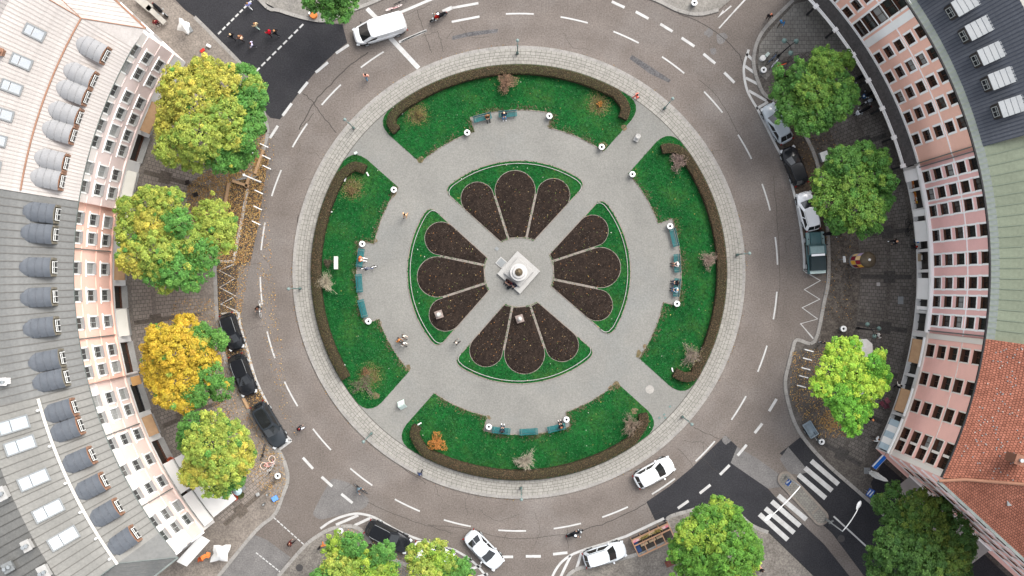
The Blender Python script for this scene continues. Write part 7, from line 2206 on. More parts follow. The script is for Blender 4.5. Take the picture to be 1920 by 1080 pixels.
# ------------------------------------------------------------------ street furniture and small things
def bike_stand(px, py, deg, label, group, L=0.85, first=[None]):
    loc = W(px, py, 0.7); loc.z = ZPV
    if first[0] is None:
        t = thing('bike_stand', label, 'bicycle stand', loc, math.radians(deg), group)
        mb = MB(); mb.bar((-0.45, 0, 0.78), (0.45, 0, 0.78), 0.09, 0.05); mb.build('top_bar', M_WHITE, t)
        for x in (-0.4, 0.4):
            mb = MB(); mb.tube([(x, 0, 0), (x, 0, 0.76)], 0.03, 6); mb.build('post', M_STEEL, t)
        first[0] = t
        return t
    return dup(first[0], loc, math.radians(deg), label, group)
g1 = 'white bicycle stands along the left bay'
for px, py, lb in ((496, 273, 'topmost'), (500, 295, 'second from the top'), (501, 314, 'third from the top'), (470, 285, 'set back under the yellow tree'), (486, 360, 'below the long white pole'), (484, 390, 'lowest but one'), (481, 418, 'lowest')):
    bike_stand(px, py, 155, 'white bicycle stand in the leaves of the left bay, ' + lb, g1)
g2 = 'bicycle stands on the lime tree corner'
for k, (px, py) in enumerate(((1516, 657), (1513, 673), (1510, 691), (1506, 706), (1502, 724))):
    bike_stand(px, py, 165, 'steel bicycle stand left of the lime green tree, %s of five from the top' % ('first', 'second', 'third', 'fourth', 'last')[k], g2)
# long pole lamp standing in the leaves on the left
def mast(px, py, z, label, m, armdeg=None, r=0.07):
    b = W(px, py); b.z = ZPV
    t = thing('lamp_mast', label, 'street lamp', b, 0, 'plain lamp masts')
    mb = MB(); mb.lathe([(r * 1.4, 0), (r * 1.4, 0.6), (r, 0.7), (r * 0.7, z)], 10); mb.build('post', m, t, smooth=True)
    mb = MB(); mb.lathe([(0.06, z - 0.05), (0.12, z + 0.02), (0.14, z + 0.10), (0.06, z + 0.18), (0.0, z + 0.2)], 12); mb.build('lamp_head', m, t, smooth=True)
    return t
mast(490, 342, 7.0, 'tall white lamp mast leaning over the leaf covered bay on the left', M_WHITE)
mast(1560, 20, 6.0, 'steel lamp mast on the pavement of the peach house', M_STEEL)
# triple lamp at the top right
t = thing('triple_lamp', 'three-armed green street lamp beside the bicycles at the top right', 'street lamp', W(1462, 104) * Vector((1, 1, 0)) if False else Vector((W(1458, 106).x, W(1458, 106).y, ZPV)), 0)
mb = MB(); mb.lathe([(0.14, 0), (0.14, 0.6), (0.07, 0.8), (0.05, 5.0)], 10); mb.build('post', M_BLACK, t, smooth=True)
for a in (140, 35, 275):
    c, s = math.cos(math.radians(a)), math.sin(math.radians(a))
    mb = MB(); mb.tube([(0, 0, 4.8), (0.25 * c, 0.25 * s, 5.05), (0.62 * c, 0.62 * s, 5.0)], 0.035, 6); ar = mb.build('arm', M_BLACK, t)
    mb = MB(); mb.lathe([(0.04, 4.85), (0.2, 4.72), (0.26, 4.85), (0.2, 5.0), (0.05, 5.08)], 14, (0.7 * c, 0.7 * s, 0)); mb.build('lantern', M_LAMPG, ar, smooth=True)
t = thing('triple_lamp', 'dark three-armed street lamp above the lime green tree', 'street lamp', Vector((W(1607, 615).x, W(1607, 615).y, ZPV)), 0)
mb = MB(); mb.lathe([(0.14, 0), (0.14, 0.6), (0.07, 0.8), (0.05, 4.6)], 10); mb.build('post', M_BLACK, t, smooth=True)
for a in (130, 10, 290):
    c, s = math.cos(math.radians(a)), math.sin(math.radians(a))
    mb = MB(); mb.tube([(0, 0, 4.4), (0.25 * c, 0.25 * s, 4.65), (0.6 * c, 0.6 * s, 4.6)], 0.035, 6); ar = mb.build('arm', M_BLACK, t)
    mb = MB(); mb.lathe([(0.04, 4.45), (0.18, 4.32), (0.22, 4.45), (0.05, 4.68)], 14, (0.66 * c, 0.66 * s, 0)); mb.build('lantern', M_LAMPG, ar, smooth=True)
# white round bollard-top post and its mate
mb = MB(); mb.lathe([(0.26, 0), (0.28, 0.5), (0.28, 0.56), (0.0, 0.58)], 20); p = W(1428, 111)
tag(mb.build('planter_drum', M_CANVAS, None, (p.x, p.y, ZPV)), 'closed white drum above the litter bin by the hatched bay', 'drum')
mb = MB(); mb.box((0, 0, 0.35), (0.45, 0.28, 0.7)); p = W(1436, 105)
tag(bevel(mb.build('control_box', nmat('box_mint', (0.52, 0.60, 0.55), None, 2, 0.6), None, (p.x, p.y, ZPV), math.radians(50)), 0.03), 'pale mint control box beside the white drum', 'box')
# advertising column
p = W(1605, 489); t = thing('advertising_column', 'round advertising column pasted with posters and a dark domed cap', 'column', (p.x, p.y, ZPV), 0)
mb = MB(); mb.lathe([(0.75, 0), (0.75, 0.3), (0.70, 0.35)], 28, close=False); mb.build('foot', M_GREY, t)
mb = MB(); mb.lathe([(0.70, 0.35), (0.70, 3.5)], 28, close=False); mb.build('drum', M_STONE, t, smooth=True)
PC = ['c8c4d4', 'd8894a', '7a2330', 'e0dcd8', '3b3f7a', 'cc9a3a', 'b7a3c4', 'd4d0c0', '5a1c24', 'e2c08a']
for k in range(10):
    a0, a1 = 2 * PI * k / 10 + 0.03, 2 * PI * (k + 1) / 10 - 0.03
    for j, (z0, z1) in enumerate(((0.45, 1.85), (1.95, 3.4))):
        mb = MB(); n = 4
        for i in range(n):
            b0_, b1_ = a0 + (a1 - a0) * i / n, a0 + (a1 - a0) * (i + 1) / n
            mb.quad((0.712 * math.cos(b0_), 0.712 * math.sin(b0_), z0), (0.712 * math.cos(b1_), 0.712 * math.sin(b1_), z0), (0.712 * math.cos(b1_), 0.712 * math.sin(b1_), z1), (0.712 * math.cos(b0_), 0.712 * math.sin(b0_), z1))
        mb.build('poster', cloth(PC[(k * 3 + j * 7) % 10]), t)
mb = MB(); mb.lathe([(0.70, 3.5), (0.76, 3.52), (0.78, 3.6), (0.6, 3.78), (0.32, 3.95), (0.12, 4.03), (0.0, 4.05)], 28); mb.build('cap', nmat('column_cap', (0.085, 0.068, 0.045), (0.05, 0.04, 0.028), 2, 0.5), t, smooth=True)
mb = MB(); mb.lathe([(0.12, 4.0), (0.13, 4.1), (0.06, 4.22), (0, 4.28)], 10); mb.build('finial', M_WHITE, t, smooth=True)
# signs
def sign(label, px, py, w, h, z, deg, m, cat='sign', mark=None, name='street_sign', group=None, post=M_STEEL):
    b = W(px, py); b.z = ZPV
    t = thing(name, label, cat, b, math.radians(deg), group)
    mb = MB(); mb.tube([(0, 0.04, 0), (0, 0.04, z + h / 2)], 0.035, 8); mb.build('post', post, t)
    mb = MB(); mb.box((0, 0, z), (w, 0.04, h)); bevel(mb.build('sign_plate', m, t), 0.015)
    if mark:
        mb = MB(); mark(mb, z); mb.build('mark', M_WHITE, t)
    return t
def arrow_mark(mb, z):
    M = Matrix.Rotation(math.radians(40), 3, 'Y')
    mb.box((0, -0.03, z), (0.5, 0.02, 0.18), M=M); mb.box((0.1, -0.032, z - 0.24), (0.18, 0.02, 0.4), M=Matrix.Rotation(0.2, 3, 'Y'))
sign('round blue sign with white arrow on the upper end of the traffic island', 1470, 898, 0.7, 1.3, 1.7, 235, M_BLUE, mark=arrow_mark)
sign('small grey sign on the lower end of the traffic island', 1549, 972, 0.5, 0.5, 1.6, 40, M_GREY)
sign('large blue and white sign beside the dark street near the red tiled house', 1619, 917, 0.8, 1.6, 2.0, 240, M_BLUE, mark=lambda mb, z: (mb.box((0.0, -0.03, z + 0.42), (0.62, 0.02, 0.2), M=Matrix.Rotation(0.5, 3, 'Y')), mb.box((0.0, -0.031, z - 0.3), (0.6, 0.02, 0.24), M=Matrix.Rotation(0.5, 3, 'Y'))))
sign('small white board on a post left of the advertising column', 1571, 487, 0.62, 0.7, 2.0, 275, M_WHITE, name='sign_board')
# blue projecting sign on the corner house
p = PW(742, -26.8, 3.6); t = thing('projecting_sign', 'blue sign with white rim sticking out from the rose corner house', 'sign', p, math.radians(47))
mb = MB(); mb.box((-0.75, 0, 0), (1.5, 0.35, 0.55)); mb.build('sign_box', M_BLUE, t)
for sy in (-1, 1):
    mb = MB(); mb.box((-0.75, sy * 0.19, 0.1), (1.5, 0.03, 0.3)); mb.build('rim', M_WHITE, t)
mb = MB(); mb.tube([(0, 0, 0), (0.4, 0.1, 0)], 0.03, 6); mb.build('bracket', M_STEEL, t)
# parasols
def parasol(label, px, py, r, z, m=M_CANVAS, group='white parasols', n=8):
    b = W(px, py, z); t = thing('parasol', label, 'parasol', (b.x, b.y, ZPV), rg.uniform(0, 1), group)
    mb = MB(); mb.tube([(0, 0, 0.06), (0, 0, z + 0.25)], 0.03, 8); mb.build('pole', M_STEEL, t)
    mb = MB(); mb.box((0, 0, 0.05), (0.6, 0.6, 0.1)); mb.build('foot', M_GREY, t)
    mb = MB(); o = mb.add([(0, 0, z + 0.3)] + [(r * math.cos(2 * PI * k / n), r * math.sin(2 * PI * k / n), z - 0.1) for k in range(n)] + [(r * math.cos(2 * PI * k / n), r * math.sin(2 * PI * k / n), z - 0.28) for k in range(n)], [(0, 1 + k, 1 + (k + 1) % n) for k in range(n)] + [(1 + k, 1 + n + k, 1 + n + (k + 1) % n, 1 + (k + 1) % n) for k in range(n)])
    mb.build('canopy', m, t)
    for k in range(n):
        a = 2 * PI * k / n
        mb = MB(); mb.tube([(0, 0, z + 0.26), (r * 0.97 * math.cos(a), r * 0.97 * math.sin(a), z - 0.13)], 0.012, 4); mb.build('rib', M_STEEL, t)
parasol('white parasol under the top edge of the lime green tree', 1619, 653, 0.95, 2.5)
parasol('white parasol almost hidden under the middle of the lime green tree', 1622, 736, 1.0, 2.5)
parasol('round pale blue parasol by the red planters next to the large white awning', 445, 921, 0.42, 2.0, nmat('canvas_ice', (0.52, 0.66, 0.70), None, 2, 0.8), n=14)
def closed_parasol(label, px, py, tipx, tipy, z):
    b = W(px, py); t = thing('closed_parasol', label, 'parasol', (b.x, b.y, ZPV), 0, 'folded white parasols')
    mb = MB(); mb.tube([(0, 0, 0), (0, 0, z + 0.15)], 0.03, 8); mb.build('pole', M_STEEL, t)
    mb = MB()
    rs = [(0.05, 0.9), (0.28, 1.3), (0.22, 1.8), (0.36, 2.4), (0.30, 3.2), (0.18, z - 0.9), (0.05, z)]
    n = 12
    for i, (r, zz) in enumerate(rs):
        for k in range(n):
            a = 2 * PI * k / n; q = r * (1.0 if k % 2 else 0.6) * rg.uniform(0.85, 1.15)
            mb.v.append((q * math.cos(a), q * math.sin(a), zz))
    for i in range(len(rs) - 1):
        for k in range(n):
            mb.f.append((i * n + k, i * n + (k + 1) % n, (i + 1) * n + (k + 1) % n, (i + 1) * n + k)); mb.m.append(0)
    mb.build('folded_canvas', M_CANVAS, t)
    mb = MB(); mb.box((0, 0, 0.05), (0.6, 0.6, 0.1)); mb.build('foot', M_GREY, t)
closed_parasol('folded white parasol on the dark ground between crossing and red tiled house', 1625, 882, 0, 0, 6.0)
# loosely folded canvases at the two left corners
def cloth_heap(label, px, py, r, z, deg):
    b = W(px, py, z); t = thing('tied_parasol', label, 'parasol', (b.x, b.y, ZPV), math.radians(deg), 'folded white parasols')
    mb = MB(); n = 16; rings = 6
    for i in range(rings):
        f = i / (rings - 1)
        for k in range(n):
            a = 2 * PI * k / n
            q = r * (1 - 0.9 * f) * (1.0 + (0.28 if k % 4 == 0 else -0.18 if k % 4 == 2 else 0)) * rg.uniform(0.9, 1.1)
            mb.v.append((q * math.cos(a) * 1.15, q * math.sin(a) * 0.9, z * (0.72 + 0.28 * f) + rg.uniform(-0.05, 0.05)))
    for i in range(rings - 1):
        for k in range(n):
            mb.f.append((i * n + k, i * n + (k + 1) % n, (i + 1) * n + (k + 1) % n, (i + 1) * n + k)); mb.m.append(0)
    mb.f.append(tuple((rings - 1) * n + k for k in range(n))); mb.m.append(0)
    mb.build('canvas', M_CANVAS, t, smooth=True)
    mb = MB(); mb.tube([(0, 0, 0), (0, 0, z)], 0.03, 8); mb.build('pole', M_STEEL, t)
    mb = MB(); mb.box((0, 0, 0.05), (0.7, 0.7, 0.1)); mb.build('foot', M_GREY, t)
cloth_heap('crumpled white parasol on the pavement at the lower left street corner', 411, 1040, 0.85, 2.3, 40)
cloth_heap('crumpled white parasol beside the dark street at the upper left', 342, 47, 0.62, 2.2, 120)
# terrace tables, top left
def table(label, px, py, L, w, deg, m, group='terrace tables', z=0.74):
    b = W(px, py, z); t = thing('terrace_table', label, 'table', (b.x, b.y, ZPV), math.radians(deg), group)
    mb = MB(); mb.box((0, 0, z), (L, w, 0.05)); bevel(mb.build('table_top', m, t), 0.015)
    for sx in (-1, 1):
        for sy in (-1, 1):
            mb = MB(); mb.tube([(sx * (L / 2 - 0.08), sy * (w / 2 - 0.06), 0), (sx * (L / 2 - 0.08), sy * (w / 2 - 0.06), z - 0.02)], 0.022, 6); mb.build('leg', M_STEEL, t)
    return t
M_TBL = nmat('table_grey', (0.38, 0.36, 0.32), None, 2, 0.6)
table('long grey table by the black motorcycle, upper of two at the top left', 270, 6, 1.9, 0.75, -40, M_TBL); table('long grey table by the person in dark red, lower of two at the top left', 293, 28, 2.4, 0.5, -43, M_TBL)
def chair(label, px, py, deg, m, group='terrace chairs'):
    b = W(px, py, 0.45); t = thing('terrace_chair', label, 'chair', (b.x, b.y, ZPV), math.radians(deg), group)
    mb = MB(); mb.box((0, 0, 0.45), (0.42, 0.42, 0.05)); bevel(mb.build('seat', m, t), 0.015)
    mb = MB(); mb.box((-0.21, 0, 0.68), (0.04, 0.42, 0.42)); mb.build('backrest', m, t)
    for sx in (-1, 1):
        for sy in (-1, 1):
            mb = MB(); mb.tube([(sx * 0.18, sy * 0.18, 0), (sx * 0.18, sy * 0.18, 0.44)], 0.016, 5); mb.build('leg', M_STEEL, t)
for i, (px, py, dg_, c, lb) in enumerate([(384, 1043, 30, 'd8854a', 'orange terrace chair next to the crumpled parasol, left one'), (391, 1039, 80, 'd8854a', 'orange terrace chair next to the crumpled parasol, upper one'), (378, 1048, 0, '9a4a2a', 'rust brown chair under the sloping awning corner'), (424, 1027, 200, '4a3f3a', 'dark chair above the crumpled parasol'),
        (1653, 756, 40, '6a3a44', 'wine red chair below the white parasols, left one'), (1662, 750, 120, '7a4a52', 'wine red chair below the white parasols, right one'), (1660, 762, 200, '57343c', 'wine red chair below the white parasols, lower one'),
        (368, 365, 20, '2a2624', 'dark chair beside the wide yellow-green tree, left one'), (352, 342, 100, '302a28', 'dark chair beside the wide yellow-green tree, upper one'), (374, 622, 60, '1f2226', 'black chair above the orange-yellow tree')]):
    chair(lb, px, py, dg_, cloth(c))
# planters with red flowers by the awning
def planter(label, px, py, r, m, leafc):
    b = W(px, py, 0.5); t = thing('planter', label, 'planter', (b.x, b.y, ZPV), 0, 'planters')
    mb = MB(); mb.lathe([(r * 0.75, 0), (r, 0.5), (r * 0.92, 0.52), (r * 0.88, 0.44), (0, 0.44)], 16, close=False); mb.build('pot', m, t, smooth=True)
    n = 260; a = NR.uniform(0, 2 * PI, n); q = r * 1.1 * np.sqrt(NR.rand(n)); P_ = np.c_[q * np.cos(a), q * np.sin(a), 0.5 + NR.rand(n) * 0.3]
    link('foliage', leaf_mesh('foliage', P_, np.tile((0, 0, 1.0), (n, 1)), NR.uniform(0.06, 0.13, n), np.array(leafc) * NR.uniform(0.6, 1.3, (n, 1)), M_LEAF, 0.7, 0.6), t)
planter('red planter at the right tip of the large white awning', 441, 931, 0.34, M_RED, (0.55, 0.08, 0.03)); planter('dark planter with russet plants above the pale blue parasol', 446, 909, 0.3, M_BLACK, (0.42, 0.10, 0.04)); planter('dark planter right of the pale blue parasol', 453, 928, 0.27, M_BLACK, (0.10, 0.12, 0.04))
planter('red planter in the gap between the two entrance canopies', 344, 909, 0.28, M_RED, (0.6, 0.10, 0.05)); planter('red planter at the upper corner of the large white awning', 321, 862, 0.28, M_RED, (0.55, 0.12, 0.05))
# loose boards and blocks on the island
def slab(label, name, cat, px, py, d, deg, m, z=ZI, bev=0.02, h0=0):
    p = W(px, py, d[2]); mb = MB(); mb.box((0, 0, d[2] / 2 + h0), d)
    o = mb.build(name, m, None, (p.x, p.y, z), math.radians(deg))
    return tag(bevel(o, bev), label, cat)
p = W(631, 493, 1); t = thing('notice_board', 'pale upright notice board on the west lawn by a small bush', 'board', (p.x, p.y, ZI + 0.03), math.radians(90))
mb = MB(); mb.box((0, 0, 1.15), (1.25, 0.36, 0.5)); bevel(mb.build('board', nmat('board_pale', (0.62, 0.60, 0.54), None, 2, 0.7), t), 0.02)
for sx in (-1, 1):
    mb = MB(); mb.box((sx * 0.5, 0, 0.45), (0.08, 0.1, 0.9)); mb.build('post', M_GREY, t)
bare_shrub('dark low bush left of the pale notice board', 616, 493, 0.5, (0.10, 0.08, 0.06), 60, 0.6, (0.10, 0.085, 0.05), 300)
p = W(753, 760, 0.9); t = thing('sandwich_board', 'folding pale mint sandwich board at the lower left passage', 'sign', (p.x, p.y, ZI), math.radians(25))
for sy in (-1, 1):
    mb = MB(); mb.box((0, sy * 0.22, 0.5), (0.72, 0.03, 1.05), M=Matrix.Rotation(sy * 0.38, 3, 'X')); bevel(mb.build('panel', nmat('board_mint', (0.62, 0.72, 0.66), (0.54, 0.66, 0.60), 3, 0.6), t), 0.01)
p = W(1195, 258, 0.6); t = thing('drinking_fountain', 'small pale stone drinking fountain in the upper right passage', 'fountain', (p.x, p.y, ZI), math.radians(60))
mb = MB(); mb.box((0, 0, 0.14), (0.75, 0.5, 0.28)); bevel(mb.build('block', M_STONE, t), 0.03)
mb = MB(); mb.lathe([(0.14, 0.28), (0.12, 0.5), (0.24, 0.62), (0.25, 0.7), (0.18, 0.66), (0, 0.64)], 16, (0.12, 0.0, 0)); mb.build('basin', M_STONE, t, smooth=True)
p = W(667, 287, 0.3)
slab('small pale post box at the upper left passage', 'service_post', 'post', 667, 287, (0.3, 0.22, 0.5), 30, nmat('box_mint', (0.5, 0.6, 0.55)))
mb = MB(); mb.lathe([(0.42, 0), (0.42, 0.03), (0.30, 0.03), (0.29, 0.015), (0.2, 0.015), (0.19, 0.03), (0, 0.03)], 24, close=False); p = W(1218, 730)
t = tag(mb.build('manhole_lid', nmat('ring_stone', (0.36, 0.34, 0.31), (0.26, 0.25, 0.23), 5, 0.8), None, (p.x, p.y, ZI)), 'round pale manhole lid on the plaza, lower right passage', 'manhole cover')
for i, (px, py) in enumerate(((1236, 783), (1245, 777), (1256, 762), (1247, 783))):
    slab('small grey floor marker in the lower right passage, %s' % ('leftmost', 'above the leftmost', 'uppermost', 'lowest')[i], 'floor_marker', 'marker', px, py, (0.22, 0.16, 0.05), 30, M_LAMPG)
p = W(690, 498, 0.5); bicycle('blue-grey bicycle standing at the topmost west bench', 691, 499, 8, '4c5470', 0.4, z=ZI)
# short white lawn pegs along the hedges
for i, (px, py, lb) in enumerate([(755, 211, 'at the left end of the north hedge'), (921, 143, 'under the pink shrub of the north hedge'), (1153, 185, 'near the right end of the north hedge'), (648, 337, 'at the top of the west hedge'), (690, 327, 'at the hooked end of the west hedge'), (620, 397, 'half way up the west hedge'), (645, 686, 'at the bottom of the west hedge'), (1325, 392, 'along the upper east hedge'), (1317, 650, 'along the lower east hedge'), (1260, 693, 'at the hooked bottom of the east hedge'), (787, 794, 'at the left tip of the south lawn'), (789, 832, 'beside the orange autumn shrub')]):
    mb = MB(); mb.box((0, 0, 0.09), (0.42, 0.12, 0.16)); p = W(px, py)
    tag(mb.build('lawn_light', M_CANVAS, None, (p.x, p.y, ZI + 0.035), rg.uniform(0, 3)), 'short white lawn light ' + lb, 'light', 'white lawn lights')
# timber parklet at the bottom right
K0, K1, K2 = W(1184, 1013, 1), W(1252, 981, 1), W(1196, 1044, 1)
ex = (K1 - K0); LX = ex.length; a = math.atan2(ex.y, ex.x); WY = (K2 - K0).length
t = thing('parklet', 'orange timber parklet frame with planters in the parking bay', 'parklet', (K0.x, K0.y, 0), a, None)
def tb(nm, a_, b_, w_=0.1, h_=0.1, m=M_WOOD):
    mb = MB(); mb.bar(a_, b_, w_, h_); return mb.build(nm, m, t)
H1 = 1.05
tb('rail', (0, -0.02, H1), (LX, -0.02, H1), 0.12, 0.12); tb('rail', (0, -0.62, H1), (LX, -0.62, H1), 0.12, 0.12); tb('rail', (0, -WY, H1), (LX, -WY, H1), 0.12, 0.12)
for x in (0.0, LX / 4, LX / 2, LX * 3 / 4, LX):
    tb('cross_beam', (x, -WY + 0.06, H1 - 0.003), (x, -0.68 if 0 < x < LX else -0.08, H1 - 0.003), 0.1, 0.1)
    for y in (-0.02, -0.62, -WY):
        tb('post', (x, y, 0), (x, y, H1 - 0.06), 0.09, 0.09)
mb = MB(); mb.box((LX / 2, -WY / 2, 0.1), (LX - 0.1, WY - 0.1, 0.12)); mb.build('deck', nmat('deck_dark', (0.06, 0.052, 0.045), (0.035, 0.03, 0.028), 2, 0.85), t)
for x0, x1, m in ((0.05, 0.75, nmat('planter_magenta', (0.40, 0.06, 0.10), (0.5, 0.4, 0.36), 3, 0.7)), (0.75, LX - 0.75, M_PALEW), (LX - 0.75, LX - 0.05, nmat('planter_magenta'  , (0.40, 0.06, 0.10)))):
    mb = MB(); mb.box(((x0 + x1) / 2, -0.2, 0.95), (x1 - x0 - 0.02, 0.24, 0.3)); mb.build('planter_box', m, t)
n = 420; P_ = np.c_[NR.choice([1.2, 1.5, 2.5, 2.8], n) + NR.normal(0, 0.22, n), NR.normal(-0.2, 0.08, n), 1.12 + NR.rand(n) * 0.22]
link('foliage', leaf_mesh('foliage', P_, np.tile((0, 0, 1.0), (n, 1)), NR.uniform(0.06, 0.13, n), np.array((0.22, 0.17, 0.04)) * NR.uniform(0.4, 1.4, (n, 1)), M_LEAF, 0.6, 0.6), t)
for x0, x1 in ((0.6, 1.35), (1.5, 2.2), (2.3, 3.0)):
    mb = MB(); mb.box(((x0 + x1) / 2, -1.0, 0.5), (x1 - x0, 0.22, 0.06)); 
    for sx in (x0 + 0.06, x1 - 0.06): mb.box((sx, -1.0, 0.32), (0.06, 0.2, 0.3))
    mb.build('bench', M_PALEW, t)
mb = MB(); mb.box((0.3, -WY + 0.75, 0.45), (0.42, 1.1, 0.06)); mb.build('cushion', cloth('2c3f63'), t)
# brown slatted bench and orange toy frame near the bottom trees
t = thing('slatted_bench', 'reddish brown slatted bench left of the broad green tree', 'bench', Vector((W(1258, 1052).x, W(1258, 1052).y, ZPV)), math.radians(22))
for k in range(5):
    mb = MB(); mb.box((0, -0.24 + k * 0.12, 0.46), (1.3, 0.09, 0.04)); mb.build('seat_slat', nmat('slat_redbrown', (0.15, 0.05, 0.035), None, 3, 0.7), t)
for sx in (-1, 1):
    mb = MB(); mb.box((sx * 0.5, 0, 0.22), (0.08, 0.5, 0.44)); mb.build('leg', M_BLACK, t)
t = thing('barrier', 'orange barrier beside the bottom left tree', 'barrier', Vector((W(614, 1018).x, W(614, 1018).y, ZPV)), math.radians(10))
mb = MB(); mb.box((0, 0, 0.95), (1.0, 0.05, 0.16)); mb.box((0, 0, 0.6), (1.0, 0.05, 0.14)); mb.build('board', M_ORANGE, t)
for sx in (-1, 1):
    mb = MB(); mb.box((sx * 0.42, 0, 0.5), (0.06, 0.06, 1.0)); mb.box((sx * 0.42, 0, 0.03), (0.1, 0.5, 0.06)); mb.build('post', M_ORANGE, t)
mb = MB(); mb.lathe([(0.36, 0), (0.36, 0.45), (0.3, 0.5), (0.0, 0.5)], 18); p = W(589, 30)
tag(mb.build('drum', M_ORANGE, None, (p.x, p.y, ZPV), smooth=False), 'orange round drum on the corner near the top green tree', 'drum')
slab('pale box beside the orange drum at the top corner', 'street_box', 'box', 582, 24, (0.4, 0.3, 0.5), 60, M_CANVAS, ZPV)
# red-white barrier, grey case by the dark street
slab('small red and white barrier lying by the large yellow tree', 'barrier_board', 'barrier', 380, 95, (0.5, 0.3, 0.12), 40, M_RED, ZPV); slab('white bag of street sweepings near the large yellow tree', 'bag', 'bag', 391, 86, (0.5, 0.3, 0.35), 150, M_CANVAS, ZPV, 0.08)
# fruit and flower stalls on the right
def stall(label, px, py, L, w, deg, tray_m, goods, ncol, nrow, rr=0.07, group='shop stalls'):
    b = W(px, py, 0.8); t = thing('market_stall', label, 'market stall', (b.x, b.y, ZPV), math.radians(deg), group)
    mb = MB(); mb.box((0, 0, 0.72), (L, w, 0.1)); mb.box((0, w / 2, 0.8), (L, 0.04, 0.14)); mb.box((0, -w / 2, 0.8), (L, 0.04, 0.14)); mb.build('tray', tray_m, t)
    for sx in (-1, 1):
        for sy in (-1, 1):
            mb = MB(); mb.box((sx * (L / 2 - 0.06), sy * (w / 2 - 0.06), 0.34), (0.06, 0.06, 0.68)); mb.build('leg', M_GREY, t)
    sph = MB(); sph.lathe([(0, -rr), (rr * 0.7, -rr * 0.7), (rr, 0), (rr * 0.7, rr * 0.7), (0, rr)], 7, close=False)
    mes = [sph.mesh('fruit', cloth(c), True) for c in goods]
    for i in range(ncol):
        for j in range(nrow):
            link('fruit', mes[(i // 3 + j) % len(mes)], t, (-L / 2 + 0.08 + (L - 0.16) * i / max(1, ncol - 1), -w / 2 + 0.1 + (w - 0.2) * j / max(1, nrow - 1), 0.83 + rg.uniform(0, 0.03)))
    return t
stall('long orange flower tray in front of the middle right shop', 1717, 356, 2.7, 0.5, -79, M_ORANGE, ['c9b23a', 'd8843a', 'e4ddd0'], 20, 3, 0.06)
stall('fruit stall with red and white fruit at the person in blue', 1736, 470, 2.6, 0.62, -87, M_BLACK, ['b04a3a', 'd8d4d0', 'c96a58', '2a2c30'], 20, 4, 0.06)
slab('white crate at the lower end of the fruit stall', 'crate', 'crate', 1732, 483, (0.5, 0.45, 0.45), 0, M_CANVAS, ZPV); 
mb = MB(); mb.lathe([(0.16, 0), (0.2, 0.42), (0.18, 0.44), (0, 0.44)], 14); p = W(1731, 491); tag(mb.build('bucket', M_RED, None, (p.x, p.y, ZPV)), 'red bucket below the fruit stall', 'bucket')
slab('pale cardboard box beside the fruit stall', 'box', 'box', 1724, 483, (0.35, 0.75, 0.3), 0, M_PALEW, ZPV)
slab('white framed manhole box in the right pavement paving', 'pavement_cover', 'manhole cover', 1688, 563, (0.55, 0.75, 0.02), 0, M_GREY, ZPV + 0.004); slab('small square cover with a stone rim in the right pavement', 'pavement_cover', 'manhole cover', 1646, 533, (0.34, 0.34, 0.02), 0, M_STONE, ZPV + 0.016)
slab('sheet metal crate with silver lid beside the black hatchback', 'metal_crate', 'crate', 1546, 293, (0.8, 0.95, 0.6), 20, M_STEEL, ZPV)
# utility cabinet by the upper right arcade
slab('grey blue utility cabinet at the arcade of the peach house', 'utility_cabinet', 'cabinet', 1600, 104, (0.75, 0.6, 1.1), 30, nmat('cab_blue', (0.14, 0.19, 0.21), None, 3, 0.6), ZPV)
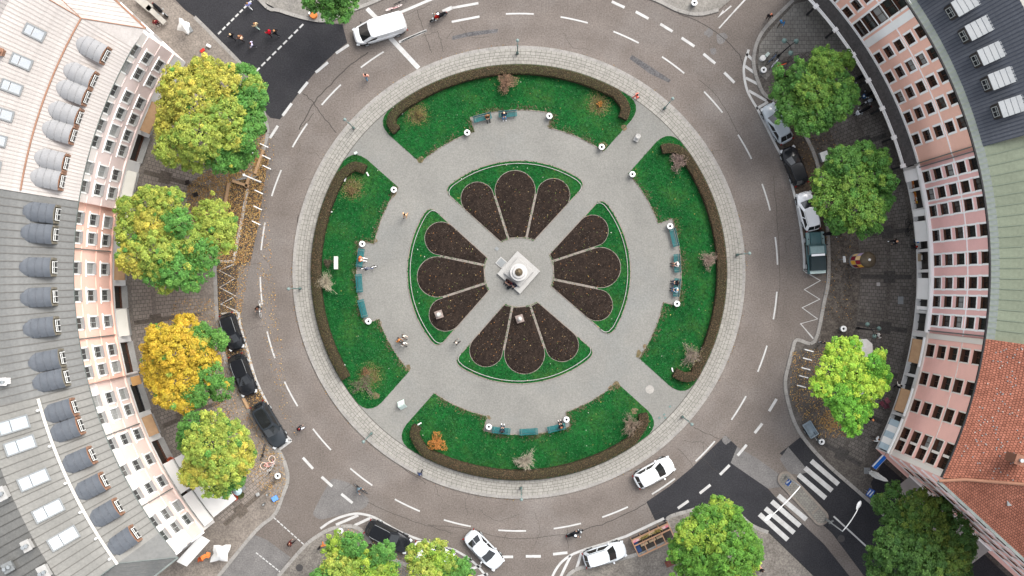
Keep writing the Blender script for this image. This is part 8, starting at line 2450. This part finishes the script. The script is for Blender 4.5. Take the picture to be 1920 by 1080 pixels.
# white pick-up sized handcart with a bicycle by the zebra crossing
p = W(1519, 805, 0.6); t = thing('cargo_trailer', 'grey-blue box trailer standing by the litter bin at the zebra crossing', 'trailer', (p.x, p.y, ZPV), math.radians(-58))
mb = MB()
for (c, d) in (((0, 0, 0.4), (1.5, 0.85, 0.06)), ((0, 0.42, 0.62), (1.5, 0.05, 0.4)), ((0, -0.42, 0.62), (1.5, 0.05, 0.4)), ((0.74, 0, 0.62), (0.05, 0.8, 0.4)), ((-0.74, 0, 0.62), (0.05, 0.8, 0.4))):
    mb.box(c, d)
mb.build('box_frame', nmat('trailer_grey', (0.30, 0.36, 0.40), (0.22, 0.27, 0.30), 3, 0.5), t)
for sy in (-1, 1):
    w_ = link('wheel', TYRE, t, (0, sy * 0.52, 0.30), 0 if sy > 0 else PI); w_.scale = (0.9, 0.5, 0.9); link('rim', RIM, w_)
mb = MB(); mb.tube([(0.75, 0, 0.4), (1.3, 0, 0.45)], 0.03, 6); mb.build('drawbar', M_STEEL, t)
bicycle('pale bicycle coupled to the box trailer', 1534, 823, -60, '8fa0a8', 0.1)
for i, (px, py, c, lb) in enumerate(((532, 934 - 4, '5b86c4', 'blue and white paper parcel on the lower left corner'), (508, 938 - 12, '8a8a88', 'grey low bin on the lower left corner'))):
    slab(lb, 'parcel', 'parcel', 515 if i == 0 else 483, 935 if i == 0 else 927, (0.55, 0.5, 0.4) if i == 0 else (0.35, 0.35, 0.3), 30, cloth(c), ZPV, 0.05)
for i, (px, py) in enumerate(((497, 943), (504, 925), (365, 752), (387, 756), (1470, 292), (620, 1019), (600, 1025))):
    lbs = ('by the blue parcel', 'above the blue parcel', 'left one below the orange-yellow tree', 'right one below the orange-yellow tree', 'between the silver car and black hatchback', 'right of the orange barrier', 'left of the orange barrier')
    if i == 4: continue
    mb = MB(); mb.lathe([(0.1, 0), (0.1, 0.85), (0.06, 0.95), (0, 0.96)], 12); p = W(px, py)
    tag(mb.build('bollard', M_BLACK if i > 1 else M_STEEL, None, (p.x, p.y, ZPV), smooth=True), 'small round bollard ' + lbs[i], 'bollard', 'bollards')

# timber edging that holds the leaf-covered bed by the left bay
t = thing('timber_edging', 'pale orange timber beams edging the leaf covered bed beside the left bay', 'edging', Vector((W(430, 342).x, W(430, 342).y, 0)), 0)
M_EDGT = nmat('edging_timber', (0.42, 0.275, 0.155), (0.33, 0.21, 0.12), 2, 0.8, 0.2, stain=0.3, stscale=1.0)
o_ = t.location
for a_, b_ in (((430, 344), (405, 489)), ((436, 339), (468, 350)), ((495, 282), (479, 326)), ((462, 352), (470, 326)), ((457, 746), (467, 766))):
    p_, q_ = W(*a_) - o_, W(*b_) - o_
    p_.z = q_.z = ZPV + 0.10
    mb = MB(); mb.bar(p_, q_, 0.26, 0.22); mb.build('beam', M_EDGT, t)
